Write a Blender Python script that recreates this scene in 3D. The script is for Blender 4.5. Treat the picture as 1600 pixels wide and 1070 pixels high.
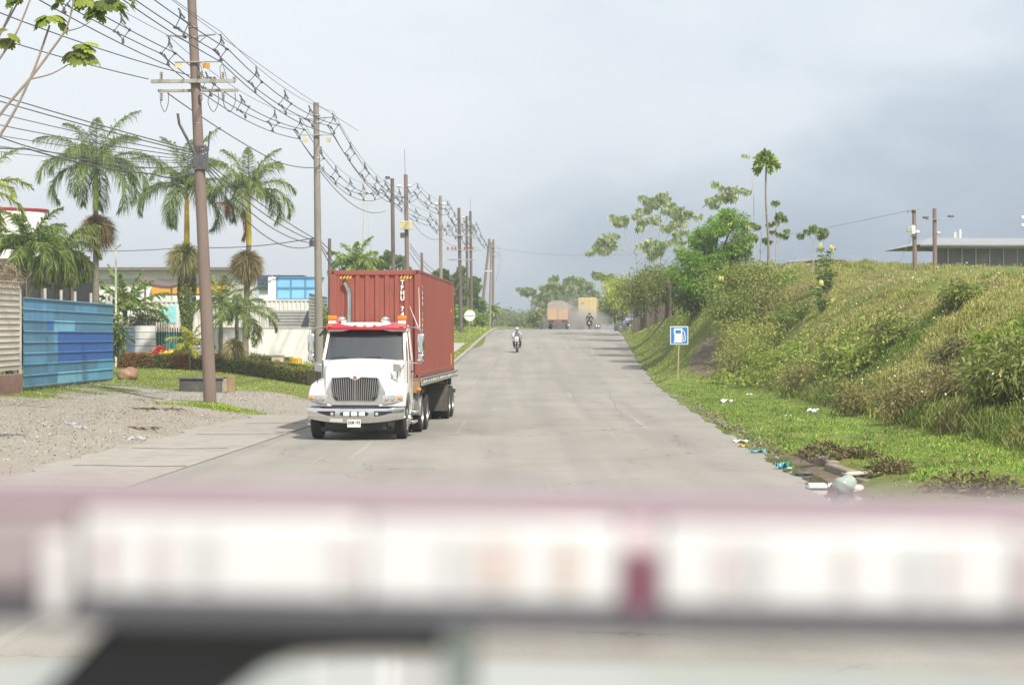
import bpy, bmesh, math, random
import numpy as np
from mathutils import Vector, Matrix, Euler
R = math.radians
random.seed(7); rng = np.random.default_rng(7)
S = bpy.context.scene
COL = S.collection
for o in list(bpy.data.objects): bpy.data.objects.remove(o)
# ---------------- camera ----------------
F = 3000.0; EYE = 2.6; HY = 526.0
cam = bpy.data.cameras.new('camera'); camo = bpy.data.objects.new('camera', cam); COL.objects.link(camo)
camo.location = (0, 0, EYE); camo.rotation_euler = (R(90) - 9.0/F, 0, 0)
cam.sensor_width = 36; cam.lens = 36*F/1600; cam.clip_start = 0.05; cam.clip_end = 6000
cam.dof.use_dof = True; cam.dof.focus_distance = 52; cam.dof.aperture_fstop = 3.3
S.camera = camo
# ---------------- sky ----------------
SUN_EL, SUN_AZ = R(50), R(149)        # azimuth clockwise from +Y: right and behind the camera
w = bpy.data.worlds.new('World'); S.world = w; w.use_nodes = True
wt = w.node_tree; wt.nodes.clear()
def wn(t, **k):
    n = wt.nodes.new(t)
    for a, b in k.items(): setattr(n, a, b)
    return n
sky = wn('ShaderNodeTexSky', sky_type='NISHITA', sun_disc=False, sun_elevation=SUN_EL, sun_rotation=SUN_AZ, dust_density=3.0)
tc = wn('ShaderNodeTexCoord'); sep = wn('ShaderNodeSeparateXYZ'); wt.links.new(tc.outputs['Generated'], sep.inputs[0])
def wmath(op, a, b=None, clamp=False):
    n = wn('ShaderNodeMath', operation=op, use_clamp=clamp)
    for i, v in enumerate((a, b)):
        if v is None: continue
        if isinstance(v, (int, float)): n.inputs[i].default_value = v
        else: wt.links.new(v, n.inputs[i])
    return n.outputs[0]
mp = wn('ShaderNodeMapping'); mp.inputs['Scale'].default_value = (2.4, 2.4, 6.0); mp.inputs['Location'].default_value = (1.3, 0.4, 0.2)
wt.links.new(tc.outputs['Generated'], mp.inputs[0])
nz = wn('ShaderNodeTexNoise'); nz.inputs['Scale'].default_value = 1.35; nz.inputs['Detail'].default_value = 7; nz.inputs['Roughness'].default_value = .52
nz.inputs['Distortion'].default_value = .25
wt.links.new(mp.outputs[0], nz.inputs['Vector'])
# brightness of the cloud deck: rises with elevation, falls to the right
e = wmath('MULTIPLY', sep.outputs['Z'], 4.9)
x = wmath('MULTIPLY', sep.outputs['X'], -1.8)
n0 = wmath('MULTIPLY', wmath('SUBTRACT', nz.outputs['Fac'], .5), 1.9)
t = wmath('ADD', wmath('ADD', e, x), wmath('ADD', n0, .18), clamp=True)
ramp = wn('ShaderNodeValToRGB'); cr = ramp.color_ramp
cr.elements[0].position = 0; cr.elements[0].color = (.17, .235, .315, 1)
cr.elements[1].position = 1; cr.elements[1].color = (.535, .56, .582, 1)
el = cr.elements.new(.3); el.color = (.29, .35, .41, 1)
el = cr.elements.new(.62); el.color = (.465, .505, .545, 1)
wt.links.new(t, ramp.inputs[0])
bgc = wn('ShaderNodeBackground'); wt.links.new(ramp.outputs[0], bgc.inputs[0]); bgc.inputs[1].default_value = .98
bgs = wn('ShaderNodeBackground'); wt.links.new(sky.outputs[0], bgs.inputs[0]); bgs.inputs[1].default_value = .10
mx = wn('ShaderNodeMixShader'); mx.inputs[0].default_value = .9
wt.links.new(bgs.outputs[0], mx.inputs[1]); wt.links.new(bgc.outputs[0], mx.inputs[2])
wo = wn('ShaderNodeOutputWorld'); wt.links.new(mx.outputs[0], wo.inputs[0])
# ---------------- sun ----------------
sl = bpy.data.lights.new('sun', 'SUN'); sl.energy = 3.1; sl.angle = R(1.5); sl.color = (1, .93, .82)
so = bpy.data.objects.new('sun', sl); COL.objects.link(so)
sd = Vector((math.sin(SUN_AZ)*math.cos(SUN_EL), math.cos(SUN_AZ)*math.cos(SUN_EL), math.sin(SUN_EL)))
so.rotation_euler = sd.to_track_quat('Z', 'Y').to_euler()
S.view_settings.view_transform = 'Standard'; S.view_settings.look = 'None'; S.view_settings.exposure = 0.85; S.view_settings.gamma = 1
S.render.engine = 'CYCLES'
# ---------------- helpers ----------------
def W(px, py, d):                      # a measured direction and distance -> a place in the world
    return Vector(((px-800)/F*d, d, EYE-(py-HY)/F*d))
def sst(a, b, v):
    u = np.clip((np.asarray(v, float)-a)/(b-a), 0, 1); return u*u*(3-2*u)
MATS = {}
def mat(name, col=(.5,.5,.5), rough=.7, metal=0, vary=.12, scale=3.0, bump=0., attr=False, spec=.5, dirt=None, dirt_amt=0., dscale=1.2, transl=0., emit=None, alpha=1., coat=0., stretch=None):
    if name in MATS: return MATS[name]
    m = bpy.data.materials.new(name); m.use_nodes = True; nt = m.node_tree; N = nt.nodes; L = nt.links
    b = N['Principled BSDF']; b.inputs['Roughness'].default_value = rough; b.inputs['Metallic'].default_value = metal
    b.inputs['Specular IOR Level'].default_value = spec
    if coat: b.inputs['Coat Weight'].default_value = coat; b.inputs['Coat Roughness'].default_value = .08
    tcn = N.new('ShaderNodeTexCoord'); vec = tcn.outputs['Object']
    if stretch:
        mpn = N.new('ShaderNodeMapping'); mpn.inputs['Scale'].default_value = stretch; L.new(vec, mpn.inputs[0]); vec = mpn.outputs[0]
    if attr:
        a = N.new('ShaderNodeAttribute'); a.attribute_name = 'Col'; csrc = a.outputs['Color']
    else:
        rgb = N.new('ShaderNodeRGB'); rgb.outputs[0].default_value = (*col, 1); csrc = rgb.outputs[0]
    if vary:
        nz = N.new('ShaderNodeTexNoise'); nz.inputs['Scale'].default_value = scale; nz.inputs['Detail'].default_value = 6; nz.inputs['Roughness'].default_value = .62
        L.new(vec, nz.inputs['Vector'])
        mr = N.new('ShaderNodeMapRange'); mr.inputs[1].default_value = .25; mr.inputs[2].default_value = .75
        mr.inputs[3].default_value = 1-vary; mr.inputs[4].default_value = 1+vary; L.new(nz.outputs['Fac'], mr.inputs[0])
        mm = N.new('ShaderNodeMix'); mm.data_type = 'RGBA'; mm.blend_type = 'MULTIPLY'; mm.inputs[0].default_value = 1
        L.new(csrc, mm.inputs[6]); L.new(mr.outputs[0], mm.inputs[7]); csrc = mm.outputs[2]
    if dirt:
        n2 = N.new('ShaderNodeTexNoise'); n2.inputs['Scale'].default_value = dscale; n2.inputs['Detail'].default_value = 8; n2.inputs['Roughness'].default_value = .7
        L.new(vec, n2.inputs['Vector'])
        mr2 = N.new('ShaderNodeMapRange'); mr2.inputs[1].default_value = .5; mr2.inputs[2].default_value = .72; mr2.inputs[4].default_value = dirt_amt; L.new(n2.outputs['Fac'], mr2.inputs[0])
        m2 = N.new('ShaderNodeMix'); m2.data_type = 'RGBA'; L.new(mr2.outputs[0], m2.inputs[0]); L.new(csrc, m2.inputs[6]); m2.inputs[7].default_value = (*dirt, 1); csrc = m2.outputs[2]
    L.new(csrc, b.inputs['Base Color'])
    if bump:
        n3 = N.new('ShaderNodeTexNoise'); n3.inputs['Scale'].default_value = scale*4; n3.inputs['Detail'].default_value = 5; L.new(vec, n3.inputs['Vector'])
        bp = N.new('ShaderNodeBump'); bp.inputs['Strength'].default_value = bump; bp.inputs['Distance'].default_value = .03
        L.new(n3.outputs['Fac'], bp.inputs['Height']); L.new(bp.outputs[0], b.inputs['Normal'])
    if transl:
        tr = N.new('ShaderNodeBsdfTranslucent'); L.new(csrc, tr.inputs[0]); ms = N.new('ShaderNodeMixShader'); ms.inputs[0].default_value = transl
        L.new(b.outputs[0], ms.inputs[1]); L.new(tr.outputs[0], ms.inputs[2]); L.new(ms.outputs[0], N['Material Output'].inputs[0])
    if emit: b.inputs['Emission Color'].default_value = (*emit[0], 1); b.inputs['Emission Strength'].default_value = emit[1]
    MATS[name] = m; return m

def tag(o, label=None, cat=None, group=None, kind=None):
    if label: o['label'] = label
    if cat: o['category'] = cat
    if group: o['group'] = group
    if kind: o['kind'] = kind
    return o
def thing(name, label, cat, loc=(0,0,0), rz=0, group=None):
    o = bpy.data.objects.new(name, None); COL.objects.link(o); o.empty_display_size = .3
    o.location = loc; o.rotation_euler = (0, 0, rz); return tag(o, label, cat, group)
def dup(root, loc, rz=0, label=None, group=None, scale=None):
    r = root.copy(); COL.objects.link(r); r.location = loc; r.rotation_euler = (0, 0, rz)
    if scale: r.scale = scale
    if label: r['label'] = label
    if group: r['group'] = group
    for ch in list(root.children):
        c = ch.copy(); COL.objects.link(c); c.parent = r
        for g in list(ch.children):
            d = g.copy(); COL.objects.link(d); d.parent = c
    return r
class MB:
    def __init__(s): s.v = []; s.f = []; s.c = []; s.col = (1,1,1)
    def add(s, vs, fs, M=None):
        n = len(s.v)
        s.v += [tuple(M @ Vector(v)) if M else tuple(v) for v in vs]
        for f in fs: s.f.append([i+n for i in f]); s.c.append(s.col)
        return s
    def box(s, x0, x1, y0, y1, z0, z1, M=None):
        return s.add([(x0,y0,z0),(x1,y0,z0),(x1,y1,z0),(x0,y1,z0),(x0,y0,z1),(x1,y0,z1),(x1,y1,z1),(x0,y1,z1)],
              [(0,3,2,1),(4,5,6,7),(0,1,5,4),(1,2,6,5),(2,3,7,6),(3,0,4,7)], M)
    def quad(s, a, b, c, d): return s.add([a,b,c,d], [(0,1,2,3)])
    def tube(s, pts, r, n=8, cap=True):
        pts = [Vector(p) for p in pts]; rs = r if isinstance(r, (list, tuple)) else [r]*len(pts)
        vs = []; up = None
        for i, p in enumerate(pts):
            d = (pts[min(i+1, len(pts)-1)] - pts[max(i-1, 0)]).normalized()
            if up is None: up = Vector((0,0,1)) if abs(d.z) < .9 else Vector((1,0,0))
            a = d.cross(up).normalized(); up = a.cross(d).normalized()
            for k in range(n):
                t = 2*math.pi*(k+.5)/n; vs.append(p + (a*math.cos(t) + up*math.sin(t))*rs[i])
        fs = []
        for i in range(len(pts)-1):
            for k in range(n):
                fs.append((i*n+k, (i+1)*n+k, (i+1)*n+(k+1)%n, i*n+(k+1)%n))
        if cap: fs.append(tuple(range(n))); fs.append(tuple(reversed(range((len(pts)-1)*n, len(pts)*n))))
        return s.add(vs, fs)
    def lathe(s, prof, n=16, M=None, cap=True):      # prof: (r, z) about z
        vs = []; fs = []
        for r, z in prof:
            for k in range(n): t = 2*math.pi*k/n; vs.append((r*math.cos(t), r*math.sin(t), z))
        for i in range(len(prof)-1):
            for k in range(n): fs.append((i*n+k, i*n+(k+1)%n, (i+1)*n+(k+1)%n, (i+1)*n+k))
        if cap: fs.append(tuple(reversed(range(n)))); fs.append(tuple(range((len(prof)-1)*n, len(prof)*n)))
        return s.add(vs, fs, M)
    def ell(s, c, rx, ry, rz, n=12, m=8, M=None):
        pr = [(math.sin(math.pi*i/m)+1e-3, -math.cos(math.pi*i/m)) for i in range(m+1)]
        MM = Matrix.Translation(c) @ Matrix.Diagonal((rx, ry, rz, 1))
        return s.lathe(pr, n, (M @ MM) if M else MM, cap=False)
    def prism(s, poly, a0, a1, axis='y', M=None):     # poly in the two other axes
        n = len(poly)
        def P(p, a): return {'x': (a, p[0], p[1]), 'y': (p[0], a, p[1]), 'z': (p[0], p[1], a)}[axis]
        vs = [P(p, a0) for p in poly] + [P(p, a1) for p in poly]
        fs = [tuple(range(n)), tuple(reversed(range(n, 2*n)))] + [(i, i+n, (i+1)%n+n, (i+1)%n) for i in range(n)]
        return s.add(vs, fs, M)
    def loft(s, secs, close=True, cap=True):
        n = len(secs[0]); vs = [p for q in secs for p in q]; fs = []
        for i in range(len(secs)-1):
            for k in range(n if close else n-1): fs.append((i*n+k, i*n+(k+1)%n, (i+1)*n+(k+1)%n, (i+1)*n+k))
        if cap and close: fs.append(tuple(reversed(range(n)))); fs.append(tuple(range((len(secs)-1)*n, len(secs)*n)))
        return s.add(vs, fs)
    def build(s, name, m, parent=None, bevel=0, smooth=35, colors=False, seg=2):
        me = bpy.data.meshes.new(name); me.from_pydata(s.v, [], s.f); me.validate()
        bm = bmesh.new(); bm.from_mesh(me); bmesh.ops.recalc_face_normals(bm, faces=bm.faces); bm.to_mesh(me); bm.free()
        if colors and len(me.polygons) == len(s.c):
            at = me.color_attributes.new('Col', 'FLOAT_COLOR', 'CORNER')
            arr = np.ones((len(me.loops), 4), np.float32)
            for p, c in zip(me.polygons, s.c): arr[p.loop_start:p.loop_start+p.loop_total, :3] = c
            at.data.foreach_set('color', arr.ravel())
        me.materials.append(m)
        if smooth:
            for p in me.polygons: p.use_smooth = True
            me.set_sharp_from_angle(angle=R(smooth))
        o = bpy.data.objects.new(name, me); COL.objects.link(o); o.parent = parent
        if bevel:
            b = o.modifiers.new('bevel', 'BEVEL'); b.width = bevel; b.segments = seg; b.limit_method = 'ANGLE'; b.angle_limit = R(35)
        return o
class NB:                                  # fast builder for foliage
    def __init__(s): s.V = []; s.Q = []; s.C = []; s.n = 0
    def grid(s, V, C, k):                  # V (n, 2*k, 3): strips of k cross pairs ; C (n,3)
        V = np.asarray(V, np.float32); n = V.shape[0]
        base = (np.arange(n)*2*k + s.n)[:, None]
        for i in range(k-1):
            s.Q.append(np.concatenate([base+2*i, base+2*i+1, base+2*i+3, base+2*i+2], 1))
        s.V.append(V.reshape(-1, 3)); s.C.append(np.repeat(np.asarray(C, np.float32), 2*k, 0)); s.n += n*2*k
    def leaf(s, P, D, L, Wd, C, droop=0.3, up=None, wmid=1.0, wtip=.12, wbase=.25):   # bent leaf of 3 cross pairs
        n = len(P); P = np.asarray(P, float); D = np.asarray(D, float)
        D = D/(np.linalg.norm(D, axis=1, keepdims=True)+1e-9)
        rv = rng.normal(size=(n, 3)) if up is None else np.broadcast_to(np.asarray(up, float), (n, 3))
        Sd = np.cross(D, rv); Sd /= (np.linalg.norm(Sd, axis=1, keepdims=True)+1e-9)
        L = np.broadcast_to(np.asarray(L, float), (n,))[:, None]; Wd = np.broadcast_to(np.asarray(Wd, float), (n,))[:, None]
        g = np.array([[0, 0, -1.]])
        p1 = P + D*L*.5 + g*L*droop*.15; p2 = P + D*L*(1-.25*droop) + g*L*droop*.75
        V = np.stack([P-Sd*Wd*wbase/2, P+Sd*Wd*wbase/2, p1-Sd*Wd*wmid/2, p1+Sd*Wd*wmid/2, p2-Sd*Wd*wtip/2, p2+Sd*Wd*wtip/2], 1)
        s.grid(V, C, 3)
    def build(s, name, m, parent=None):
        V = np.concatenate(s.V); Q = np.concatenate(s.Q).astype(np.int32); C = np.concatenate(s.C)
        me = bpy.data.meshes.new(name); me.vertices.add(len(V)); me.vertices.foreach_set('co', V.astype(np.float32).ravel())
        me.loops.add(Q.size); me.loops.foreach_set('vertex_index', Q.ravel())
        me.polygons.add(len(Q)); me.polygons.foreach_set('loop_start', np.arange(len(Q), dtype=np.int32)*4)
        me.polygons.foreach_set('loop_total', np.full(len(Q), 4, np.int32))
        me.update(calc_edges=True)
        at = me.color_attributes.new('Col', 'FLOAT_COLOR', 'POINT'); A = np.ones((len(V), 4), np.float32); A[:, :3] = C
        at.data.foreach_set('color', A.ravel()); me.materials.append(m)
        o = bpy.data.objects.new(name, me); COL.objects.link(o); o.parent = parent; return o
def cols(n, a, b, extra=.12, bright=None):  # n colours between two, with jitter
    t = rng.random((n, 1)); c = (np.array([a])*(1-t) + np.array([b])*t)*LEAFK
    return np.clip(c*(1+rng.normal(0, extra, (n, 1))), .003, 1)
LEAFK = np.array([1.8, 1.72, 1.6])
_LAT = np.random.default_rng(99).random((64, 64))
def vn2(X, Y):
    X = np.asarray(X, float); Y = np.asarray(Y, float); i = np.floor(X).astype(int); j = np.floor(Y).astype(int); u = X-i; v = Y-j; u = u*u*(3-2*u); v = v*v*(3-2*v)
    g = lambda a, b: _LAT[a % 64, b % 64]
    return (g(i, j)*(1-u)+g(i+1, j)*u)*(1-v)+(g(i, j+1)*(1-u)+g(i+1, j+1)*u)*v
def fbm(X, Y, s=1.):        # about -1 .. 1
    X = np.asarray(X, float)*s*.6; Y = np.asarray(Y, float)*s*.6
    return ((vn2(X, Y)-.5)+.5*(vn2(X*2.1+9, Y*2.1+5)-.5)+.28*(vn2(X*4.3+3, Y*4.3+8)-.5))*2.0
def unit(n, zb=0.):
    v = rng.normal(size=(n, 3)); v[:, 2] += zb; return v/np.linalg.norm(v, axis=1, keepdims=True)
LEAF = mat('foliage', attr=True, rough=.55, vary=0, transl=.38, spec=.35)
DULL = mat('dull_foliage', attr=True, rough=.8, vary=0, transl=.30, spec=.2)
def text_mesh(txt, size, name, m, parent, M, ext=.004, bold=0, sx=1.0, align='CENTER'):
    cu = bpy.data.curves.new('t', 'FONT'); cu.body = txt; cu.size = size; cu.align_x = align; cu.align_y = 'CENTER'; cu.extrude = ext; cu.offset = bold
    ob = bpy.data.objects.new('t', cu); COL.objects.link(ob)
    me = bpy.data.meshes.new_from_object(ob.evaluated_get(bpy.context.evaluated_depsgraph_get())); bpy.data.objects.remove(ob)
    me.name = name; me.transform(M @ Matrix.Diagonal((sx, 1, 1, 1))); me.materials.clear(); me.materials.append(m)
    o = bpy.data.objects.new(name, me); COL.objects.link(o); o.parent = parent; return o
# ---------------- terrain ----------------
PY = np.array([-60, 0, 66, 93, 115, 137, 160, 175, 187, 205, 229, 255, 290, 330, 450, 1500, 4000.])
PZ = np.array([0, 0, 0, .12, .62, 1.45, 2.45, 3.0, 3.27, 3.38, 3.47, 3.55, 3.5, 3.0, 0, -3, -3.])
_h = np.diff(PY); _d = np.diff(PZ)/_h; _m = np.zeros(len(PY))
for i in range(1, len(PY)-1):
    if _d[i-1]*_d[i] > 0: _m[i] = 2*_d[i-1]*_d[i]/(_d[i-1]+_d[i])
def zr(Y):
    Y = np.asarray(Y, float); i = np.clip(np.searchsorted(PY, Y)-1, 0, len(_h)-1); t = (Y-PY[i])/_h[i]; h = _h[i]
    return (2*t**3-3*t**2+1)*PZ[i] + (t**3-2*t**2+t)*h*_m[i] + (-2*t**3+3*t**2)*PZ[i+1] + (t**3-t**2)*h*_m[i+1]
def Rx(Y):
    Y = np.asarray(Y, float); return 4.09+.0333*Y + np.where(Y > 240, (Y-240)**2*.0022, 0)*np.where(Y < 500, 1, 0) + np.where(Y >= 500, 148, 0)
RW = 11.8
def wob(X, Y, k=1.0):
    return k*fbm(X, Y, .7)*1.1
def gz(X, Y):
    X = np.asarray(X, float); Y = np.asarray(Y, float); z = zr(Y); r = Rx(Y); s = X-r; t = r-RW-X
    far = sst(330, 420, Y)
    # left: concrete apron, then the gravel lot a little higher
    lh = .34*sst(2.6, 5.2, t) + .38*sst(7, 12, t)
    lh2 = .14*sst(0, .3, t) + .5*sst(1, 8, t)
    k = sst(78, 110, Y)
    left = lh*(1-k)+lh2*k
    # right: verge, then the hill
    sf = 10.9+.006*(Y-50)-r
    sf = np.maximum(sf, 1.2) 
    near = .17*sst(0, .5, s) + (4.0+.6*sst(62, 90, Y))*sst(sf-.9, sf+6.3, s) + .9*sst(sf+5, sf+30, s) + wob(X, Y, .30)*sst(sf, sf+3, s) + .035*wob(X*2, Y*2)*sst(.3, 1, s)
    bank = .35*sst(0, 1.2, s) + 3.5*sst(.5, 4.2, s) + 2.3*sst(3.2, 12, s) + wob(X, Y, .14)*sst(.5, 2, s)
    kb = sst(96, 108, Y-0.55*np.clip(s-4, 0, 12)); kf = sst(150, 215, Y)
    bank = bank*(1-kf) + (.3*sst(0, 2, s) + 1.6*sst(2, 9, s) + 1.5*sst(8, 30, s))*kf
    # a scooped bare patch where the weeds end
    right = near*(1-kb)+bank*kb
    right = right - .5*np.exp(-(((X-10.9)/1.1)**2 + ((Y-103)/3.)**2))
    off = np.where(t > 0, left, np.where(s > 0, right, 0))
    off = off*(1-far) + far*(0.5*wob(X*.02, Y*.02))
    return z+off
def axis(*segs):
    a = []
    for x0, x1, st in segs: a += list(np.arange(x0, x1, st))
    a.append(segs[-1][1]); return np.array(a)
GX = axis((-300, -100, 50), (-100, -32, 6), (-32, -12, 1), (-12, -3, .5), (-3, 3, 1.5), (3, 24, .4), (24, 60, 2), (60, 330, 45))
GY = axis((-30, 14, 4), (14, 60, .7), (60, 130, .8), (130, 240, 2), (240, 340, 5), (340, 900, 40))
XX, YY = np.meshgrid(GX, GY); ZZ = gz(XX, YY)
inroad = (XX < Rx(YY)-.02) & (XX > Rx(YY)-RW+.02) & (YY < 330)
apron = (XX <= Rx(YY)-RW+.02) & (XX > Rx(YY)-RW-3.2) & (YY < 64)
ZZ = ZZ - np.where(inroad, .12, 0) - np.where(apron, .03, 0)
# snap: keep ground under the gutter by the kerb
gut = (XX > Rx(YY)-.02) & (XX < Rx(YY)+1.0) & (YY < 46) & (YY > 28)
ZZ = ZZ - np.where(gut, .16, 0)
nx, ny = len(GX), len(GY)
me = bpy.data.meshes.new('ground'); V = np.stack([XX, YY, ZZ], -1).reshape(-1, 3)
idx = np.arange(nx*ny).reshape(ny, nx)
Q = np.stack([idx[:-1, :-1], idx[:-1, 1:], idx[1:, 1:], idx[1:, :-1]], -1).reshape(-1, 4)
me.from_pydata(V.tolist(), [], Q.tolist())
for p in me.polygons: p.use_smooth = True
Sx = XX-Rx(YY); Tx = Rx(YY)-RW-XX
def gnoise(X, Y, f):
    return fbm(X+40, Y+17, f*1.6)
GN = gnoise(XX, YY, .9)
def lot_grass(X, Y):                     # the gravel lot: grass only near the fence and around the pole
    g = sst(8.9, 10.9, Rx(Y)-RW-X+1.8*gnoise(X, Y, .7)) * (1-sst(.3,.9,gnoise(X,Y,.33)*.8)*.6)
    g = np.maximum(g, np.exp(-(((X+10.0)/1.5)**2+((Y-64.6)/1.7)**2))*1.6 > .55)
    g = np.maximum(g, sst(76, 80, Y+1.4*gnoise(X, Y, .8)))
    return np.clip(g, 0, 1)
grass = np.where(Tx > 0, lot_grass(XX, YY), 1.0)
grass = np.where((Sx > 0) & (Sx < .35), .5, grass)
dirt = np.where(Sx > 0, np.exp(-(((XX-10.6)/1.2)**2+((YY-101.5)/3.2)**2))*1.5, 0)
dirt = np.maximum(dirt, np.where((Sx > 0) & (YY < 46), sst(1.6, .8, Sx+.5*GN) if False else (1-sst(.5, 1.3, Sx+.3*GN))*(YY < 42), 0))
dirt = np.maximum(dirt, np.where((Sx > 0) & (Sx < 2.6) & (YY < 38), (1-sst(28, 31.5, YY+1.2*GN))*.8, 0))
at = me.color_attributes.new('Col', 'FLOAT_COLOR', 'POINT'); A = np.ones((nx*ny, 4), np.float32)
A[:, 0] = np.clip(grass, 0, 1).ravel(); A[:, 1] = np.clip(dirt, 0, 1).ravel(); A[:, 2] = sst(92, 100, YY).ravel(); at.data.foreach_set('color', A.ravel())
gm = bpy.data.materials.new('ground'); gm.use_nodes = True; nt = gm.node_tree; N = nt.nodes; L = nt.links
b = N['Principled BSDF']; b.inputs['Roughness'].default_value = .95; b.inputs['Specular IOR Level'].default_value = .15
tcn = N.new('ShaderNodeTexCoord'); att = N.new('ShaderNodeAttribute'); att.attribute_name = 'Col'; sp = N.new('ShaderNodeSeparateColor'); L.new(att.outputs['Color'], sp.inputs[0])
def nnoise(sc, det=6, ro=.65, vec=None, N=N, L=L, tcn=tcn):
    n = N.new('ShaderNodeTexNoise'); n.inputs['Scale'].default_value = sc; n.inputs['Detail'].default_value = det; n.inputs['Roughness'].default_value = ro
    L.new(vec or tcn.outputs['Object'], n.inputs['Vector']); return n.outputs['Fac']
def nramp(f, stops, N=N, L=L):
    r = N.new('ShaderNodeValToRGB'); c = r.color_ramp
    c.elements[0].position = stops[0][0]; c.elements[0].color = (*stops[0][1], 1); c.elements[1].position = stops[-1][0]; c.elements[1].color = (*stops[-1][1], 1)
    for p, k in stops[1:-1]: e = c.elements.new(p); e.color = (*k, 1)
    L.new(f, r.inputs[0]); return r.outputs[0]
def nmix(f, a, b_, N=N, L=L, bt='MIX'):
    m = N.new('ShaderNodeMix'); m.data_type = 'RGBA'; m.blend_type = bt
    for i, v in ((0, f), (6, a), (7, b_)):
        if isinstance(v, (int, float)): m.inputs[i].default_value = v
        elif isinstance(v, tuple): m.inputs[i].default_value = (*v, 1)
        else: L.new(v, m.inputs[i])
    return m.outputs[2]
gravel = nmix(.35, nramp(nnoise(9, 8, .8), [(.3, (.17, .15, .125)), (.5, (.31, .285, .245)), (.7, (.43, .40, .35))]), nramp(nnoise(.5), [(.3, (.21, .19, .155)), (.7, (.36, .33, .285))]))
grs = nramp(nnoise(1.4, 7, .7), [(.3, (.075, .105, .025)), (.5, (.14, .17, .04)), (.72, (.21, .21, .07))])
drt = nramp(nnoise(3.0, 7, .7), [(.3, (.10, .08, .058)), (.7, (.225, .18, .13))])
brk = nnoise(2.2, 6, .7)
def thr(f, nf):
    a = N.new('ShaderNodeMath'); a.operation = 'ADD'; L.new(f, a.inputs[0]); L.new(nf, a.inputs[1])
    m = N.new('ShaderNodeMapRange'); L.new(a.outputs[0], m.inputs[0]); m.inputs[1].default_value = .88; m.inputs[2].default_value = 1.12; return m.outputs[0]
c = nmix(thr(sp.outputs[0], brk), gravel, grs); c = nmix(thr(sp.outputs[1], brk), c, drt)
L.new(c, b.inputs['Base Color'])
bp = N.new('ShaderNodeBump'); bp.inputs['Strength'].default_value = .8; bp.inputs['Distance'].default_value = .05; L.new(nnoise(14, 6, .7), bp.inputs['Height']); L.new(bp.outputs[0], b.inputs['Normal'])
me.materials.append(gm); go = bpy.data.objects.new('ground', me); COL.objects.link(go); tag(go, kind='structure')
# ---------------- road ----------------
def strip(name, f0, f1, ys, nx_, dz, m, skirt=0):
    mb = MB(); vs = []
    us = list(np.linspace(0, 1, nx_))
    for y in ys:
        a, b_ = f0(y), f1(y)
        row = [(a+(b_-a)*u, y, float(zr(y))+dz) for u in us]
        if skirt: row = [(row[0][0], y, row[0][2]-skirt)]+row+[(row[-1][0], y, row[-1][2]-skirt)]
        vs += row
    n = nx_+(2 if skirt else 0); fs = []
    for j in range(len(ys)-1):
        for i in range(n-1): fs.append((j*n+i, j*n+i+1, (j+1)*n+i+1, (j+1)*n+i))
    mb.add(vs, fs); o = mb.build(name, m, smooth=60); return o
rm = bpy.data.materials.new('asphalt'); rm.use_nodes = True; nt = rm.node_tree; N2 = nt.nodes; L2 = nt.links
b = N2['Principled BSDF']; b.inputs['Roughness'].default_value = .85; b.inputs['Specular IOR Level'].default_value = .25
tc2 = N2.new('ShaderNodeTexCoord')
kw = dict(N=N2, L=L2)
def n2(sc, det=6, ro=.65, stretch=None):
    v = tc2.outputs['Object']
    if stretch:
        m = N2.new('ShaderNodeMapping'); m.inputs['Scale'].default_value = stretch[0]; m.inputs['Rotation'].default_value = (0, 0, stretch[1]); L2.new(v, m.inputs[0]); v = m.outputs[0]
    return nnoise(sc, det, ro, v, N2, L2, tc2)
fine = nramp(n2(26, 4, .8), [(.3, (.84, .84, .84)), (.7, (1.12, 1.12, 1.12))], **kw)
patch = nramp(n2(.35, 5, .6, ((1, .45, 1), -.033)), [(.3, (.236, .222, .200)), (.5, (.268, .253, .229)), (.7, (.302, .286, .260))], **kw)
lanes = nramp(n2(1.0, 3, .5, ((1.1, .02, 1), .0333)), [(.36, (.93, .93, .935)), (.5, (1, 1, 1)), (.64, (1.07, 1.065, 1.055))], **kw)
dark = nramp(n2(.5, 5, .6, ((.35, 1.5, 1), 0)), [(.60, (1, 1, 1)), (.68, (.72, .72, .72))], **kw)  # dark patches near the crest: road shadows put into the asphalt colour
c = nmix(1., patch, lanes, bt='MULTIPLY', **kw); c = nmix(1., c, fine, bt='MULTIPLY', **kw)
sepr = N2.new('ShaderNodeSeparateXYZ'); L2.new(tc2.outputs['Object'], sepr.inputs[0])
mrr = N2.new('ShaderNodeMapRange'); L2.new(sepr.outputs['Y'], mrr.inputs[0]); mrr.inputs[1].default_value = 120; mrr.inputs[2].default_value = 175
spot = nramp(n2(2.2, 4, .6, ((1, .5, 1), 0)), [(.66, (1, 1, 1)), (.72, (.80, .79, .78))], **kw); c = nmix(1., c, spot, bt='MULTIPLY', **kw)
scuff = nramp(n2(1.0, 2, .5, ((3.2, .05, 1), -.12)), [(.66, (0, 0, 0)), (.72, (.45, .45, .45))], **kw); c = nmix(scuff, c, (.36, .345, .315), **kw)
cd = nmix(1., c, dark, bt='MULTIPLY', **kw); c = nmix(mrr.outputs[0], c, cd, **kw)
vo = N2.new('ShaderNodeTexVoronoi'); vo.feature = 'DISTANCE_TO_EDGE'; vo.inputs['Scale'].default_value = .23
wv = N2.new('ShaderNodeVectorMath'); wv.operation = 'ADD'; nzc = N2.new('ShaderNodeTexNoise'); nzc.inputs['Scale'].default_value = 1.2; nzc.inputs['Detail'].default_value = 5; L2.new(tc2.outputs['Object'], nzc.inputs[0])
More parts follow.
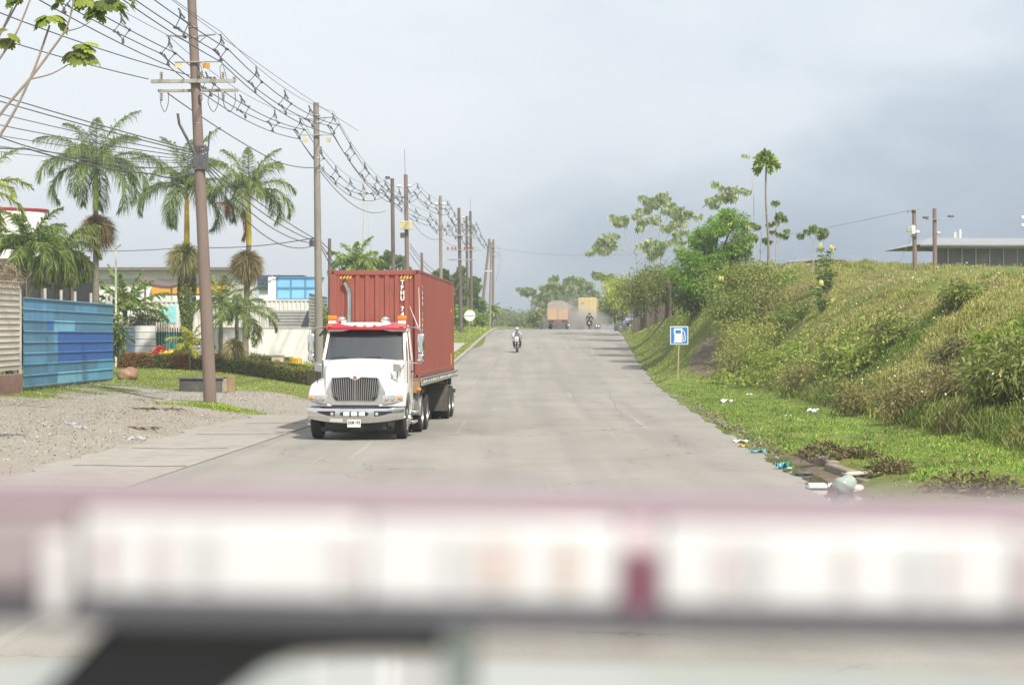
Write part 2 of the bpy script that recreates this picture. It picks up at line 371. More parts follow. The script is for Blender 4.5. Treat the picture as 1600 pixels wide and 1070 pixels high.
L2.new(tc2.outputs['Object'], wv.inputs[0]); L2.new(nzc.outputs['Color'], wv.inputs[1]); L2.new(wv.outputs[0], vo.inputs['Vector'])
crk = nramp(vo.outputs['Distance'], [(.0, (.55, .54, .52)), (.006, (1, 1, 1))], **kw)
crm = nramp(n2(.12, 3), [(.42, (0, 0, 0)), (.5, (1, 1, 1))], **kw)
c = nmix(crm, c, nmix(1., c, crk, bt='MULTIPLY', **kw), **kw)
L2.new(c, b.inputs['Base Color'])
bp = N2.new('ShaderNodeBump'); bp.inputs['Strength'].default_value = .35; bp.inputs['Distance'].default_value = .01; L2.new(n2(40, 4, .7), bp.inputs['Height']); L2.new(bp.outputs[0], b.inputs['Normal'])
ys = list(np.arange(-20, 330, 1.5))
def redge(y): return float(Rx(y)) + .12*math.sin(y*1.3)*math.sin(y*.41) - .08*abs(math.sin(y*3.1))
ysr = list(np.arange(-20, 60, .5))+list(np.arange(60, 330, 1.5))
tag(strip('road', lambda y: float(Rx(y))-RW, redge, ysr, 7, 0.004, rm, .15), kind='structure')
am = mat('concrete_apron', (.31, .29, .255), .9, vary=.16, scale=2.2, bump=.25, dirt=(.20, .18, .145), dirt_amt=.6, dscale=.8)
def aedge(y): return float(Rx(y))-RW-2.95+.35*math.sin(y*.9)*math.sin(y*.37+1)-.15*abs(math.sin(y*2.3))
tag(strip('concrete_apron', aedge, lambda y: float(Rx(y))-RW-.05, list(np.arange(8, 63.6, .5)), 5, .012, am, .1), kind='structure')
# weeds and cracks in the apron joints
jm = mat('joint_soil', (.10, .09, .055), 1, vary=.3)
for i, (y, x0, x1) in enumerate([(33.0, 0, 2.2), (38.5, .1, 2.4), (44.5, .4, 2.6), (51, .1, 2.4), (57.5, .2, 2.2)]):
    mb = MB(); xr = float(Rx(y))-RW
    pts = [(xr-x1+(x1-x0)*u, y+.15*math.sin(u*5+i), float(zr(y))+.018) for u in np.linspace(0, 1, 12)]
    for k in range(11):
        a, b_ = pts[k], pts[k+1]; w0 = .03+.04*random.random(); w1 = .03+.04*random.random()
        mb.add([(a[0], a[1]-w0, a[2]), (b_[0], b_[1]-w1, b_[2]), (b_[0], b_[1]+w1, b_[2]), (a[0], a[1]+w0, a[2])], [(0,1,2,3)])
    tag(mb.build('apron_joint', jm), kind='structure')
# faded lines and seams on the road
fl = mat('faded_paint', (.40, .39, .36), .9, vary=.25, scale=6)
def lineon(name, xo, y0, y1, w_, m, dz=.008, wav=.0):
    mb = MB(); ysl = list(np.arange(y0, y1, 1.0)); vs = []
    for y in ysl:
        x = float(Rx(y))-xo + wav*math.sin(y*.6); vs += [(x-w_/2, y, float(zr(y))+dz), (x+w_/2, y, float(zr(y))+dz)]
    mb.add(vs, [(2*i, 2*i+1, 2*i+3, 2*i+2) for i in range(len(ysl)-1)]); tag(mb.build(name, m), kind='structure')
seam = mat('road_seam', (.20, .19, .175), .9, vary=.3, scale=5)
lineon('road_seam', 2.6, 62, 92, .05, seam, wav=.05); lineon('road_seam', 9.2, 66, 130, .05, seam, wav=.05)
# left kerb and pavement beyond the truck
km = mat('kerb_concrete', (.33, .31, .28), .9, vary=.2, scale=2, bump=.2, dirt=(.17,.15,.11), dirt_amt=.6)
mb = MB(); secs = []
for y in np.arange(84, 215, 2.0):
    x = float(Rx(y))-RW; z = float(zr(y)); secs.append([(x+.02, y, z-.1), (x+.02, y, z+.16), (x-.18, y, z+.17), (x-.18, y, z-.1)])
mb.loft(secs); tag(mb.build('kerb', km), kind='structure')
mb = MB(); secs = []
for y in np.arange(88, 150, 2.0):
    x = float(Rx(y))-RW; g1 = float(gz(x-.8, y)); g2 = float(gz(x-2.4, y)); secs.append([(x-.8, y, g1-.1), (x-.8, y, g1+.05), (x-2.4, y, g2+.05), (x-2.4, y, g2-.1)])
mb.loft(secs); tag(mb.build('pavement', mat('pavement_concrete', (.36,.34,.3), .9, vary=.2, scale=2, bump=.2)), kind='structure')
# puddle in the gutter
pm = mat('puddle_water', (.055, .05, .04), .06, vary=.2, scale=2, spec=.6)
mb = MB(); L_ = []; R_ = []
for y in np.arange(28, 41.6, .6):
    k = max(0, math.sin(math.pi*(y-27.6)/14.2))**.5; L_.append((redge(y)-.25*k+.05, y, .002)); R_.append((float(Rx(y))+.1+.95*k, y, .002))
zp = -.012
vs = []
for a, c_ in zip(L_, R_): vs += [(a[0], a[1], zp), (c_[0], c_[1], zp)]
mb.add(vs, [(2*i, 2*i+1, 2*i+3, 2*i+2) for i in range(len(L_)-1)]); tag(mb.build('puddle', pm), kind='structure')
# ---------------- materials for vehicles ----------------
white = mat('truck_white_paint', (.80, .79, .77), .28, vary=.05, scale=1.5, coat=.5, dirt=(.42, .38, .31), dirt_amt=.5, dscale=1.6)
redp = mat('truck_red_paint', (.50, .025, .05), .3, vary=.06, coat=.5)
chrome = mat('chrome', (.78, .78, .77), .16, 1, vary=.05, dirt=(.35, .33, .30), dirt_amt=.35, dscale=2.2)
steel = mat('dull_steel', (.42, .42, .41), .42, .8, vary=.12, dirt=(.14, .12, .10), dirt_amt=.6)
black = mat('black_plastic', (.018, .018, .019), .55, vary=.2)
chas = mat('chassis_black', (.030, .028, .026), .7, vary=.35, dirt=(.13, .11, .085), dirt_amt=.7, dscale=2.5)
rubber = mat('tyre_rubber', (.030, .029, .028), .85, vary=.25, scale=5, dirt=(.12, .105, .085), dirt_amt=.6, dscale=2)
glass = mat('tinted_glass', (.035, .04, .045), .06, 0, vary=.0, spec=.8, coat=1)
amber = mat('amber_lens', (.85, .22, .02), .25, vary=.1, spec=.6)
lensm = mat('headlight_lens', (.55, .55, .53), .12, .3, vary=.2, scale=8)
contm = mat('container_red', (.275, .078, .057), .6, vary=.12, scale=1.2, dirt=(.16, .06, .04), dirt_amt=.75, dscale=1.8, stretch=(1, 1, .3))
wht = mat('white_marking', (.78, .77, .74), .6, vary=.08)
yel = mat('yellow_marking', (.75, .5, .04), .6, vary=.1)
rust = mat('rust', (.30, .12, .045), .9, vary=.4, scale=6)
wood = mat('deck_timber', (.22, .165, .10), .85, vary=.3, scale=2)
galv = mat('galvanised', (.30, .29, .27), .6, .4, vary=.15)

def wheel_meshes(r, wd, dual, deep):
    """tyre and rim around x axis, outer face at x=0 going inwards (negative x)."""
    Mx = Matrix.Rotation(R(90), 4, 'Y')
    t = MB(); pr = [(r*.60, -wd), (r*.82, -wd*.99), (r*.95, -wd*.93), (r, -wd*.80)]
    for k in range(5):
        a = -wd*.8+wd*.6*(k+.28)/5; pr += [(r, a), (r-.012, a+.004), (r-.012, a+.016), (r, a+.02)]
    pr += [(r, -wd*.2), (r*.95, -wd*.07), (r*.82, -wd*.01), (r*.60, 0)]
    t.lathe(pr, 32, Mx, cap=False)
    if dual: t.lathe([(p, q-wd*1.12) for p, q in pr], 32, Mx, cap=False)
    m = MB()
    if deep: m.lathe([(r*.60, -.01), (r*.57, -.01), (r*.54, -.10), (r*.40, -.13), (r*.30, -.12), (r*.24, -.11), (r*.22, -.03), (r*.12, -.02), (.001, -.02)], 32, Mx, cap=False)
    else: m.lathe([(r*.60, -.01), (r*.57, -.01), (r*.55, -.05), (r*.45, .0), (r*.30, .02), (r*.22, .03), (r*.20, .08), (.001, .085)], 32, Mx, cap=False)
    for k in range(10):
        a = 2*math.pi*k/10; m.lathe([(.016, -.13 if deep else 0), (.016, -.08 if deep else .04)], 6, Matrix.Translation((0, math.cos(a)*r*.36, math.sin(a)*r*.36)) @ Mx)
    return t, m
def make_wheel(parent, x, y, r=.51, wd=.29, dual=False, side=1, deep=False, steer=0):
    t, m = wheel_meshes(r, wd, dual, deep)
    o = t.build('wheel', rubber, parent, smooth=40); rimo = m.build('rim', chrome if not deep else steel, o, smooth=40)
    o.location = (x, y, r); o.rotation_euler = (0, 0, (0 if side > 0 else math.pi)+steer); return o

# ================= tractor =================
TYAW = -R(3.0)
tr = thing('truck_tractor', 'white truck tractor with a red sun visor and chrome grille driving towards the viewer', 'truck', W(554, HY, 48)*1, TYAW)
tr.location.z = 0.0
# hood: lofted sections (half width, top z, bottom z, y)
def hood_sec(y, hw, zt, zb, rr, crown):
    pts = []
    for k in range(6):
        a = math.pi/2*k/5; pts.append((-hw+rr-rr*math.cos(a)*1.0, y, zt-rr+rr*math.sin(a)))
    n = 6
    for k in range(1, n):
        u = k/n; pts.append((-hw+rr+(2*hw-2*rr)*u, y-0.03*math.sin(math.pi*u), zt+crown*math.sin(math.pi*u)))
    for k in range(6):
        a = math.pi/2*(1-k/5); pts.append((hw-rr+rr*math.cos(a), y, zt-rr+rr*math.sin(a)))
    pts.append((hw, y, zb)); pts.append((-hw, y, zb)); return pts
mb = MB(); mb.loft([hood_sec(.16, .74, 1.50, .80, .12, .05), hood_sec(.20, .76, 1.60, .80, .16, .05), hood_sec(.34, .80, 1.68, .80, .18, .05), hood_sec(.75, .88, 1.80, .85, .2, .05), hood_sec(1.3, .96, 1.92, .9, .2, .05), hood_sec(1.78, 1.02, 2.0, .95, .2, .04)])
hood = mb.build('hood', white, tr, smooth=50)
mb = MB(); mb.box(-.03, .03, .55, .60, 1.84, 1.87); mb.build('ornament', chrome, hood, bevel=.01)
# fenders
for sx in (-1, 1):
    prof = [(.10, .86), (.10, 1.02), (.14, 1.16), (.26, 1.36), (.45, 1.50), (.8, 1.58), (1.2, 1.60), (1.6, 1.52), (1.85, 1.36), (1.92, 1.1), (1.92, .80), (1.72, .62)]
    arch = [(1.08+.66*math.cos(a), .54+.66*math.sin(a)) for a in np.linspace(R(12), R(152), 14)]
    prof = prof + arch[0:]
    secs = []
    for u, xx in ((0, .60), (.35, .84), (.7, 1.08), (.88, 1.20), (1, 1.235)):
        q = []
        for (py_, pz_) in prof:
            isarch = (py_, pz_) in arch
            zz = pz_; yy = py_
            if not isarch:
                if pz_ > .95: zz = pz_-(pz_-.95)*(.05*u+.32*max(0, u-.55)/.45*1.0)
                if py_ < .5: yy = py_+(.26*u**2.2)
            q.append((sx*xx, yy, zz))
        secs.append(q)
    mb = MB(); mb.loft(secs); f = mb.build('fender', white, tr, smooth=48)
    mb = MB(); mb.lathe([(.62, -.05), (.62, -.52)], 20, Matrix.Translation((sx*1.15 if sx > 0 else -.68+.05, 1.08, .54)) @ Matrix.Rotation(R(90), 4, 'Y')); 
    # headlamp cluster: curved wrap-around lens
    secs = []
    for u in np.linspace(0, 1, 8):
        x = .70+.50*u; yb = .085+.24*max(0, (u-.15))**1.8
        hh = .125*(1-.55*u*u)+.01; zc = 1.02+.04*u
        secs.append([(sx*x, yb+.02, zc-hh), (sx*x, yb-.015, zc-hh*.6), (sx*x, yb, zc+hh*.8), (sx*x, yb+.05, zc+hh)])
    mb = MB(); mb.loft(secs); hl = mb.build('headlight', lensm, tr, smooth=50)
    mb = MB()
    for q, (xx, rr) in enumerate(((.80, .055), (.94, .055))):
        mb.lathe([(rr, 0), (rr*.8, .02), (.001, .03)], 14, Matrix.Translation((sx*xx, .075+.24*max(0, (xx-.70)/.5-.15)**1.8, 1.04)) @ Matrix.Rotation(R(90), 4, 'X'), cap=False)
    mb.build('reflector', chrome, hl)
    mb = MB(); mb.ell((sx*1.10, .20, 1.06), .07, .05, .04); mb.build('turn_signal', amber, hl)
# grille with chrome surround
def gx(z, sgn):        # grille outline half width
    return .585-.10*max(0, (1.12-z)/.2)**1.5
mb = MB()
out = [(-.60, 1.585), (-.16, 1.605), (0, 1.52), (.16, 1.605), (.60, 1.585), (.76, 1.20), (.80, 1.0), (.60, .86), (-.60, .86), (-.80, 1.0), (-.76, 1.20)]
mb.prism(out, .10, .20, 'y'); gs = mb.build('grille_surround', chrome, tr, bevel=.03, seg=3)
mb = MB(); inn = [(-.575, 1.565), (-.16, 1.585), (0, 1.50), (.16, 1.585), (.575, 1.565), (.60, 1.35), (.56, 1.08), (.48, .985), (-.48, .985), (-.56, 1.08), (-.60, 1.35)]
mb.prism(inn, .085, .12, 'y'); mb.build('grille_opening', black, tr)
mb = MB()
for k in range(-10, 11):
    x = k*.056; top = 1.56 if abs(x) > .16 else 1.50+abs(x)/.16*.07; lim = .985 if abs(x) < .48 else 1.08
    xt = x*1.03; xb = x*.93; w_ = .008 if k else .014
    mb.add([(xb-w_, .06, lim+.01), (xb+w_, .06, lim+.01), (xt+w_, .06, top-.01), (xt-w_, .06, top-.01), (xb-w_, .09, lim+.01), (xb+w_, .09, lim+.01), (xt+w_, .09, top-.01), (xt-w_, .09, top-.01)], [(0,1,2,3),(4,7,6,5),(0,4,5,1),(1,5,6,2),(2,6,7,3),(3,7,4,0)])
for s in (-1, 1):
    mb.tube([(s*.575, .07, 1.565), (s*.16, .07, 1.585), (0, .07, 1.50)], .014, 6); mb.tube([(s*.575, .07, 1.565), (s*.60, .07, 1.35), (s*.56, .07, 1.08), (s*.48, .07, .985), (0, .07, .985)], .014, 6)
mb.build('grille', steel, tr)
mb = MB(); mb.prism([(0, 1.50), (-.07, 1.59), (0, 1.64), (.07, 1.59)], .062, .10, 'y'); em = mb.build('emblem', chrome, tr, bevel=.008)
mb = MB(); mb.prism([(0, 1.535), (-.04, 1.59), (0, 1.615), (.04, 1.59)], .056, .0625, 'y'); mb.build('emblem_inset', redp, em)
# bumper: curved chrome with openings (front face as strips with holes)
def bump_y(x): return -.06+.30*(abs(x)/1.22)**2.6
def bsec(x):
    y = bump_y(x); zt = .835-.02*(1-abs(x)/1.22); zb = .44+.11*(abs(x)/1.22)**2.2
    return [(x, y+.05, zt), (x, y, zt-.02), (x, y-.03, zt-.16), (x, y, zb+.06), (x, y+.03, zb), (x, y+.22, zb), (x, y+.22, zt)]
mb = MB(); mb.loft([bsec(x) for x in np.linspace(-1.22, 1.22, 33)]); bu = mb.build('bumper', chrome, tr, smooth=50)
def face_patch(x0, x1, z0f, z1f, off, m, name, par, n=10):
    mb = MB(); vs = []
    for x in np.linspace(x0, x1, n):
        a, c_ = z0f(x), z1f(x); y = bump_y(x)-.037-off
        vs += [(x, y, a), (x, y, c_), (x, y+.05, a), (x, y+.05, c_)]
    fs = []
    for i in range(n-1): q = 4*i; fs += [(q, q+4, q+5, q+1), (q+1, q+5, q+7, q+3), (q, q+2, q+6, q+4)]
    mb.add(vs, fs); return mb.build(name, m, par)
face_patch(-.36, .36, lambda x: .605+.05*(abs(x)/.36)**8, lambda x: .735-.04*(abs(x)/.36)**8, .012, black, 'air_slot', bu, 14)
for s in (-1, 1):
    a, b_ = (.50, .95) if s > 0 else (-.95, -.50)
    face_patch(a, b_, lambda x: .615+.10*((abs(x)-.5)/.45)**2, lambda x: .745-.01*((abs(x)-.5)/.45), .012, black, 'air_slot', bu, 10)
    mb = MB(); mb.lathe([(.045, 0), (.03, .02), (.001, .02)], 12, Matrix.Translation((s*.56, bump_y(.56)-.055, .67)) @ Matrix.Rotation(R(90), 4, 'X')); mb.build('fog_lamp', lensm, bu)
for k in (-1, 0, 1):
    mb = MB(); mb.box(k*.195-.08, k*.195+.08, -.125, -.105, .62, .725); mb.build('driving_light', mat('lamp_cover_white', (.7,.7,.66), .4, vary=.05), bu, bevel=.012)
face_patch(-.62, -.28, lambda x: .475, lambda x: .535, .008, mat('rusty_chrome'), 'rust_patch', bu, 6)
mb = MB(); mb.box(-.17, .17, -.12, -.105, .34, .54); pl = mb.build('license_plate', mat('plate_white', (.72, .70, .66), .5, vary=.1, scale=8), tr, bevel=.01)
MXZ = Matrix.Rotation(R(90), 4, 'X')
text_mesh('SXM 193', .105, 'plate_number', black, pl, Matrix.Translation((0, -.123, .455)) @ MXZ, .002, .002, .78)
mb = MB(); mb.box(-1.1, 1.1, .05, .12, .84, .865); mb.build('bumper_gap', black, tr)
# under-front parts, axle, frame
mb = MB(); mb.box(-.78, .78, .2, .5, .28, .46); mb.box(-.55, .55, .5, 1.3, .25, .5); mb.tube([(-1.0, 1.08, .5), (1.0, 1.08, .5)], .07, 8); mb.box(-.9, .9, .35, .42, .22, .34); mb.build('front_axle', chas, tr)
mb = MB(); mb.box(-.45, -.36, .3, 6.6, .78, 1.04); mb.box(.36, .45, .3, 6.6, .78, 1.04)
for y in (2.2, 3.2, 4.6, 5.4, 6.5): mb.box(-.36, .36, y, y+.1, .82, 1.0)
for y in (4.55, 5.95): mb.tube([(-1.0, y, .52), (1.0, y, .52)], .09, 8); mb.ell((0, y, .52), .24, .24, .24, 12, 8)
mb.build('frame', chas, tr)
# cab
cab = MB()
def cab_sec(y, hw, zt, zb, rr=.12):
    return [(-hw, y, zb), (-hw, y, zt-rr), (-hw+rr*.4, y, zt-rr*.35), (-hw+rr*1.2, y, zt), (hw-rr*1.2, y, zt), (hw-rr*.4, y, zt-rr*.35), (hw, y, zt-rr), (hw, y, zb)]
# body below the windows + roof + pillars
low = MB(); low.loft([[(-1.02, 1.66, .95), (-1.02, 1.66, 1.92), (1.02, 1.66, 1.92), (1.02, 1.66, .95)], [(-1.10, 1.95, .72), (-1.10, 1.95, 2.0), (1.10, 1.95, 2.0), (1.10, 1.95, .72)],
     [(-1.13, 2.6, .66), (-1.13, 2.6, 2.0), (1.13, 2.6, 2.0), (1.13, 2.6, .66)], [(-1.13, 3.35, .66), (-1.13, 3.35, 2.0), (1.13, 3.35, 2.0), (1.13, 3.35, .66)]]); body = low.build('cab', white, tr, smooth=30, bevel=.03)
mb = MB(); mb.loft([cab_sec(2.30, 1.02, 2.84, 2.74), cab_sec(2.45, 1.04, 2.93, 2.74), cab_sec(2.9, 1.05, 2.98, 2.74), cab_sec(3.36, 1.05, 2.95, 2.74)]); mb.build('roof', white, body, smooth=50)
for s in (-1, 1):
    mb = MB()
    def pil(xb, yb, xt, yt, wx, wy): mb.add([(s*(xb-wx), yb, 1.98), (s*xb, yb, 1.98), (s*xb, yb+wy, 1.98), (s*(xb-wx), yb+wy, 1.98), (s*(xt-wx), yt, 2.78), (s*xt, yt, 2.78), (s*xt, yt+wy, 2.78), (s*(xt-wx), yt+wy, 2.78)], [(0,1,2,3),(4,5,6,7),(0,1,5,4),(1,2,6,5),(2,3,7,6),(3,0,4,7)])
    for q_ in ((1.10, 1.84, 1.02, 2.34, .07, .09), (1.13, 2.22, 1.04, 2.55, .05, .05), (1.13, 3.0, 1.05, 3.0, .05, .34)):
        mb = MB(); pil(*q_); mb.build('pillar', white, body, bevel=.015)
    mb = MB(); mb.add([(s*1.115, 1.95, 1.98), (s*1.115, 3.0, 1.98), (s*1.035, 3.0, 2.76), (s*1.02, 2.42, 2.76)], [(0,1,2,3)]); mb.build('side_window', glass, body, smooth=0)
    # door seams and handle
    mb = MB(); mb.box(s*1.128, s*1.140, 2.02, 2.94, .86, 1.99); dr = mb.build('door', white, body, bevel=.012)
    mb = MB(); mb.box(s*1.13, s*1.165, 2.72, 2.88, 1.66, 1.71); mb.build('handle', black, dr)
    mb = MB(); mb.box(s*.80, s*1.16, 2.0, 2.9, .42, .50); mb.box(s*.84, s*1.33, 1.95, 2.9, .60, .68); mb.box(s*.84, s*1.30, 1.95, 2.9, .34, .42); mb.box(s*.7, s*1.12, 2.05, 2.85, .50, .9); mb.build('step', chrome, tr, bevel=.02)
mb = MB(); mb.box(-1.04, 1.04, 3.25, 3.35, 1.9, 2.78); mb.build('cab_back', white, body)
# windscreen: two planes in one, slightly curved
mb = MB(); vs = []
nw = 13
for k in range(nw):
    u = k/(nw-1)*2-1
    vs += [(u*1.04, 1.80+.16*u*u, 1.97+.02*(1-u*u)), (u*.965, 2.30+.12*u*u, 2.80)]
mb.add(vs, [(2*i, 2*i+2, 2*i+3, 2*i+1) for i in range(nw-1)]); ws = mb.build('windscreen', glass, body, smooth=80)
mb = MB(); vs = []
for k in range(nw):
    u = (k/(nw-1)*2-1)*.97; zl = 2.61-.0*u; tt = (zl+.09*max(0, abs(u)-.82)/.15-1.97)/.83; tt = min(tt, .97)
    xw = u*(1.04-.075*tt); yb = 1.80+.16*u*u+tt*(.5-.04*u*u)
    vs += [(xw, yb-.012, 1.97+.83*tt), (u*.965, 2.285+.12*u*u, 2.80)]
mb.add(vs, [(2*i, 2*i+2, 2*i+3, 2*i+1) for i in range(nw-1)]); mb.build('sun_strip', black, ws, smooth=80)
for x0, x1 in ((-.85, -.40), (-.05, .45)):
    mb = MB(); mb.tube([((x0+x1)/2, 1.74, 1.985), ((x0+x1)/2+.1, 1.80, 2.04)], .012, 5); mb.tube([(x0, 1.83, 2.04), ((x0+x1)/2, 1.80, 2.065), (x1, 1.80, 2.055)], .014, 5); mb.build('wiper', black, ws)
# visor: red ends, white middle
mb = MB(); secs = []
for u in np.linspace(-1, 1, 17):
    x = 1.05*u; y = 2.05+.16*u*u; c_ = .03*(1-u*u)
    secs.append([(x, y, 2.775+c_*.3), (x, y-.02, 2.82+c_), (x, y+.06, 2.93+c_), (x, y+.38, 2.95+c_), (x, y+.38, 2.90+c_), (x, y+.05, 2.78+c_*.3)])
mb.loft(secs); vi = mb.build('sun_visor', redp, tr, smooth=50)
mb = MB(); secs = []
for u in np.linspace(-.62, .62, 15):
    x = 1.05*u; y = 2.05+.16*u*u-.004; c_ = .03*(1-u*u); lo = 2.83+.085*(abs(u)/.62)**2
    secs.append([(x, y-.02+.02*(lo-2.82)/.11*4, lo+c_), (x, y+.055, 2.935+c_), (x, y+.37, 2.956+c_)])
mb.loft(secs, close=False); mb.build('visor_panel', white, vi, smooth=50)
for x in (-.25, 0, .25, -.93, .93):
    mb = MB(); mb.ell((x, 2.05+.16*(x/1.05)**2, 2.905 if abs(x) < .5 else 2.875), .06, .05, .022); mb.build('marker_lamp', amber if abs(x) > .5 else mat('clear_amber', (.8, .55, .2), .3, vary=.1), vi)
# roof beacons, horns, mirrors, antennas
for s in (-1, 1):
    mb = MB(); mb.box(s*.92-.12, s*.92+.12, 2.42, 2.56, 3.02, 3.15); bc = mb.build('beacon', amber, tr, bevel=.03)
    mb = MB(); mb.box(s*.92-.10, s*.92+.10, 2.43, 2.55, 2.93, 3.02); mb.build('beacon_base', wht, bc)
    mb = MB(); xh = -.64 if s < 0 else .50
    mb.ell((xh, 2.34, 3.04), .125, .16, .10, 16, 10); mb.box(xh-.05, xh+.05, 2.3, 2.4, 2.92, 2.98); mb.build('roof_lamp', chrome, tr)
    xm = 1.44*s
    mb = MB(); mb.tube([(s*1.02, 2.5, 2.84), (s*1.30, 2.35, 2.84), (xm, 2.3, 2.78), (xm, 2.3, 2.64)], .018, 6); ma = mb.build('mirror_arm', chrome, tr); mb = MB(); mb.tube([(s*1.1, 2.3, 1.92), (s*1.28, 2.25, 1.92), (xm, 2.28, 1.90), (xm, 2.3, 2.0)], .018, 6); mb.build('mirror_arm', chrome, tr)
    mb = MB(); mb.box(xm-.10, xm+.09, 2.22, 2.36, 2.18, 2.68); mb.build('mirror', chrome, ma, bevel=.05, seg=3)
    mb = MB(); mb.box(xm-.095, xm+.085, 2.20, 2.34, 1.95, 2.16); mb.build('convex_mirror', chrome, ma, bevel=.05, seg=3)
    # hood mirror on its stalk
    xs = s*1.0
    mb = MB(); mb.tube([(xs, .55, 1.20), (xs+.02*s, .50, 1.80)], .012, 5); mb.tube([(xs+.02*s, .5, 1.5), (s*.80, .75, 1.52)], .008, 5); mb.tube([(xs, .52, 1.68), (s*1.06, 1.7, 1.86)], .01, 5); mb.ell((xs, .42, 1.20), .055, .04, .055, 10, 8); hm = mb.build('hood_mirror_stalk', black, tr)
    mb = MB(); mb.box(xs-.09, xs+.10, .46, .53, 1.72, 1.92); mb.build('hood_mirror', steel, hm, bevel=.02)
mb = MB(); mb.tube([(1.40, 2.36, 2.84), (1.37, 2.38, 3.9)], [.012, .006], 5); mb.build('antenna', wht, tr)
mb = MB(); mb.tube([(1.36, 2.36, 2.84), (1.12, 2.5, 3.4)], [.01, .005], 5); mb.build('antenna', wht, tr)
mb = MB(); mb.tube([(-1.04, 2.3, 2.84), (-1.22, 2.2, 2.62)], .03, 6); mb.build('wind_deflector', black, tr)
# exhaust stack
mb = MB(); mb.tube([(-.62, 3.55, 1.2), (-.62, 3.55, 3.72), (-.645, 3.55, 3.86), (-.70, 3.52, 4.0), (-.735, 3.5, 4.07)], [.075, .075, .075, .072, .085], 14, cap=False); mb.tube([(-.62, 3.55, 1.1), (-.62, 3.55, 2.4)], .12, 14); mb.build('exhaust_stack', chrome, tr, smooth=50)
mb = MB(); mb.tube([(-.735, 3.5, 4.06), (-.736, 3.5, 4.075)], .07, 12); mb.build('exhaust_mouth', black, tr)
# fuel tanks, rear quarter mudguards
for s in (-1, 1):
    mb = MB(); mb.lathe([(.02, 0), (.27, .0), (.30, .03), (.30, .95), (.27, .98), (.02, .98)], 20, Matrix.Translation((s*.92, 2.95, .74)) @ Matrix.Rotation(R(-90), 4, 'X')); mb.build('fuel_tank', steel, tr, smooth=40)
    mb = MB(); arc = [(4.55+.62*math.cos(a), .53+.62*math.sin(a)) for a in np.linspace(R(185), R(80), 12)]; arc2 = [(4.55+.59*math.cos(a), .53+.59*math.sin(a)) for a in np.linspace(R(80), R(185), 12)]
    mb.prism(arc+arc2, s*.66, s*1.27, 'x'); mb.build('mudguard', steel, tr)
    mb = MB(); mb.box(s*.6, s*1.24, 3.82, 3.9, .5, 1.12); mb.build('tool_box', steel, tr, bevel=.02)
for s in (-1, 1):
    make_wheel(tr, s*1.22, 1.08, side=s, steer=0)
    make_wheel(tr, s*1.26, 4.55, dual=True, side=s, deep=True)
    make_wheel(tr, s*1.26, 5.95, dual=True, side=s, deep=True)
mb = MB(); mb.box(-.45, .45, 4.7, 5.7, 1.08, 1.2); mb.build('fifth_wheel', chas, tr)
# things seen at the far left of the bumper: wheel-nut spikes
for k in range(6): mb = MB(); mb.lathe([(.016, 0), (.012, .10), (.002, .13)], 6, Matrix.Translation((-1.24, 1.08+.17*math.cos(k), .51+.17*math.sin(k))) @ Matrix.Rotation(R(-90), 4, 'Y')); mb.build('nut_cover', chrome, tr)

# ================= trailer =================
TL = -R(2.5)
cfront = W(586, HY, 51.5); cfront.z = 0
tl = thing('flatbed_trailer', 'dusty grey flatbed trailer with a slatted side rail under the red container', 'trailer', cfront, TL)
mb = MB(); mb.box(-1.26, 1.26, -.35, 12.6, 1.28, 1.36); mb.build('deck', wood, tl)
for s in (-1, 1):
    mb = MB(); mb.box(s*1.262, s*1.30, -.35, 12.6, 1.16, 1.375); mb.box(s*1.30, s*1.325, -.35, 12.6, 1.33, 1.37); mb.box(s*1.30, s*1.325, -.35, 12.6, 1.17, 1.21)
    k = -.2
    while k < 12.4: mb.box(s*1.30, s*1.32, k, k+.07, 1.21, 1.33); k += .6
    rl = mb.build('side_rail', galv, tl)
    mb = MB(); k = 0.05
    while k < 12.3: mb.box(s*1.304, s*1.312, k, k+.36, 1.235, 1.305); k += .75
    mb.build('reflective_tape', wht, rl)
mb = MB(); mb.box(-.55, -.43, .2, 12.5, .98, 1.28); mb.box(.43, .55, .2, 12.5, .98, 1.28); k = .3
while k < 12.4: mb.box(-1.24, 1.24, k, k+.08, 1.16, 1.28); k += .8
mb.tube([(-1, 9.6, .52), (1, 9.6, .52)], .08, 8); mb.tube([(-1, 10.95, .52), (1, 10.95, .52)], .08, 8); mb.box(-1.24, 1.24, 12.45, 12.58, .62, .74)
mb.build('frame', chas, tl)
mb = MB(); mb.box(-.6, .6, 8.9, 11.6, .62, 1.12); mb.box(-1.2, 1.2, 9.3, 9.9, 1.04, 1.3); mb.box(-1.2, 1.2, 10.7, 11.3, 1.04, 1.3); mb.box(-.62, -.42, 2, 8.8, .86, 1.12); mb.box(.42, .62, 2, 8.8, .86, 1.12); mb.build('suspension', chas, tl)
mb = MB(); mb.box(-1.24, 1.24, -.35, -.25, .98, 1.28); mb.build('front_bolster', mat('worn_ochre_steel', (.28, .19, .10), .8, vary=.3, scale=4), tl)
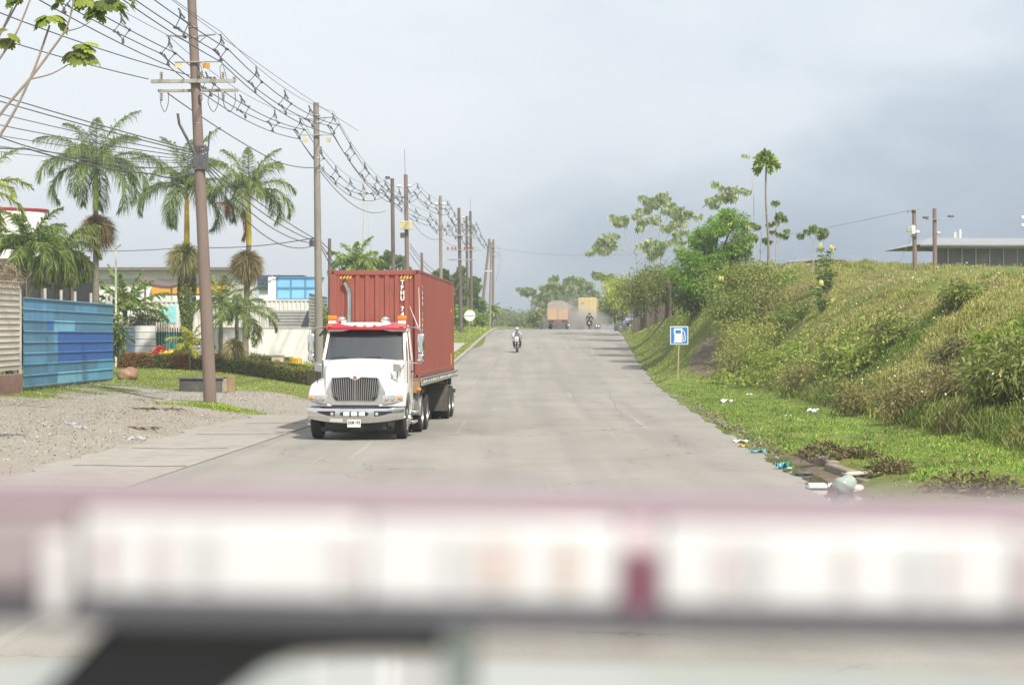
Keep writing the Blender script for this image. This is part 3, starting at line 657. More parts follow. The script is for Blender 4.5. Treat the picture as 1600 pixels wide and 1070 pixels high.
for s in (-1, 1):
    mb = MB(); mb.ell((s*1.22, -.37, 1.07), .06, .03, .045); mb.build('marker_lamp', amber, tl)
    mb = MB(); mb.box(s*.35, s*1.28, 8.70, 8.72, .28, 1.1); mb.build('mud_flap', mat('mud_flap_rubber', (.07, .068, .06), .9, vary=.3, dirt=(.16,.14,.11), dirt_amt=.8), tl)
    mb = MB(); mb.prism([(s*.6, 1.0), (s*1.25, 1.0), (s*.93, 1.26)], 8.66, 8.69, 'y'); mb.build('gusset', mat('olive_plate', (.2, .19, .08), .8, vary=.3), tl)
    mb = MB(); mb.box(s*.62, s*.74, 2.6, 2.75, .35, 1.2); mb.box(s*.55, s*.82, 2.55, 2.8, .30, .35); mb.build('landing_leg', steel, tl)
    make_wheel(tl, s*1.28, 9.6, dual=True, side=s, deep=True); make_wheel(tl, s*1.28, 10.95, dual=True, side=s, deep=True)

# ================= container =================
for o_ in tl.children:
    if o_.name.split('.')[0] in ('deck', 'side_rail', 'frame', 'front_bolster', 'marker_lamp', 'gusset'): o_.location.z += .13
cn = thing('shipping_container', 'rust red forty foot shipping container loaded on the trailer', 'container', (cfront.x, cfront.y, 1.492), TL)
CH, CL, HWc = 2.90, 12.19, 1.219
mb = MB()
for x in (-HWc, HWc-.16):
    for y in (0, CL-.16): mb.box(x, x+.16, y, y+.16, .118, CH-.118)
mb.box(-HWc+.16, HWc-.16, .02, .12, CH-.14, CH-.01); mb.box(-HWc+.16, HWc-.16, .02, .12, .02, .16); mb.box(-HWc+.16, HWc-.16, CL-.12, CL-.02, CH-.14, CH-.01); mb.box(-HWc+.16, HWc-.16, CL-.12, CL-.02, .02, .16)
for s in (-1, 1):
    x0, x1 = (HWc-.07, HWc-.005) if s > 0 else (-HWc+.005, -HWc+.07)
    mb.box(x0, x1, .16, CL-.16, CH-.08, CH-.01); mb.box(x0, x1, .16, CL-.16, .01, .16)
mb.build('corner_frame', contm, cn, bevel=.012)
mb = MB()
for x in (-HWc-.004, HWc-.174):
    for y in (-.004, CL-.156):
        for z in (0, CH-.118): mb.box(x, x+.178, y, y+.16, z, z+.118)
cst = mb.build('corner_casting', contm, cn, bevel=.01)
mb = MB()
for x in (-HWc+.085, HWc-.085):
    for z in (.06, CH-.06):
        mb.lathe([(.035, 0), (.035, .01)], 10, Matrix.Translation((x, -.004, z)) @ Matrix.Rotation(R(90), 4, 'X'))
for y in (.08, CL-.08):
    for z in (.06, CH-.06): mb.lathe([(.035, 0), (.035, .01)], 10, Matrix.Translation((HWc+.002, y, z)) @ Matrix.Rotation(R(90), 4, 'Y'))
mb.build('casting_hole', black, cst)
def corr(x0, x1, n, depth, flat=.36, sl=.14):           # corrugation path (u, depth)
    p = (x1-x0)/n; pts = []
    for i in range(n):
        a = x0+i*p; pts += [(a, 0), (a+p*flat, 0), (a+p*(flat+sl), depth), (a+p*(1-sl), depth)]
    pts.append((x1, 0)); return pts
mb = MB(); pts = corr(-HWc+.16, HWc-.16, 8, .046); vs = []
for u, dd in pts: vs += [(u, .035+dd, .15), (u, .035+dd, CH-.13)]
mb.add(vs, [(2*i, 2*i+2, 2*i+3, 2*i+1) for i in range(len(pts)-1)]); mb.build('front_wall', contm, cn, smooth=0)
for s in (-1, 1):
    mb = MB(); pts = corr(.16, CL-.16, 43, .036, .26, .24); vs = []
    for u, dd in pts: vs += [(s*(HWc-.012-dd), u, .15), (s*(HWc-.012-dd), u, CH-.075)]
    mb.add(vs, [(2*i, 2*i+2, 2*i+3, 2*i+1) for i in range(len(pts)-1)]); mb.build('side_wall', contm, cn, smooth=0)
mb = MB(); mb.box(-HWc+.06, HWc-.06, .1, CL-.1, CH-.035, CH-.02); mb.build('roof_panel', contm, cn)
mb = MB(); mb.box(-HWc+.16, -.01, CL-.06, CL-.03, .16, CH-.14); mb.box(.01, HWc-.16, CL-.06, CL-.03, .16, CH-.14)
dr = mb.build('rear_doors', contm, cn); mb = MB()
for x in (-.8, -.35, .35, .8): mb.tube([(x, CL-.01, .1), (x, CL-.01, CH-.1)], .02, 6)
mb.build('locking_bar', steel, dr)
mb = MB(); mb.box(-HWc+.1, HWc-.1, .1, CL-.1, .12, .15); mb.build('floor', chas, cn)
for x0 in (-.96, .66):
    tp = MB()
    for k in range(4):
        x = x0+k*.085; tp.add([(x, .030, CH-.24), (x+.04, .030, CH-.24), (x+.08, .030, CH-.165), (x+.04, .030, CH-.165)], [(0,1,2,3)])
    tp.build('warning_stripes', yel, cn, smooth=0)
code = 'TRHU 748193 5'
for i, ch in enumerate(code):
    if ch == ' ': continue
    text_mesh(ch, .165, 'container_number', wht, cn, Matrix.Translation((.735, .026, CH-.34-i*.142)) @ MXZ, .002, .006, .95)
    text_mesh(ch, .15, 'container_number', wht, cn, Matrix.Translation((HWc+.003, .62, CH-.48-i*.145)) @ Matrix.Rotation(R(90), 4, 'Z') @ MXZ, .002, .008, 1.1)
for i in range(2):
    mb = MB(); mb.box(HWc-.01, HWc+.004, CL-1.2-i*.0, CL-1.1, .2+i*1.7, .55+i*1.7-(.25 if i else 0)); mb.build('yellow_label', yel, cn)
# ---------------- utility poles ----------------
brownp = mat('pole_brown', (.22, .165, .138), .85, vary=.22, scale=1.2, bump=.2, dirt=(.07, .05, .04), dirt_amt=.6, stretch=(1, 1, .25))
greyp = mat('pole_grey', (.26, .235, .20), .9, vary=.18, scale=1.5, bump=.2, dirt=(.12, .10, .08), dirt_amt=.6, stretch=(1, 1, .25))
dusk = mat('pole_dark', (.15, .125, .11), .9, vary=.2, scale=1.5, dirt=(.07,.06,.05), dirt_amt=.6, stretch=(1,1,.25))
porc = mat('porcelain', (.42, .38, .33), .4, vary=.25, scale=9)
cablem = mat('cable_black', (.10, .10, .105), .6, vary=.1)
armm = mat('crossarm_grey', (.36, .35, .31), .8, vary=.25, scale=3, dirt=(.14,.12,.09), dirt_amt=.6)
def pole(base, top, r0, r1, m, label, group='utility poles along the left side of the road', name='utility_pole'):
    b_, t_ = Vector(base), Vector(top); th = thing(name, label, 'utility pole', b_, 0, group)
    mb = MB(); pts = [(t_-b_)*k/6 for k in range(7)]; pts[0] = pts[0]-Vector((0, 0, .4)); mb.tube(pts, [r0+(r1-r0)*k/6 for k in range(7)], 14)
    mb.build('pole', m, th, smooth=60); return th
def P(px, py, d): return W(px, py, d)
G = lambda px, d: Vector(((px-800)/F*d, d, float(gz((px-800)/F*d, d))))
# nearest: reddish concrete pole
b1 = G(329, 66); p1 = pole(b1, P(297, -60, 66), .23, .145, brownp, 'thick reddish brown pole leaning slightly left with a double crossarm, nearest on the gravel lot')
def axp(th, px, py, d): return P(px, py, d)-th.location
def onpole(th, py, d, off=0):  # point on the leaning axis at an image height
    ba = th.location; tp_ = getattr_top[th.name]; z = EYE-(py-HY)/F*d; k = (z-ba.z)/(tp_.z-ba.z); return (tp_-ba)*k+Vector((off, 0, 0))
getattr_top = {p1.name: P(297, -60, 66)}
def cross_arm(th, py, xl, xr, d, name='crossarm', hgt=.09, dy=-.2, m=None, tilt=0):
    a = axp(th, xl, py, d); b_ = axp(th, xr, py-tilt, d)
    mb = MB(); mb.add([(a.x, dy-.045, a.z-hgt/2), (b_.x, dy-.045, b_.z-hgt/2), (b_.x, dy+.045, b_.z-hgt/2), (a.x, dy+.045, a.z-hgt/2), (a.x, dy-.045, a.z+hgt/2), (b_.x, dy-.045, b_.z+hgt/2), (b_.x, dy+.045, b_.z+hgt/2), (a.x, dy+.045, a.z+hgt/2)],
        [(0,3,2,1),(4,5,6,7),(0,1,5,4),(1,2,6,5),(2,3,7,6),(3,0,4,7)])
    return mb.build(name, m or armm, th, bevel=.008)
def insul(th, px, py, d, h=.28, dy=-.2, down=False):
    c = axp(th, px, py, d); mb = MB(); sg = -1 if down else 1
    pr = [(.025, 0)]
    for k in range(4): z = .05+k*h*.2; pr += [(.03, z), (.075, z+.015), (.03, z+h*.12)]
    pr.append((.02, h)); pr = [(r_, z*sg) for r_, z in pr]
    mb.lathe(pr, 10, Matrix.Translation((c.x, dy, c.z))); return mb.build('insulator', porc, th, smooth=30)
def loopw(th, pts, r=.014, name='jumper_wire'):
    mb = MB(); mb.tube(catmull(pts, 5), r, 5); return mb.build(name, cablem, th)
def catmull(P_, n=6):
    P_ = [Vector(p) for p in P_]; out = []
    for i in range(len(P_)-1):
        a = P_[max(i-1, 0)]; b_ = P_[i]; c = P_[i+1]; d_ = P_[min(i+2, len(P_)-1)]
        for k in range(n):
            t = k/n; out.append(.5*((2*b_)+(-a+c)*t+(2*a-5*b_+4*c-d_)*t*t+(-a+3*b_-3*c+d_)*t**3))
    out.append(P_[-1]); return out
D1 = 66
cross_arm(p1, 129, 238, 368, D1, dy=-.24, hgt=.13, tilt=1); cross_arm(p1, 141, 245, 371, D1, dy=.24, hgt=.10, tilt=1)
cross_arm(p1, 99, 275, 344, D1, 'thin_arm', hgt=.04, tilt=1)
for px in (254, 316, 350): insul(p1, px, 127, D1, .32); insul(p1, px, 144, D1, .35, down=True)
for px in (334, 328, 365): insul(p1, px, 129, D1, .22, dy=.2)
for x0, x1 in ((254, 264), (328, 342), (352, 368)):
    a = axp(p1, x0, 150, D1); b_ = axp(p1, x1, 150, D1); c = axp(p1, (x0+x1)/2, 176, D1)
    loopw(p1, [(a.x, -.2, a.z), (a.x-.02, -.2, a.z-.3), (c.x, -.15, c.z), (b_.x, -.1, b_.z-.25), (b_.x, -.1, b_.z+.1)])
for x0, x1 in ((347, 352), (312, 316)):
    a = axp(p1, x0, 128, D1); c = axp(p1, x0+2, 104, D1); b_ = axp(p1, x1+5, 128, D1); loopw(p1, [(a.x, -.2, a.z), (c.x-.08, -.2, c.z-.1), (c.x+.02, -.2, c.z), (b_.x, -.2, b_.z)], .012)
signm = mat('faded_orange_plate', (.60, .30, .04), .6, vary=.3, scale=5); signy = mat('faded_cream_plate', (.58, .52, .30), .6, vary=.3, scale=5)
for px, mm in ((281, signy), (324, signm)):
    a = axp(p1, px, 104, D1); mb = MB(); mb.box(a.x-.12, a.x+.13, -.23, -.21, a.z-.1, a.z+.08); mb.build('warning_plate', mm, p1, bevel=.01)
for sx, xt in ((-1, 261), (1, 338)):                        # brackets carrying the spacer bundles
    a = axp(p1, 306, 58, D1); b_ = axp(p1, xt, 57 if sx < 0 else 55, D1); c = axp(p1, 306, 72, D1)
    mb = MB(); mb.tube([(a.x, -.1, a.z), (b_.x, -.1, b_.z)], .03, 6); mb.tube([(c.x, -.1, c.z), (b_.x-.25*sx, -.1, b_.z)], .02, 6); mb.build('bracket', steel, p1)
mb = MB(); a = axp(p1, 316, 238, D1)
for k in range(7): mb.tube([(a.x-.22+.07*k, -.25, a.z-.18-random.random()*.5), (a.x-.2+.06*k, -.22, a.z+.2), (a.x-.1+.05*k, .2, a.z+.1)], .02, 5)
mb.tube([(a.x+.22, -.2, a.z-.1), (a.x+.3, -.2, a.z+.7)], .03, 5); mb.tube([(a.x-.2, -.2, a.z-.1), (a.x-.75, -.2, a.z+.95), (a.x-.8, -.2, a.z+1.3)], .05, 5)
mb.box(a.x-.28, a.x+.25, -.24, -.18, a.z-.6, a.z-.1); mb.build('cable_clamp', cablem, p1)
mb = MB()
for py in (235, 242, 249, 256, 262): c = axp(p1, 316, py, D1); mb.lathe([(.20, -.03), (.215, 0), (.20, .03)], 14, Matrix.Translation((c.x, 0, c.z)), cap=False)
for py in (44, 60, 99, 193): c = axp(p1, 300+(py/260)*12, py, D1); mb.lathe([(.17, -.02), (.185, 0), (.17, .02)], 14, Matrix.Translation((c.x, 0, c.z)), cap=False)
mb.build('steel_band', steel, p1)
# second pole
b2 = G(499.5, 88); p2 = pole(b2, P(494, 161, 88), .20, .13, greyp, 'pale grey concrete pole rising directly behind the white truck cab')
for sx, xt, py in ((-1, 468, 186), (1, 521, 184)):
    a = axp(p2, 495, py+1, 88); b_ = axp(p2, xt, py, 88); mb = MB(); mb.tube([(a.x, -.1, a.z), (b_.x, -.1, b_.z)], .025, 6); mb.tube([(a.x, -.1, a.z-.4), (b_.x-.3*sx, -.1, b_.z)], .018, 6); mb.build('bracket', steel, p2)
cross_arm(p2, 212, 466, 522, 88, 'thin_arm', hgt=.035)
for px in (478, 514):
    a = axp(p2, px, 219, 88); mb = MB(); mb.box(a.x-.11, a.x+.11, -.23, -.21, a.z-.12, a.z+.1); mb.build('warning_plate', signy, p2, bevel=.01)
a = axp(p2, 489, 380, 88); mb = MB(); mb.box(a.x-.14, a.x+.12, -.3, -.1, a.z-.16, a.z+.12); mb.tube([(a.x-.2, -.1, a.z+.2), (a.x+.3, -.1, a.z+.15)], .025, 6); mb.build('junction_box', cablem, p2, bevel=.02)
insul(p2, 506, 270, 88, .3)
mb = MB()
for py in (181, 186, 192, 212, 248, 258, 268): c = axp(p2, 495+(py-160)/80, py, 88); mb.lathe([(.14, -.025), (.155, 0), (.14, .025)], 12, Matrix.Translation((c.x, 0, c.z)), cap=False)
mb.build('steel_band', steel, p2)
def small_arms(th, d, items):
    for py, xl, xr in items: cross_arm(th, py, xl, xr, d, hgt=.09)
lampw = mat('lamp_white', (.75, .75, .73), .4, vary=.05)
def lamp_on(th, px, py, d, side, m=None):
    a = axp(th, px, py, d); mb = MB(); mb.ell((a.x, -.1, a.z), .19, .12, .07, 10, 6); mb.tube([(a.x, -.1, a.z), (0.15*side*-0+ (a.x*.2), -.05, a.z-.12)], .02, 5); mb.build('street_light', m or lampw, th)
p3 = pole(G(616, 127), P(613, 279, 127), .15, .12, dusk, 'plain thin pole carrying a small dark floodlight, left of the pole with the cream box')
a = axp(p3, 606, 278, 127); mb = MB(); mb.box(a.x-.16, a.x+.14, -.2, 0, a.z-.09, a.z+.09); mb.tube([(a.x+.1, -.1, a.z), (0, 0, a.z-.25)], .02, 5); mb.build('floodlight', cablem, p3, bevel=.02)
p4 = pole(G(638, 129), P(634, 273, 129), .16, .13, brownp, 'reddish pole with twin white lamps, a cream box and a thin rod on top')
mb = MB(); a = axp(p4, 633.5, 273, 129); b_ = axp(p4, 632, 233, 129); mb.tube([(a.x, 0, a.z-.2), (b_.x, 0, b_.z)], .02, 5); mb.build('rod', steel, p4)
for px, sd_ in ((624, -1), (640.5, 1)): lamp_on(p4, px, 291, 129, sd_)
a = axp(p4, 634.5, 352, 129); mb = MB(); mb.box(a.x-.38, a.x+.40, -.45, -.18, a.z-.30, a.z+.26); bx = mb.build('metal_box', mat('cream_box', (.62, .56, .36), .6, vary=.15), p4, bevel=.02)
mb = MB()
for k in range(3): mb.box(a.x-.30, a.x+.30, -.462, -.452, a.z-.18+k*.15, a.z-.14+k*.15)
mb.build('faded_lettering', mat('ochre_stripe', (.52, .40, .12), .7), bx)
a = axp(p4, 629.5, 368, 129); mb = MB(); mb.box(a.x-.16, a.x+.14, -.35, -.1, a.z-.17, a.z+.17); mb.build('floodlight', cablem, p4, bevel=.02)
p5 = pole(G(690, 143), P(688, 306, 143), .14, .11, greyp, 'pale bare grey pole with small twin lamps, seen above the container roof')
for px in (683, 694): lamp_on(p5, px, 319, 143, 1)
p6 = pole(G(720.5, 168), P(717, 325, 168), .17, .13, dusk, 'dark pole with three crossarms and red insulators, behind the container rear')
small_arms(p6, 168, [(368, 698, 741), (391, 697, 743), (406, 699, 742)])
redi = mat('red_insulator', (.42, .08, .05), .4)
for px in (700, 707, 712, 726, 731, 738):
    c = axp(p6, px, 390, 168); mb = MB(); mb.lathe([(.05, 0), (.10, .05), (.06, .1), (.10, .15), (.04, .25)], 8, Matrix.Translation((c.x, -.2, c.z))); mb.build('insulator', redi, p6)
p7 = pole(G(731, 190), P(729, 338, 190), .15, .12, dusk, 'slim dark pole standing just left of a taller pole with a rod')
p8 = pole(G(737, 192), P(735, 330, 192), .16, .12, dusk, 'slim dark pole with a fine rod on top, just right of its shorter twin')
mb = MB(); mb.tube([(axp(p8, 735, 330, 192).x, 0, axp(p8, 735, 330, 192).z), (axp(p8, 735, 310, 192).x, 0, axp(p8, 735, 310, 192).z)], .02, 5); mb.build('rod', steel, p8)
small_arms(p8, 192, [(372, 726, 752), (391, 729, 752), (352, 724, 748)])
lamp_on(p7, 724, 340, 190, -1)
p9 = pole(G(750, 214), P(765, 373, 214), .20, .12, brownp, 'strongly leaning wooden pole near the crest of the road')
lamp_on(p9, 760, 424, 214, -1); lamp_on(p9, 766.5, 424, 214, 1)
p10 = pole(G(765, 220), P(768, 378, 220), .14, .12, greyp, 'upright pale pole right beside the leaning one at the crest')
p11 = pole(G(770, 226), P(771, 374, 226), .15, .12, brownp, 'brown upright pole with a short crossarm at the crest, farthest right of the row')
small_arms(p11, 226, [(399, 763, 784), (386, 762, 779)])
mb = MB(); a = axp(p11, 777, 386, 226); c = axp(p11, 775, 440, 226)
for k in range(2): mb.tube(catmull([(a.x+k*.2, 0, a.z), (a.x+.2+k*.25, 0, a.z-1.6), (c.x+k*.05, 0, c.z)], 4), .012, 4)
mb.build('jumper_wire', cablem, p11)
p0 = pole(G(515.5, 118), P(515, 373, 118), .12, .10, dusk, 'short dark pole between the pale grey pole and the container')
p12 = pole(G(661, 150), P(659, 395, 150), .13, .10, brownp, 'short brown pole whose top just clears the container roof')
# right side poles on the hill
rp1 = pole(P(1430, 440, 112), P(1428, 327, 112), .15, .11, brownp, 'brown pole with a white transformer on the hill', 'utility poles on the hill')
a = axp(rp1, 1426, 360, 112)
mb = MB(); mb.lathe([(.10, -.25), (.13, -.22), (.13, .2), (.08, .27), (.02, .28)], 14, Matrix.Translation((a.x-.03, -.28, a.z))); mb.build('transformer', lampw, rp1)
mb = MB(); mb.ell((a.x+.24, -.25, a.z-.12), .12, .12, .12); mb.build('transformer', lampw, rp1)
mb = MB(); mb.box(a.x-.38, a.x-.12, -.3, -.1, a.z-.1, a.z+.2); mb.build('metal_box', porc, rp1, bevel=.02)
cross_arm(rp1, 330, 1414, 1440, 112, hgt=.06, tilt=4); cross_arm(rp1, 369, 1419, 1436, 112, hgt=.05)
for px in (1418, 1424): insul(rp1, px, 333, 112, .2, dy=-.1)
rp2 = pole(P(1461, 440, 118), P(1460, 326, 118), .15, .12, brownp, 'bare brown pole with two lamp arms beside the grey roofed building', 'utility poles on the hill')
cross_arm(rp2, 343, 1444, 1486, 118, 'lamp_arm', hgt=.05)
for px, py in ((1446, 341), (1485, 339)):
    a = axp(rp2, px, py, 118); mb = MB(); mb.box(a.x-.2, a.x+.15, -.3, -.05, a.z-.03, a.z+.09); mb.build('lamp', dusk, rp2, bevel=.02)
a = axp(rp2, 1466, 364, 118); mb = MB(); mb.ell((a.x, -.1, a.z), .12, .1, .08); mb.build('camera_dome', lampw, rp2)
# ---------------- overhead lines ----------------
def sagpts(A, B, sag, n=14): return [A.lerp(B, k/n)-Vector((0, 0, 4*sag*(k/n)*(1-k/n))) for k in range(n+1)]
def line(label, nodes, sags, r, name='overhead_wire', cat='cable', group=None, m=None):
    pts = []
    for i in range(len(nodes)-1): q = sagpts(nodes[i], nodes[i+1], sags[i]); pts += q if i == 0 else q[1:]
    o0 = pts[0]; mb = MB(); mb.tube([p-o0 for p in pts], r, 5); o = mb.build(name, m or cablem, smooth=80); o.location = o0; return tag(o, label, cat, group)
spc_b = MB(); q = .27
spc_b.tube([(0, 0, .62), (.05, 0, .5), (0, 0, .30)], .035, 6)
for a_, b_ in (((0,0,.30), (-q,0,0)), ((0,0,.30), (q,0,0)), ((-q,0,0), (0,0,-.30)), ((q,0,0), (0,0,-.30))): spc_b.tube([a_, b_], .017, 5)
spc_b.tube([(0, 0, -.30), (0, 0, -.42)], .05, 6)
for a_ in ((-q, 0, 0), (q, 0, 0), (0, 0, -.42)):
    for k in (-.06, .0, .06): spc_b.tube([(a_[0], k-.015, a_[2]), (a_[0], k+.015, a_[2])], .052, 8)
spc_b.tube([(.02, 0, .48), (.16, 0, .22)], .036, 6); spc_b.tube([(-.16, 0, -.02), (-.06, 0, -.2)], .036, 6)
spo = spc_b.build('spacer', cablem); spacer_mesh = spo.data; bpy.data.objects.remove(spo)
def bundle(label, nodes, sags, nsp, group):
    root = thing('spacer_cable', label, 'power cable', nodes[0], 0, group)
    pts = []; marks = []
    for i in range(len(nodes)-1):
        q_ = sagpts(nodes[i], nodes[i+1], sags[i], 24); pts += q_ if i == 0 else q_[1:]
        for k in range(nsp[i]): u = (k+.0)/nsp[i]; marks.append(nodes[i].lerp(nodes[i+1], u)-Vector((0, 0, 4*sags[i]*u*(1-u))))
    for off in ((-.27, 0), (.27, 0), (0, -.42)):
        mb = MB(); mb.tube([p-nodes[0]+Vector((off[0], 0, off[1])) for p in pts], .018, 5); mb.build('conductor', cablem, root, smooth=80)
    mb = MB(); mb.tube([p-nodes[0]+Vector((0, 0, .62)) for p in pts], .010, 4); mb.build('messenger_wire', cablem, root, smooth=80)
    for p in marks:
        if p.y < 14: continue
        o = bpy.data.objects.new('spacer', spacer_mesh); COL.objects.link(o); o.parent = root; o.location = p-nodes[0]; o.rotation_euler = (0, R(rng.normal(0, 7)), R(rng.normal(0, 14))); q_s = .86+.1*rng.random(); o.scale = (q_s, 1, q_s)
GB = 'spacer cable bundles on the roadside poles'
RB = [Vector((-11.4, 20, 12.7)), P(345, 78, 66), P(521, 196, 88), P(652, 300, 129), P(700, 326, 143), P(732, 348, 168), P(744, 356, 192), P(762, 382, 215), P(776, 396, 240)]
bundle('upper triple power cable with diamond spacers running on the road side of the poles', RB, [.55, .45, 1.5, .4, .7, .6, .6, .3], [7, 4, 7, 3, 4, 3, 3, 2], GB)
LB = [Vector((-13.6, 20, 12.4)), P(263, 84, 66), P(468, 203, 88), P(602, 296, 127), P(672, 344, 143), P(706, 352, 168), P(722, 366, 190), P(742, 386, 215)]
bundle('lower triple power cable with diamond spacers running on the fence side of the poles', LB, [.55, .45, 1.3, .4, .6, .6, .6], [7, 4, 6, 3, 4, 3, 3], GB)
line('long thin wire sweeping from the top left corner down to the nearest pole crossarm', [Vector((-19, 30, 11.6)), P(232, 124, 66)], [.5], .018)
line('thin wire from the top left passing just under the spacer cables to the nearest pole', [Vector((-18, 30, 12.4)), P(296, 118, 66)], [.6], .018)
line('single wire descending from the nearest pole crossarm past the second pole', [P(262, 146, 66), P(430, 252, 80), P(496, 262, 88), P(602, 330, 127)], [.1, .1, .8], .02)
TG = 'telephone wires to the nearest pole'
for i, (y0, y1, r_) in enumerate(((142, 238, .022), (147, 241, .022), (163, 244, .016), (177, 247, .018), (190, 250, .014), (203, 252, .014), (208, 254, .012))):
    line(['topmost', 'second highest', 'third highest', 'fourth highest', 'third lowest', 'second lowest', 'lowest'][i]+' of the seven thin wires crossing the left edge behind the big palm', [P(-560, y0-(y1-y0)*560/312-10, 58), P(312, y1, 66)], [.25+.08*i], r_, group=TG)
line('thick sagging black cable looping low from the left edge to the nearest pole', [P(-200, 218, 58), P(45, 233, 60), P(240, 272, 64), P(314, 258, 66)], [.05, .12, .25], .026)
line('twisted black cable crossing the big palm crown below the thin wires', [P(-200, 150, 56), P(0, 214, 58), P(90, 240, 61), P(314, 258, 66)], [.05, .05, .25], .02)
for i, (ya, yb, sg) in enumerate(((250, 372, .15), (254, 376, .35), (258, 380, .6), (262, 384, 1.0))):
    line(['straightest', 'second straightest', 'third straightest', 'most sagging'][i]+' of the four low wires between the two nearest poles', [P(320, ya, 66), P(490, yb, 88)], [sg], .02, group='low wires between the two nearest poles')
line('dark wire crossing low from the left rooftops to the second pole', [P(120, 392, 120), P(300, 386, 110), P(496, 371, 88)], [.1, .2], .022)
for i, (ya, yb, sg) in enumerate(((376, 402, 1.2), (380, 408, 2.0), (384, 414, 2.6))):
    line(['upper', 'middle', 'lower'][i]+' of the three wires sagging from the second pole behind the container', [P(500, ya, 88), P(636, yb, 129)], [sg], .022, group='wires sagging behind the container')
for i, (ya, yb) in enumerate(((385, 430), (395, 440), (380, 420))):
    line(['middle', 'lower', 'upper'][i]+' of the three wires falling from the cream box pole toward the far poles', [P(640, ya, 129), P(722, yb, 168)], [1.2], .02, group='wires falling toward the far poles')
line('faint wire sagging between the container roof poles below the spacer cables', [P(640, 340, 129), P(690, 372, 143), P(735, 365, 192)], [.6, .9], .016)
line('faint long wire spanning the sky from the crest poles to the hill pole', [P(778, 388, 230), P(1416, 330, 112)], [1.6], .011)
line('guy wire slanting down left from the hill transformer pole', [P(1427, 365, 112), P(1403, 415, 108)], [0], .012, group='guy wires of the hill pole')
line('faint straight wire high in the sky above the second pole', [Vector((-13, 30, 14.0)), P(560, 205, 90)], [.4], .010)
# lattice mast
mm = thing('lattice_mast', 'faint lattice radio mast far behind the pole row', 'mast', P(570, 470, 300)); h_ = 24.0
mb = MB()
for k in range(3):
    a_ = 2*math.pi*k/3; mb.tube([(1.0*math.cos(a_), 1.0*math.sin(a_), 0), (.25*math.cos(a_), .25*math.sin(a_), h_-4)], .05, 4)
for j in range(14):
    z0, z1 = j*(h_-4)/14, (j+1)*(h_-4)/14
    for k in range(3):
        a_ = 2*math.pi*k/3; c_ = 2*math.pi*(k+1)/3; ra, rb = 1-.75*z0/(h_-4), 1-.75*z1/(h_-4); mb.tube([(ra*math.cos(a_), ra*math.sin(a_), z0), (rb*math.cos(c_), rb*math.sin(c_), z1)], .03, 4)
for z in (h_-6, h_-9): mb.tube([(-1.8, 0, z), (1.8, 0, z)], .05, 4)
mb.build('mast', mat('mast_steel', (.5, .5, .5), .6, vary=.05), mm)
# round sign seen from behind, left verge
sb = G(734, 155); rs = thing('round_sign', 'white back of a round road sign on a slim post on the left verge', 'road sign', sb)
mb = MB(); mb.tube([(0, 0, -.2), (0, 0, 2.2)], .03, 8); mb.build('post', mat('ochre_post', (.42, .38, .2), .7), rs)
zc = P(734, 493, 155).z-sb.z
mb = MB(); mb.lathe([(.44, -.012), (.45, 0), (.44, .012)], 28, Matrix.Translation((0, -.05, zc)) @ Matrix.Rotation(R(90), 4, 'X')); mb.build('sign_plate', wht, rs)
mb = MB(); mb.box(-.41, .41, -.085, -.062, zc-.02, zc+.02); mb.build('brace', steel, rs)
# fuel sign
sb = G(1061, 97); fs_ = thing('fuel_sign', 'square blue sign with a white petrol pump symbol on a yellowish post', 'road sign', sb, R(4))
top = P(1062, 524, 97).z-sb.z
blue = mat('sign_blue', (.02, .19, .50), .45, vary=.08, scale=3)
mb = MB(); mb.tube([(-.08, 0, -.3), (.01, 0, top+.1)], .03, 8); mb.build('post', mat('yellow_green_post', (.45, .42, .18), .7, vary=.2), fs_)
hw = .46; mb = MB(); mb.box(-hw, hw, -.05, -.035, top-hw, top+hw); pt = mb.build('sign_plate', wht, fs_, bevel=.004)
mb = MB(); mb.box(-hw+.04, hw-.04, -.054, -.0505, top-hw+.04, top+hw-.04); mb.build('blue_field', blue, pt)
mb = MB(); mb.box(-.28, .17, -.060, -.0545, top-.36, top-.30); mb.box(-.24, .13, -.060, -.0545, top-.30, top+.06); mb.box(-.27, -.20, -.0601, -.0545, top+.06, top+.36); mb.box(.09, .16, -.0601, -.0545, top+.06, top+.36); mb.box(-.20, .09, -.060, -.0545, top+.27, top+.36); mb.box(-.20, .09, -.060, -.0545, top+.06, top+.09)
mb.build('pump_symbol', wht, pt)
mb = MB(); mb.tube([(.15, -.058, top+.26), (.26, -.058, top+.16), (.30, -.058, top-.1), (.31, -.058, top-.24), (.25, -.058, top-.31), (.19, -.058, top-.24), (.17, -.058, top+.0), (.13, -.058, top+.02)], .026, 6); mb.build('hose_symbol', wht, pt)
# ---------------- vegetation ----------------
barkm = mat('bark', (.20, .165, .12), .95, vary=.3, scale=5, bump=.4); barkl = mat('pale_bark', (.42, .39, .33), .9, vary=.2, scale=4); barkd = mat('dark_bark', (.10, .08, .06), .95, vary=.3, scale=6, bump=.4)
def rnd(a, b, n=None): return rng.uniform(a, b, n)
def blob_leaves(nb, c, rad, n, size, ca, cb, flat=1.0, shell=.55, droop=.5, aspect=.5, zb=.2):
    d = unit(n); rr = shell+(1.05-shell)*rng.random((n, 1))**.7
    lump = 1+.18*np.sin(d[:, :1]*5+c[0])*np.sin(d[:, 1:2]*6+c[1]*2)+.12*np.sin(d[:, 2:3]*9+c[0]*3)
    Pp = np.array(c)+d*rr*lump*np.array([rad, rad, rad*flat])
    D = d*1.0+unit(n, zb)*.9; L = size*rnd(.6, 1.4, n)
    nb.leaf(Pp, D, L, L*aspect, cols(n, ca, cb, .16), droop=droop)
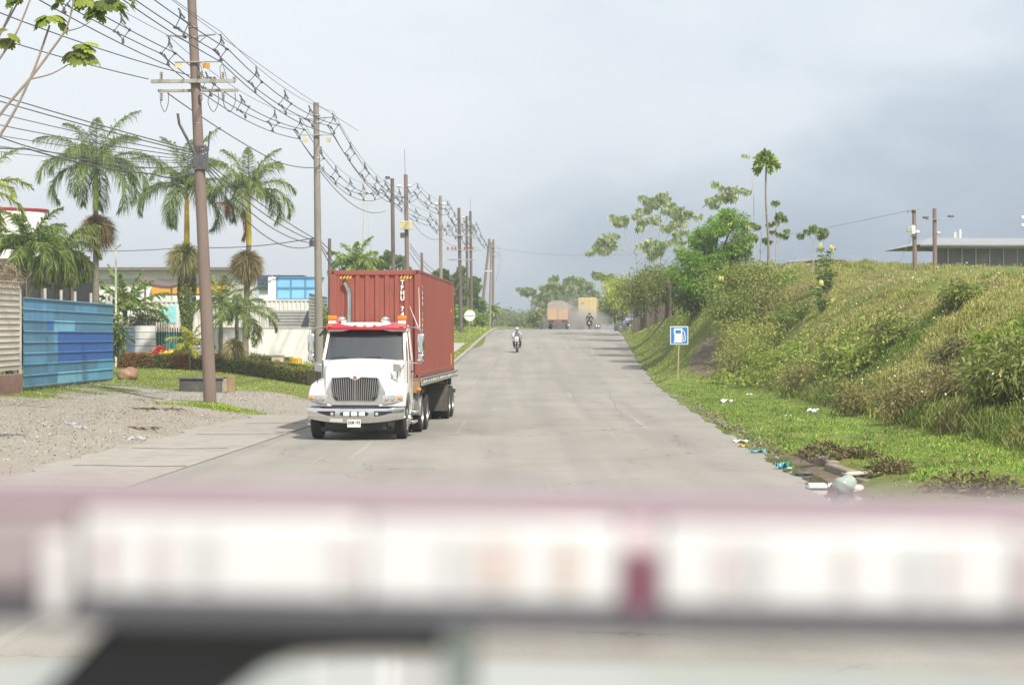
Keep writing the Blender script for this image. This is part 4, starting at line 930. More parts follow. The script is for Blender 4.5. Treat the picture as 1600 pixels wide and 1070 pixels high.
def limb_tree(name, label, base, trunk_pts, limbs, blobs, ca, cb, nleaf, lsize, cat='tree', group=None, bark=None, r0=.12, flat=.8, droop=.5, aspect=.5, m=None, shell=.45):
    th = thing(name, label, cat, base, 0, group)
    mb = MB(); tp = catmull(trunk_pts, 4); n = len(tp); mb.tube(tp, [r0*(1-.6*k/(n-1)) for k in range(n)], 8)
    mb.build('trunk', bark or barkm, th, smooth=60)
    mb = MB()
    for a, b_ in limbs:
        a, b_ = Vector(a), Vector(b_); mid = a.lerp(b_, .5)+Vector((rnd(-.1, .1), rnd(-.1, .1), .08*(b_-a).length)); mb.tube(catmull([a, mid, b_], 3), [r0*.42]*3+[r0*.3]*3+[r0*.15], 5)
    if limbs: mb.build('limbs', bark or barkm, th, smooth=60)
    nb = NB(); tot = sum(q[3]**2 for q in blobs)
    for q in blobs: blob_leaves(nb, q[:3], q[3], max(30, int(nleaf*q[3]**2/tot)), lsize, ca, cb, flat=flat, droop=droop, aspect=aspect, shell=shell)
    nb.build('crown', m or LEAF, th); return th
def bushy(name, label, base, w, d, h, n, size, ca, cb, cat='shrub', group=None, nb_=10, aspect=.5, m=None, stems=4, flatb=1.):
    base = Vector(base); bl = []
    for k in range(nb_):
        a = rnd(0, 6.28); q = math.sqrt(rnd(0, 1))*.62; bl.append((math.cos(a)*w*.5*q*1.2, math.sin(a)*d*.5*q*1.2, h*rnd(.28, .75), min(w, d, h)*rnd(.22, .36)))
    th = thing(name, label, cat, base, 0, group); mb = MB()
    for k in range(stems): b_ = bl[k % nb_]; mb.tube([(rnd(-.1, .1)*w, rnd(-.1, .1)*d, -.1), (b_[0]*.6, b_[1]*.6, b_[2]*.6), (b_[0], b_[1], b_[2])], [.03+h*.008, .025, .012], 5)
    mb.build('stems', barkm, th)
    nb = NB(); tot = sum(q[3]**2 for q in bl)
    for q in bl: blob_leaves(nb, q[:3], q[3], int(n*q[3]**2/tot)+5, size, ca, cb, aspect=aspect, flat=flatb, shell=.3)
    nb.build('foliage', m or LEAF, th); return th
# ---- palms ----
def frond(nb, base, az, el, L, droopk, ca, cb, nl=42, ll=.55, lw=.035, ldroop=.55, mb=None, twist=0., plum=.35, rr=.022):
    n = 14; dirh = np.array([math.cos(az), math.sin(az), 0]); pts = []; p = np.array(base, float); e_ = el; st = L/n
    for k in range(n+1):
        pts.append(p.copy()); p = p + (dirh*math.cos(e_)+np.array([0, 0, math.sin(e_)]))*st; e_ -= droopk/n*(0.5+1.2*k/n)
    pts = np.array(pts)
    if mb is not None: mb.tube([Vector(q) for q in pts], [rr*(1.15-k/n) for k in range(n+1)], 5)
    t = np.linspace(.10, .985, nl); f = t*n; i = np.minimum(f.astype(int), n-1); u = (f-i)[:, None]
    Pp = pts[i]*(1-u)+pts[i+1]*u; T = pts[i+1]-pts[i]; T /= np.linalg.norm(T, axis=1, keepdims=True)
    side = np.cross(T, np.array([0, 0, 1.])); side /= (np.linalg.norm(side, axis=1, keepdims=True)+1e-6); up = np.cross(side, T)
    prof = (np.sin(np.pi*np.clip(t*.86+.12, 0, 1))**.7)[:, None]
    for sg in (-1, 1):
        k = rng.normal(0, plum, (nl, 1)); D = side*sg*(1-.35*t[:, None]) + T*(.55+.5*t[:, None]) + up*(k+.15)
        Ln = ll*prof[:, 0]*rnd(.8, 1.15, nl)
        nb.leaf(Pp, D, Ln, lw*rnd(.8, 1.2, nl), cols(nl, ca, cb, .13), droop=ldroop, up=None, wmid=1.1, wbase=.8, wtip=.15)
def palm(label, base, H, crown_r, nf=15, ca=(.035, .085, .02), cb=(.10, .17, .035), r0=.19, shaft=None, cat='palm tree', group=None, lean=(0, 0), el0=-.5, el1=1.35, droop=1.7, nl=44, ll=.5, name='palm_tree', trunkm=None, lw=.035, ldroop=.6, shaftlen=1.3, upright=0, seed=0):
    global rng; rng = np.random.default_rng(100+seed)
    th = thing(name, label, cat, base, 0, group); tip = Vector((lean[0], lean[1], H))
    mb = MB(); n = 14; prof = [r0*(1.15-.25*k/n+.08*math.sin(k*1.3)) for k in range(n+1)]
    hs = H-(shaftlen if shaft else 0)
    mb.tube([Vector((tip.x*(k/n)**1.5, tip.y*(k/n)**1.5, hs*k/n-.2*(k == 0))) for k in range(n+1)], prof, 12); mb.build('trunk', trunkm or mat('palm_trunk', (.20, .175, .14), .9, vary=.3, scale=3, bump=.5, stretch=(1, 1, 4)), th, smooth=60)
    if shaft:
        mb = MB(); mb.tube([(tip.x, tip.y, hs-.1), (tip.x, tip.y, hs+.15), (tip.x, tip.y, hs+shaftlen*.7), (tip.x, tip.y, H+.1)], [r0*.8, r0*.95, r0*.75, r0*.45], 12); mb.build('crownshaft', shaft, th, smooth=60)
    nb = NB(); mr = MB()
    for k in range(nf):
        az = k*2.39996+rnd(-.2, .2); u = (k+.5)/nf; el = el1+(el0-el1)*u**.8
        frond(nb, (tip.x, tip.y, H), az, el+rnd(-.1, .1), crown_r*rnd(.9, 1.12), droop*(.5+.9*u), ca, cb, nl=nl, ll=ll, lw=lw, ldroop=ldroop, mb=mr)
    mr.build('leaf_stalks', mat('palm_stalk', (.22, .27, .06), .6, vary=.2), th); nb.build('fronds', LEAF, th); return th
def epiphyte(label, c, r, ca, cb, n=1500, hang=.3, seed=0, gr='spiky ball plants on the palm trunks'):
    global rng; rng = np.random.default_rng(300+seed)
    nb = NB(); d = unit(n); d[:, 2] -= hang*.3; Pp = d*r*.25*rng.random((n, 1)); L = r*rnd(.65, 1.2, n)
    nb.leaf(Pp, d, L, .03+.0*L, cols(n, ca, cb, .2), droop=.5, wmid=1, wbase=1, wtip=.2)
    core = MB(); o = nb.build('spiky_plant', DULL); o.location = c; return tag(o, label, 'plant', gr)
ysh = mat('crownshaft_yellow', (.55, .42, .04), .5, vary=.15); gsh = mat('crownshaft_green', (.25, .33, .05), .5, vary=.15)
gA, gB = (.05, .09, .028), (.145, .20, .06)
pa = P(150, 470, 99); bA = Vector((pa.x, 99, float(gz(pa.x, 99))))
palm('tall slender royal palm with a green crownshaft, tallest behind the blue fence', bA, P(150, 262, 99).z-bA.z, 3.7, 20, gA, gB, r0=.155, shaft=gsh, nl=96, ll=.95, shaftlen=2.2, seed=1, el0=.05, el1=1.45, droop=2.1, lw=.034, ldroop=.9)
bB = G(292, 104); palm('royal palm with a yellow crownshaft just left of the nearest pole', bB, P(291, 296, 104).z-bB.z, 3.7, 17, gA, gB, r0=.17, shaft=ysh, nl=92, ll=.92, shaftlen=3.0, seed=2, el0=.0, el1=1.52, droop=1.9, lw=.034, ldroop=.85)
bC = G(383, 102); palm('royal palm with a yellow crownshaft right of the nearest pole', bC, P(389, 300, 102).z-bC.z, 3.2, 17, gA, (.19, .24, .09), r0=.16, shaft=ysh, nl=88, ll=.85, shaftlen=2.8, seed=3, el0=.1, el1=1.45, droop=1.9, lean=(.2, 0), lw=.034, ldroop=.8)
bD = G(370, 97); palm('short palm with drooping fronds in front of the white wall', bD, P(370, 490, 97).z-bD.z, 2.6, 14, (.06, .10, .03), (.18, .23, .09), r0=.10, nl=60, ll=.6, seed=4, el0=-.2, el1=1.2, droop=1.8, lw=.04)
bE = P(47, 470, 80); bE.z = float(gz(bE.x, 80)); palm('broad dark green palm standing behind the cream sheet fence', bE, P(47, 385, 80).z-bE.z, 2.4, 17, (.05, .09, .025), (.15, .20, .06), r0=.12, nl=64, ll=.65, seed=5, el0=0, el1=1.2, droop=1.7, shaft=gsh, shaftlen=1.0, lw=.05)
bF = P(92, 470, 86); bF.z = float(gz(bF.x, 86)); palm('bushy palm with long hanging fronds between the cream fence palm and the tall royal palm', bF, P(96, 392, 86).z-bF.z, 2.5, 22, (.05, .085, .025), (.15, .19, .06), r0=.13, nl=70, ll=.6, seed=6, el0=-.2, el1=1.2, droop=2.4, lw=.04, ldroop=.9)
bG = P(-40, 470, 84); bG.z = float(gz(bG.x, 84)); palm('palm reaching into the left edge of the photo with yellow green fronds', bG, P(-45, 300, 84).z-bG.z, 3.0, 15, (.09, .15, .02), (.25, .28, .05), r0=.15, nl=52, ll=.7, seed=7, el0=-.5, el1=1.2, droop=1.7, lw=.05)
bH = P(196, 500, 117); bH.z = float(gz(bH.x, 117)); palm('low fan shaped palm with bright broad fronds behind the blue fence', bH, P(196, 486, 117).z-bH.z, 3.0, 18, (.06, .12, .02), (.20, .26, .06), r0=.15, nl=40, ll=.75, seed=8, el0=.1, el1=1.4, droop=.9, lw=.09)
bI = G(297, 100); palm('small yellowish palm sapling beside the striped blue fence', bI, P(297, 535, 100).z-bI.z, 1.25, 11, (.12, .16, .02), (.35, .33, .05), r0=.05, nl=26, ll=.42, seed=9, el0=-.1, el1=1.3, droop=1.3, lw=.05)
bJ = P(345, 500, 108); bJ.z = float(gz(bJ.x, 108)); palm('pale palm with arching fronds directly behind the nearest pole', bJ, P(338, 470, 108).z-bJ.z, 2.6, 15, (.10, .15, .03), (.28, .30, .08), r0=.12, nl=42, ll=.6, seed=10, el0=-.2, el1=1.3, droop=1.5, lw=.05)
# dead brown frond by the pole
th = thing('dead_frond', 'hanging dead reddish brown palm frond right of the nearest pole', 'palm frond', P(328, 318, 103)); nb = NB(); mr = MB(); frond(nb, (0, 0, 0), -.3, .1, 3.6, 2.4, (.16, .06, .045), (.28, .13, .09), nl=60, ll=.75, lw=.04, ldroop=.9, mb=mr); mr.build('stalk', barkm, th); nb.build('leaflets', DULL, th)
epiphyte('spiky brown ball plant clinging to the tallest palm behind the blue fence', P(153, 354, 98.8), 1.0, (.08, .06, .035), (.20, .16, .085), 2600, seed=1)
epiphyte('spiky green grey ball plant on the palm left of the nearest pole', P(288, 398, 103.8), 1.0, (.13, .14, .06), (.30, .30, .16), 2600, seed=2)
epiphyte('spiky tan ball plant on the palm right of the nearest pole', P(386, 408, 101.8), .95, (.12, .10, .05), (.24, .21, .12), 2600, seed=3)
epiphyte('pale spiky ball plant on the thin stem of the short palm', P(366, 540, 96.9), .65, (.20, .19, .10), (.36, .34, .20), 1500, seed=4)
nb = NB(); n = 3200; hB = P(291, 415, 104).z-bB.z
a = rnd(0, 6.28, n); z = rnd(.6, hB, n); rr = .20+.22*np.exp(-((z-hB+1.2)/1.3)**2)
Pp = np.stack([np.cos(a)*rr, np.sin(a)*rr, z], 1); D = np.stack([np.cos(a), np.sin(a), -.8*np.ones(n)], 1); nb.leaf(Pp, D, rnd(.08, .2, n), .07, cols(n, (.05, .09, .02), (.13, .17, .05), .2), droop=.4)
o = nb.build('climbing_vine', LEAF); o.location = bB; tag(o, 'dense green vine wrapped round the palm trunk left of the nearest pole', 'climbing plant')
rng = np.random.default_rng(11)
# ---- hedges ----
def hedge(label, pts, w_, h_, n, ca, cb, red=.0, size=.09):
    th = thing('hedge', label, 'hedge', G(*pts[0]) if False else Vector((pts[0][0], pts[0][1], float(gz(*pts[0])))), 0)
    o0 = th.location; nb = NB(); P0 = np.array(pts); seg = np.linalg.norm(np.diff(P0, axis=0), axis=1); cs = np.concatenate([[0], np.cumsum(seg)]); s_ = rnd(0, cs[-1], n)
    X = np.interp(s_, cs, P0[:, 0]); Y = np.interp(s_, cs, P0[:, 1]); a = rnd(0, 2*np.pi, n); hh = h_*(1+.06*np.sin(s_*2.1)+.05*np.sin(s_*5.3)); i = np.clip(np.searchsorted(cs, s_)-1, 0, len(seg)-1)
    T = np.diff(P0, axis=0)[i]/seg[i][:, None]; Nn = np.stack([-T[:, 1], T[:, 0]], 1); q = rng.random(n)
    side = np.where(q < .55, rnd(-1, 1, n), np.sign(rng.normal(size=n))); top = np.where(q < .55, rnd(.9, 1.04, n), rnd(.02, 1.0, n)); u = side*w_/2*(1+rng.normal(0, .05, n))
    X2 = X+Nn[:, 0]*u; Y2 = Y+Nn[:, 1]*u; Z2 = gz(X, Y)+hh*top
    D = unit(n, .6)+np.stack([Nn[:, 0]*side*.6, Nn[:, 1]*side*.6, (top > .88)*.6], 1)
    c = cols(n, ca, cb, .22); k = (rng.random(n) < red*(.5+.5*np.sin(s_*1.7))); c[k] = cols(k.sum(), (.30, .05, .03), (.40, .12, .04), .2)
    nb.leaf(np.stack([X2, Y2, Z2], 1)-np.array(o0), D, size*rnd(.7, 1.4, n), size*.55, c, droop=.3); nb.build('foliage', LEAF, th)
    mb = MB(); secs = []
    for k in np.linspace(0, cs[-1], int(cs[-1]/1.0)+2):
        x = np.interp(k, cs, P0[:, 0]); y = np.interp(k, cs, P0[:, 1]); ii = int(np.clip(np.searchsorted(cs, k)-1, 0, len(seg)-1)); t = np.diff(P0, axis=0)[ii]/seg[ii]; nn = (-t[1], t[0]); z0 = float(gz(x, y)); e_ = w_/2-.06
        secs.append([(x+nn[0]*v-o0.x, y+nn[1]*v-o0.y, z-o0.z) for v, z in ((-e_, z0-.1), (-e_, z0+h_-.07), (e_, z0+h_-.07), (e_, z0-.1))])
    mb.loft(secs); mb.build('branches', mat('hedge_inside', (.045, .045, .02), 1, vary=.4, scale=9, bump=.5), th); return th
hx = lambda px, d: ((px-800)/F*d, d)
hedge('low clipped hedge in front of the white wall, right of the nearest pole', [hx(338, 99), hx(420, 94), hx(492, 87.5)], .9, .70, 15000, (.05, .085, .02), (.16, .19, .06), .12)
hedge('reddish flecked clipped hedge left of the nearest pole', [hx(190, 103), hx(262, 102), hx(336, 99.5)], .9, .72, 13000, (.05, .08, .02), (.15, .17, .05), .45)
hedge('narrow rear hedge at the foot of the white wall', [hx(330, 105.5), hx(460, 103)], .6, .55, 7000, (.04, .08, .015), (.14, .20, .05), .1)
bushy('croton_shrub', 'red leaved croton bush by the green gate', G(250, 104), 1.2, 1.0, 1.15, 1400, .17, (.28, .02, .02), (.40, .06, .05), aspect=.6, group='shrubs in front of the gate')
bushy('croton_shrub', 'yellow leaved croton bush by the green gate', G(264, 103.5), 1.1, .9, .95, 1300, .16, (.40, .36, .03), (.55, .50, .08), aspect=.6, group='shrubs in front of the gate')
bushy('croton_shrub', 'orange tipped croton bush right of the yellow one', G(278, 103.5), .8, .8, .7, 900, .13, (.30, .10, .03), (.20, .20, .04), aspect=.6)
for px, h_, c_, lb in ((350, .9, ((.10, .05, .02), (.26, .10, .04)), 'bronze leaved clipped bush before the white wall, left of the short palm'), (392, .85, ((.05, .08, .02), (.16, .14, .04)), 'round green bush between the palm trunks before the white wall'), (411, .65, ((.06, .05, .03), (.16, .12, .06)), 'round dull brown bush right of the palm trunks'), (440, .65, ((.07, .07, .04), (.20, .17, .08)), 'round grey green bush near the stone letterbox')):
    bushy('round_bush', lb, G(px, 100), 1.5, 1.2, h_*1.1, 2200, .10, *c_, cat='bush', group='round bushes before the white wall')
bushy('grassy_clump', 'bright yellow green grassy clump at the right end of the hedge', G(468, 93), 1.9, 1.0, .9, 2200, .3, (.10, .16, .02), (.28, .34, .05), aspect=.15, cat='plant')
# dark understory behind the left fences
for px, py, d, w_, h_, lb in ((20, 470, 84, 5, 3.2, 'dark bush behind the cream sheet fence'), (120, 470, 90, 4.5, 3.2, 'dense shrub behind the blue fence below the bushy palm'), (150, 480, 93, 3.0, 3.2, 'olive shrub behind the blue fence beside the lamp post'), (232, 500, 119, 4.0, 2.8, 'green shrub behind the pale panels')):
    b_ = P(px, py, d); b_.z = float(gz(b_.x, d)); bushy('garden_shrub', lb, b_, w_, 2.4, h_*1.1, 3600, .26, (.04, .07, .018), (.14, .17, .05), nb_=14, group='shrubs behind the fences', aspect=.35)
# ---- right side trees ----
zt = lambda px, py, d: P(px, py, d)
base = G(1112, 113); base.z -= .3
def rel(px, py, d=113, dy=0, b_=None): v = P(px, py, d)-(b_ or base); return (v.x, dy, v.z)
bl = []
for (px, py, r_) in ((1065, 430, .8), (1080, 405, 1.0), (1100, 375, 1.1), (1120, 350, 1.0), (1135, 335, .7), (1150, 345, .7), (1160, 370, .8), (1150, 395, 1.0), (1130, 405, 1.3), (1105, 425, 1.1), (1075, 440, .8), (1130, 440, 1.1), (1155, 425, .9), (1098, 450, .9), (1120, 465, .8), (1062, 395, .5), (1085, 368, .5), (1145, 460, .8), (1110, 400, 1.2)):
    for k in range(3): x, y, z = rel(px+rnd(-9, 9), py+rnd(-8, 8)); bl.append((x, rnd(-1.5, 1.5), z, r_*rnd(.5, .8)))
limb_tree('green_tree', 'dense bright green leafy tree on the bank above the road', base, [(0, 0, 0), (.1, 0, 1.2), (-.1, 0, 2.2)], [((-.1, 0, 1.6+.1*k), b_[:3]) for k, b_ in enumerate(bl[::5])], bl, (.06, .14, .015), (.17, .28, .04), 34000, .15, r0=.2, aspect=.45, shell=.25)
def rosettes(nb, cs, n_leaf=9, L=.5, ca=(.10, .15, .05), cb=(.33, .38, .25), fat=.42):
    for c in cs:
        for k in range(n_leaf):
            a = 6.283*k/n_leaf+rnd(0, .6); el = rnd(-.1, .8); D0 = np.array([math.cos(a)*math.cos(el), math.sin(a)*math.cos(el), math.sin(el)])
            hub = np.array(c)+D0*L*.5+np.array([0, 0, -.05*L]); m = 7
            aa = np.linspace(0, 2*np.pi, m, endpoint=False)+rnd(0, 1); s1 = np.cross(D0, [0, 0, 1.]); s1 /= np.linalg.norm(s1)+1e-6; s2 = np.cross(D0+np.array([0, 0, -.7]), s1); s2 /= np.linalg.norm(s2)+1e-6
            D = np.cos(aa)[:, None]*s1+np.sin(aa)[:, None]*s2; cc = cols(m, ca, cb, .10)*rnd(.75, 1.2)
            nb.leaf(np.repeat(hub[None], m, 0), D, L*rnd(.42, .6, m), L*fat*.62, cc, droop=.55, up=np.cross(s1, s2), wtip=.3, wmid=1., wbase=.35)
def cecropia(label, pts_px, d, trunk, tips, L=.62, group='thin pale trees with clustered leaves', ca=(.12, .17, .07), cb=(.37, .43, .28), r0=.07, nl=7, name='cecropia_tree', bark=None, fat=.34):
    b_ = P(*trunk[0], d); g = float(gz(b_.x, d)); b_.z = min(g, b_.z) if g > -5 else b_.z; th = thing(name, label, 'tree', b_, 0, group)
    V = lambda q: P(q[0], q[1], d)-b_+Vector((0, (q[2] if len(q) > 2 else 0), 0))
    sc_ = 130/d if L > .8 else .6
    tips = [t for t in tips] + [[t[-1], (t[-1][0]+rnd(-17, 17)*sc_, t[-1][1]+rnd(-10, 15)*sc_)] for t in tips for _ in range(3 if L > .8 else 1)]; L = L*.68
    mb = MB(); tp = catmull([Vector((0, 0, 0))]+[V(q) for q in trunk[1:]], 4); n = len(tp); mb.tube(tp, [r0*(1-.65*k/(n-1)) for k in range(n)], 7); mb.build('trunk', bark or barkl, th, smooth=60)
    mb = MB(); cs = []
    for br in tips:
        q = [V(x) for x in br]; q = [v+Vector((0, rnd(-.5, .5)*i/len(q), 0)) for i, v in enumerate(q)]; cs.append(tuple(q[-1]))
        if len(q) > 1: cp = catmull(q, 4); mb.tube(cp, [r0*.45*(1-.5*k/len(cp)) for k in range(len(cp))], 5)
    if mb.v: mb.build('limbs', bark or barkl, th, smooth=60)
    nb = NB(); rosettes(nb, cs, nl, L, ca, cb, fat); nb.build('crown', LEAF, th); return th
PX = lambda *a: a
cecropia('pale branching tree leaning left over the far end of the stake fence', None, 165, [(1001, 455), (996, 410), (990, 395)],
  [[(995, 405), (975, 392), (955, 382)], [(975, 392), (960, 388), (935, 384)], [(990, 395), (978, 372), (975, 345)], [(990, 395), (1000, 370), (1001, 330)], [(1001, 350), (1008, 325), (1012, 318)], [(975, 385), (952, 372), (948, 370)], [(990, 390), (985, 365), (968, 348)], [(960, 385), (945, 378), (940, 380)], [(995, 400), (1010, 385), (1012, 392)], [(1000, 372), (1018, 355), (1018, 345)]], 1.05)
cecropia('tall pale branching tree just left of the bright green tree', None, 150, [(1034, 440), (1032, 380), (1030, 345)],
  [[(1030, 345), (1028, 325), (1032, 308)], [(1031, 360), (1042, 340), (1046, 330)], [(1032, 370), (1018, 350), (1008, 347)], [(1032, 385), (1046, 365), (1052, 352)], [(1033, 400), (1020, 390), (1012, 385)], [(1033, 395), (1042, 388), (1040, 382)], [(1030, 350), (1018, 335), (1026, 320)], [(1034, 405), (1024, 402), (1030, 395)], [(1033, 380), (1056, 372), (1060, 345)], [(1031, 340), (1036, 322), (1042, 312)]], .95)
cecropia('slender branching tree rising behind the bright green tree', None, 135, [(1062, 440), (1066, 380), (1070, 350)],
  [[(1066, 370), (1078, 345), (1076, 335)], [(1070, 350), (1090, 330), (1108, 318)], [(1090, 330), (1118, 308), (1128, 295)], [(1118, 312), (1135, 308), (1134, 306)], [(1128, 310), (1150, 302), (1158, 298)], [(1064, 390), (1052, 372), (1056, 366)], [(1068, 360), (1060, 350), (1064, 338)]], .85)
def tufted(label, d, bx, by, tx, ty, L, r0, n=16):
    b_ = P(bx, by, d); b_.z = float(gz(b_.x, d))-.1; th = thing('slender_tree', label, 'tree', b_, 0); t_ = P(tx, ty, d)-b_; mb = MB()
    mb.tube(catmull([(0, 0, 0), (t_.x*.3+.06, 0, t_.z*.35), (t_.x*.7-.05, 0, t_.z*.7), t_], 4), [r0*(1-.04*k) for k in range(13)], 7); mb.build('trunk', mat('spotted_bark', (.26, .21, .16), .9, vary=.4, scale=7), th, smooth=60)
    nb = NB()
    for j in range(n):
        a = rnd(0, 6.28); el = rnd(-.7, 1.5); D = np.array([[math.cos(a)*math.cos(el), math.sin(a)*math.cos(el), math.sin(el)]]); c0 = np.array(t_)[None]+np.array([[0, 0, .05]])+D*rnd(.2, L*.55)
        for q in range(12): nb.leaf(c0, D+unit(1)*.9, rnd(.3, .5)*L, .20*L, cols(1, (.06, .12, .015), (.26, .33, .05), .2), droop=.2, wtip=.4)
    nb.build('crown', LEAF, th); return th
tufted('tall bare trunked tree topped by one big green leaf cluster on the hill', 114, 1200, 470, 1197, 256, 1.1, .085, 22)
cecropia('thin white stemmed sapling just left of the tall tufted tree', None, 116, [(1178, 420), (1178, 340), (1177, 275)], [[(1177, 300), (1172, 262), (1168, 246)]], .4, None, r0=.035, nl=5, bark=mat('white_bark', (.55, .53, .48), .8, vary=.15))
cecropia('small dark leaved sapling right of the tall tufted tree', None, 115, [(1211, 430), (1213, 380), (1214, 350)], [[(1214, 352), (1216, 338), (1217, 335)], [(1213, 370), (1225, 352), (1226, 345)], [(1213, 385), (1222, 368), (1230, 362)], [(1212, 385), (1206, 370), (1208, 362)], [(1213, 372), (1212, 330), (1210, 318)]], .55, None, ca=(.06, .11, .03), cb=(.20, .26, .08), r0=.045, nl=7)
cecropia('small sapling with tufted leaves between the two thin trunks on the hill', None, 116, [(1188, 430), (1188, 390), (1190, 370)], [[(1190, 372), (1188, 360), (1184, 356)], [(1189, 380), (1200, 360), (1203, 352)], [(1188, 395), (1180, 380), (1178, 375)], [(1188, 400), (1196, 385), (1200, 378)]], .6, None, ca=(.07, .12, .03), cb=(.22, .28, .08), r0=.03, nl=7)
cecropia('flat topped dark sapling standing on the hill crest behind the candle bush', None, 110, [(1270, 415), (1272, 385), (1275, 372)], [[(1272, 378), (1264, 368), (1260, 363)], [(1273, 376), (1276, 366), (1274, 362)], [(1274, 374), (1286, 366), (1290, 362)], [(1273, 378), (1282, 374), (1284, 370)]], .6, None, ca=(.06, .10, .03), cb=(.18, .24, .08), r0=.035, nl=8)
def candle(label, d, px, py, spikes, L=.5):
    b_ = P(px, py, d); b_.z = float(gz(b_.x, d))-.1; th = thing('candle_bush', label, 'shrub', b_, 0, 'candle bushes with pale yellow flower spikes'); mb = MB(); nb = NB(); fb = MB()
    for (sx, sy, fl_) in spikes:
        t_ = P(sx, sy, d)-b_; t_.y = rnd(-.3, .3); mb.tube(catmull([(rnd(-.05, .05), 0, 0), (t_.x*.4, t_.y*.4, t_.z*.5), t_], 3), .02, 5)
        for k in range(60):
            u = rnd(.15, 1.0); c0 = np.array([[t_.x*u**.9, t_.y*u, t_.z*u]]); a = rnd(0, 6.28); D = np.array([[math.cos(a), math.sin(a), .45]]); nb.leaf(c0, D, rnd(.25, .5), .10, cols(1, (.05, .10, .02), (.16, .22, .05), .15), droop=.5)
        if fl_:
            for k in range(4):
                a = k*1.57+rnd(0, 1); x, y = t_.x+.09*math.cos(a), t_.y+.09*math.sin(a); fb.lathe([(.02, 0), (.055, .06), (.05, .2), (.01, .3)], 7, Matrix.Translation((x, y, t_.z-.05-rnd(0, .1))))
    mb.build('stems', barkm, th); nb.build('foliage', LEAF, th); fb.build('flower_spikes', mat('pale_yellow_flower', (.72, .68, .22), .6, vary=.2, transl=.2), th); return th
candle('candle bush on the hill crest with two bright pale yellow flower clusters', 101, 1292, 470, [(1282, 386, 1), (1300, 389, 1), (1291, 400, 0), (1303, 425, 0), (1276, 410, 0), (1296, 440, 0)])
candle('low candle bush with pale flowers on the hill face below the flat topped sapling', 93, 1284, 500, [(1284, 444, 1), (1302, 473, 1), (1275, 455, 0), (1290, 470, 0)])
candle('candle bush with cream flower spikes beside the bright green tree', 112, 1162, 440, [(1160, 346, 1), (1167, 356, 1), (1140, 352, 1), (1150, 365, 0), (1172, 372, 0), (1172, 385, 0)])
candle('small candle bush with one pale bloom at the foot of the bright green tree', 100, 1128, 465, [(1127, 438, 1), (1122, 448, 0)])
# bank-top thicket over the stake fence, shaded below
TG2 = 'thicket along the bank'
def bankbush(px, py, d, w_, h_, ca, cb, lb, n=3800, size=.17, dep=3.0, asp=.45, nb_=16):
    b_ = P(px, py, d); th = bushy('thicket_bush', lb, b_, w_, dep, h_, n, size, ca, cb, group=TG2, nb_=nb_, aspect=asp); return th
bankbush(1088, 500, 116, 4.2, 3.4, (.03, .055, .015), (.09, .12, .03), 'dark shaded bush under the bright green tree')  # leaves coloured darker to stand in for shade under the tree
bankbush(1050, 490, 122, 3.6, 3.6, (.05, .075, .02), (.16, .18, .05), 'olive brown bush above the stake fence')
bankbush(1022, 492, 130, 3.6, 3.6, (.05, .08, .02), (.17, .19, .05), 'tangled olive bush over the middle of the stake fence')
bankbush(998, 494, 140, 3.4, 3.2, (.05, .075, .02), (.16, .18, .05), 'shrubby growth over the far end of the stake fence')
bankbush(1026, 462, 140, 4.0, 2.2, (.06, .12, .02), (.20, .28, .05), 'lighter green shrub crowning the thicket')
bankbush(1150, 500, 104, 3.6, 3.0, (.06, .10, .02), (.20, .24, .05), 'mixed green bush right of the bright green tree')
bankbush(1135, 520, 101, 2.6, 2.4, (.05, .09, .02), (.18, .22, .05), 'overhanging weedy bush above the bare soil patch', size=.14)
bankbush(1172, 470, 104, 4.0, 2.4, (.07, .11, .02), (.24, .26, .07), 'pale weedy bush at the base of the thin white stemmed sapling')
bankbush(975, 492, 165, 4.0, 3.8, (.12, .17, .02), (.38, .42, .06), 'bright yellow green bush beyond the far end of the stake fence')
bankbush(968, 492, 205, 3.6, 4.6, (.05, .09, .02), (.16, .22, .05), 'dark green bush beyond the yellow green one')
# stake fence
sf_ = thing('stake_fence', 'rough fence of thin vertical stakes beneath the bank thicket', 'fence', P(987, 510, 150)); mb = MB(); o0 = sf_.location
for k in range(46):
    u = k/45; px = 988+(1048-988)*u; d = 150-30*u; py = 508-(508-478)*u; b_ = P(px, py+4, d)-o0; h_ = 2.0-.4*u
    mb.tube([b_-Vector((0, 0, .5)), b_+Vector((rnd(-.08, .08), rnd(-.08, .08), h_*rnd(.8, 1.1)))], rnd(.03, .06), 5)
mb.build('stakes', mat('stake_wood', (.16, .13, .10), .95, vary=.4, scale=3), sf_)
mb = MB()
for z_ in (.6, 1.3): mb.tube([P(987, 508, 150)-o0+Vector((0, 0, z_)), P(1048, 482, 120)-o0+Vector((0, 0, z_))], .02, 4)
mb.build('rail_wire', cablem, sf_)
# ---- far trees behind the crest ----
def far_tree(lb, px, d, w_, top, base_py, ca, cb, n=2600, size=.5, nb_=12, grp='distant trees beyond the crest', rag=.8):
    t_ = P(px, top, d); b_ = P(px, base_py, d); b_.z = float(gz(b_.x, d)); h_ = t_.z-b_.z; bl = []
    for k in range(nb_):
        a = rnd(0, 6.28); q = math.sqrt(rnd(0, 1)); bl.append((math.cos(a)*w_*.42*q, math.sin(a)*w_*.3*q, h_*(1-rnd(.08, .62)), w_*rnd(.12, .22)))
    bl.append((0, 0, h_*.9, w_*.16))
    return limb_tree('distant_tree', lb, b_, [(0, 0, -.3), (rnd(-.3, .3), 0, h_*.4), (0, 0, h_*.75)], [((0, 0, h_*.4), q[:3]) for q in bl[:6]], bl, ca, cb, n, size, group=grp, r0=.14+.01*h_, shell=.2, m=DULL, bark=barkm)
fa, fb_ = (.06, .09, .03), (.16, .19, .07)
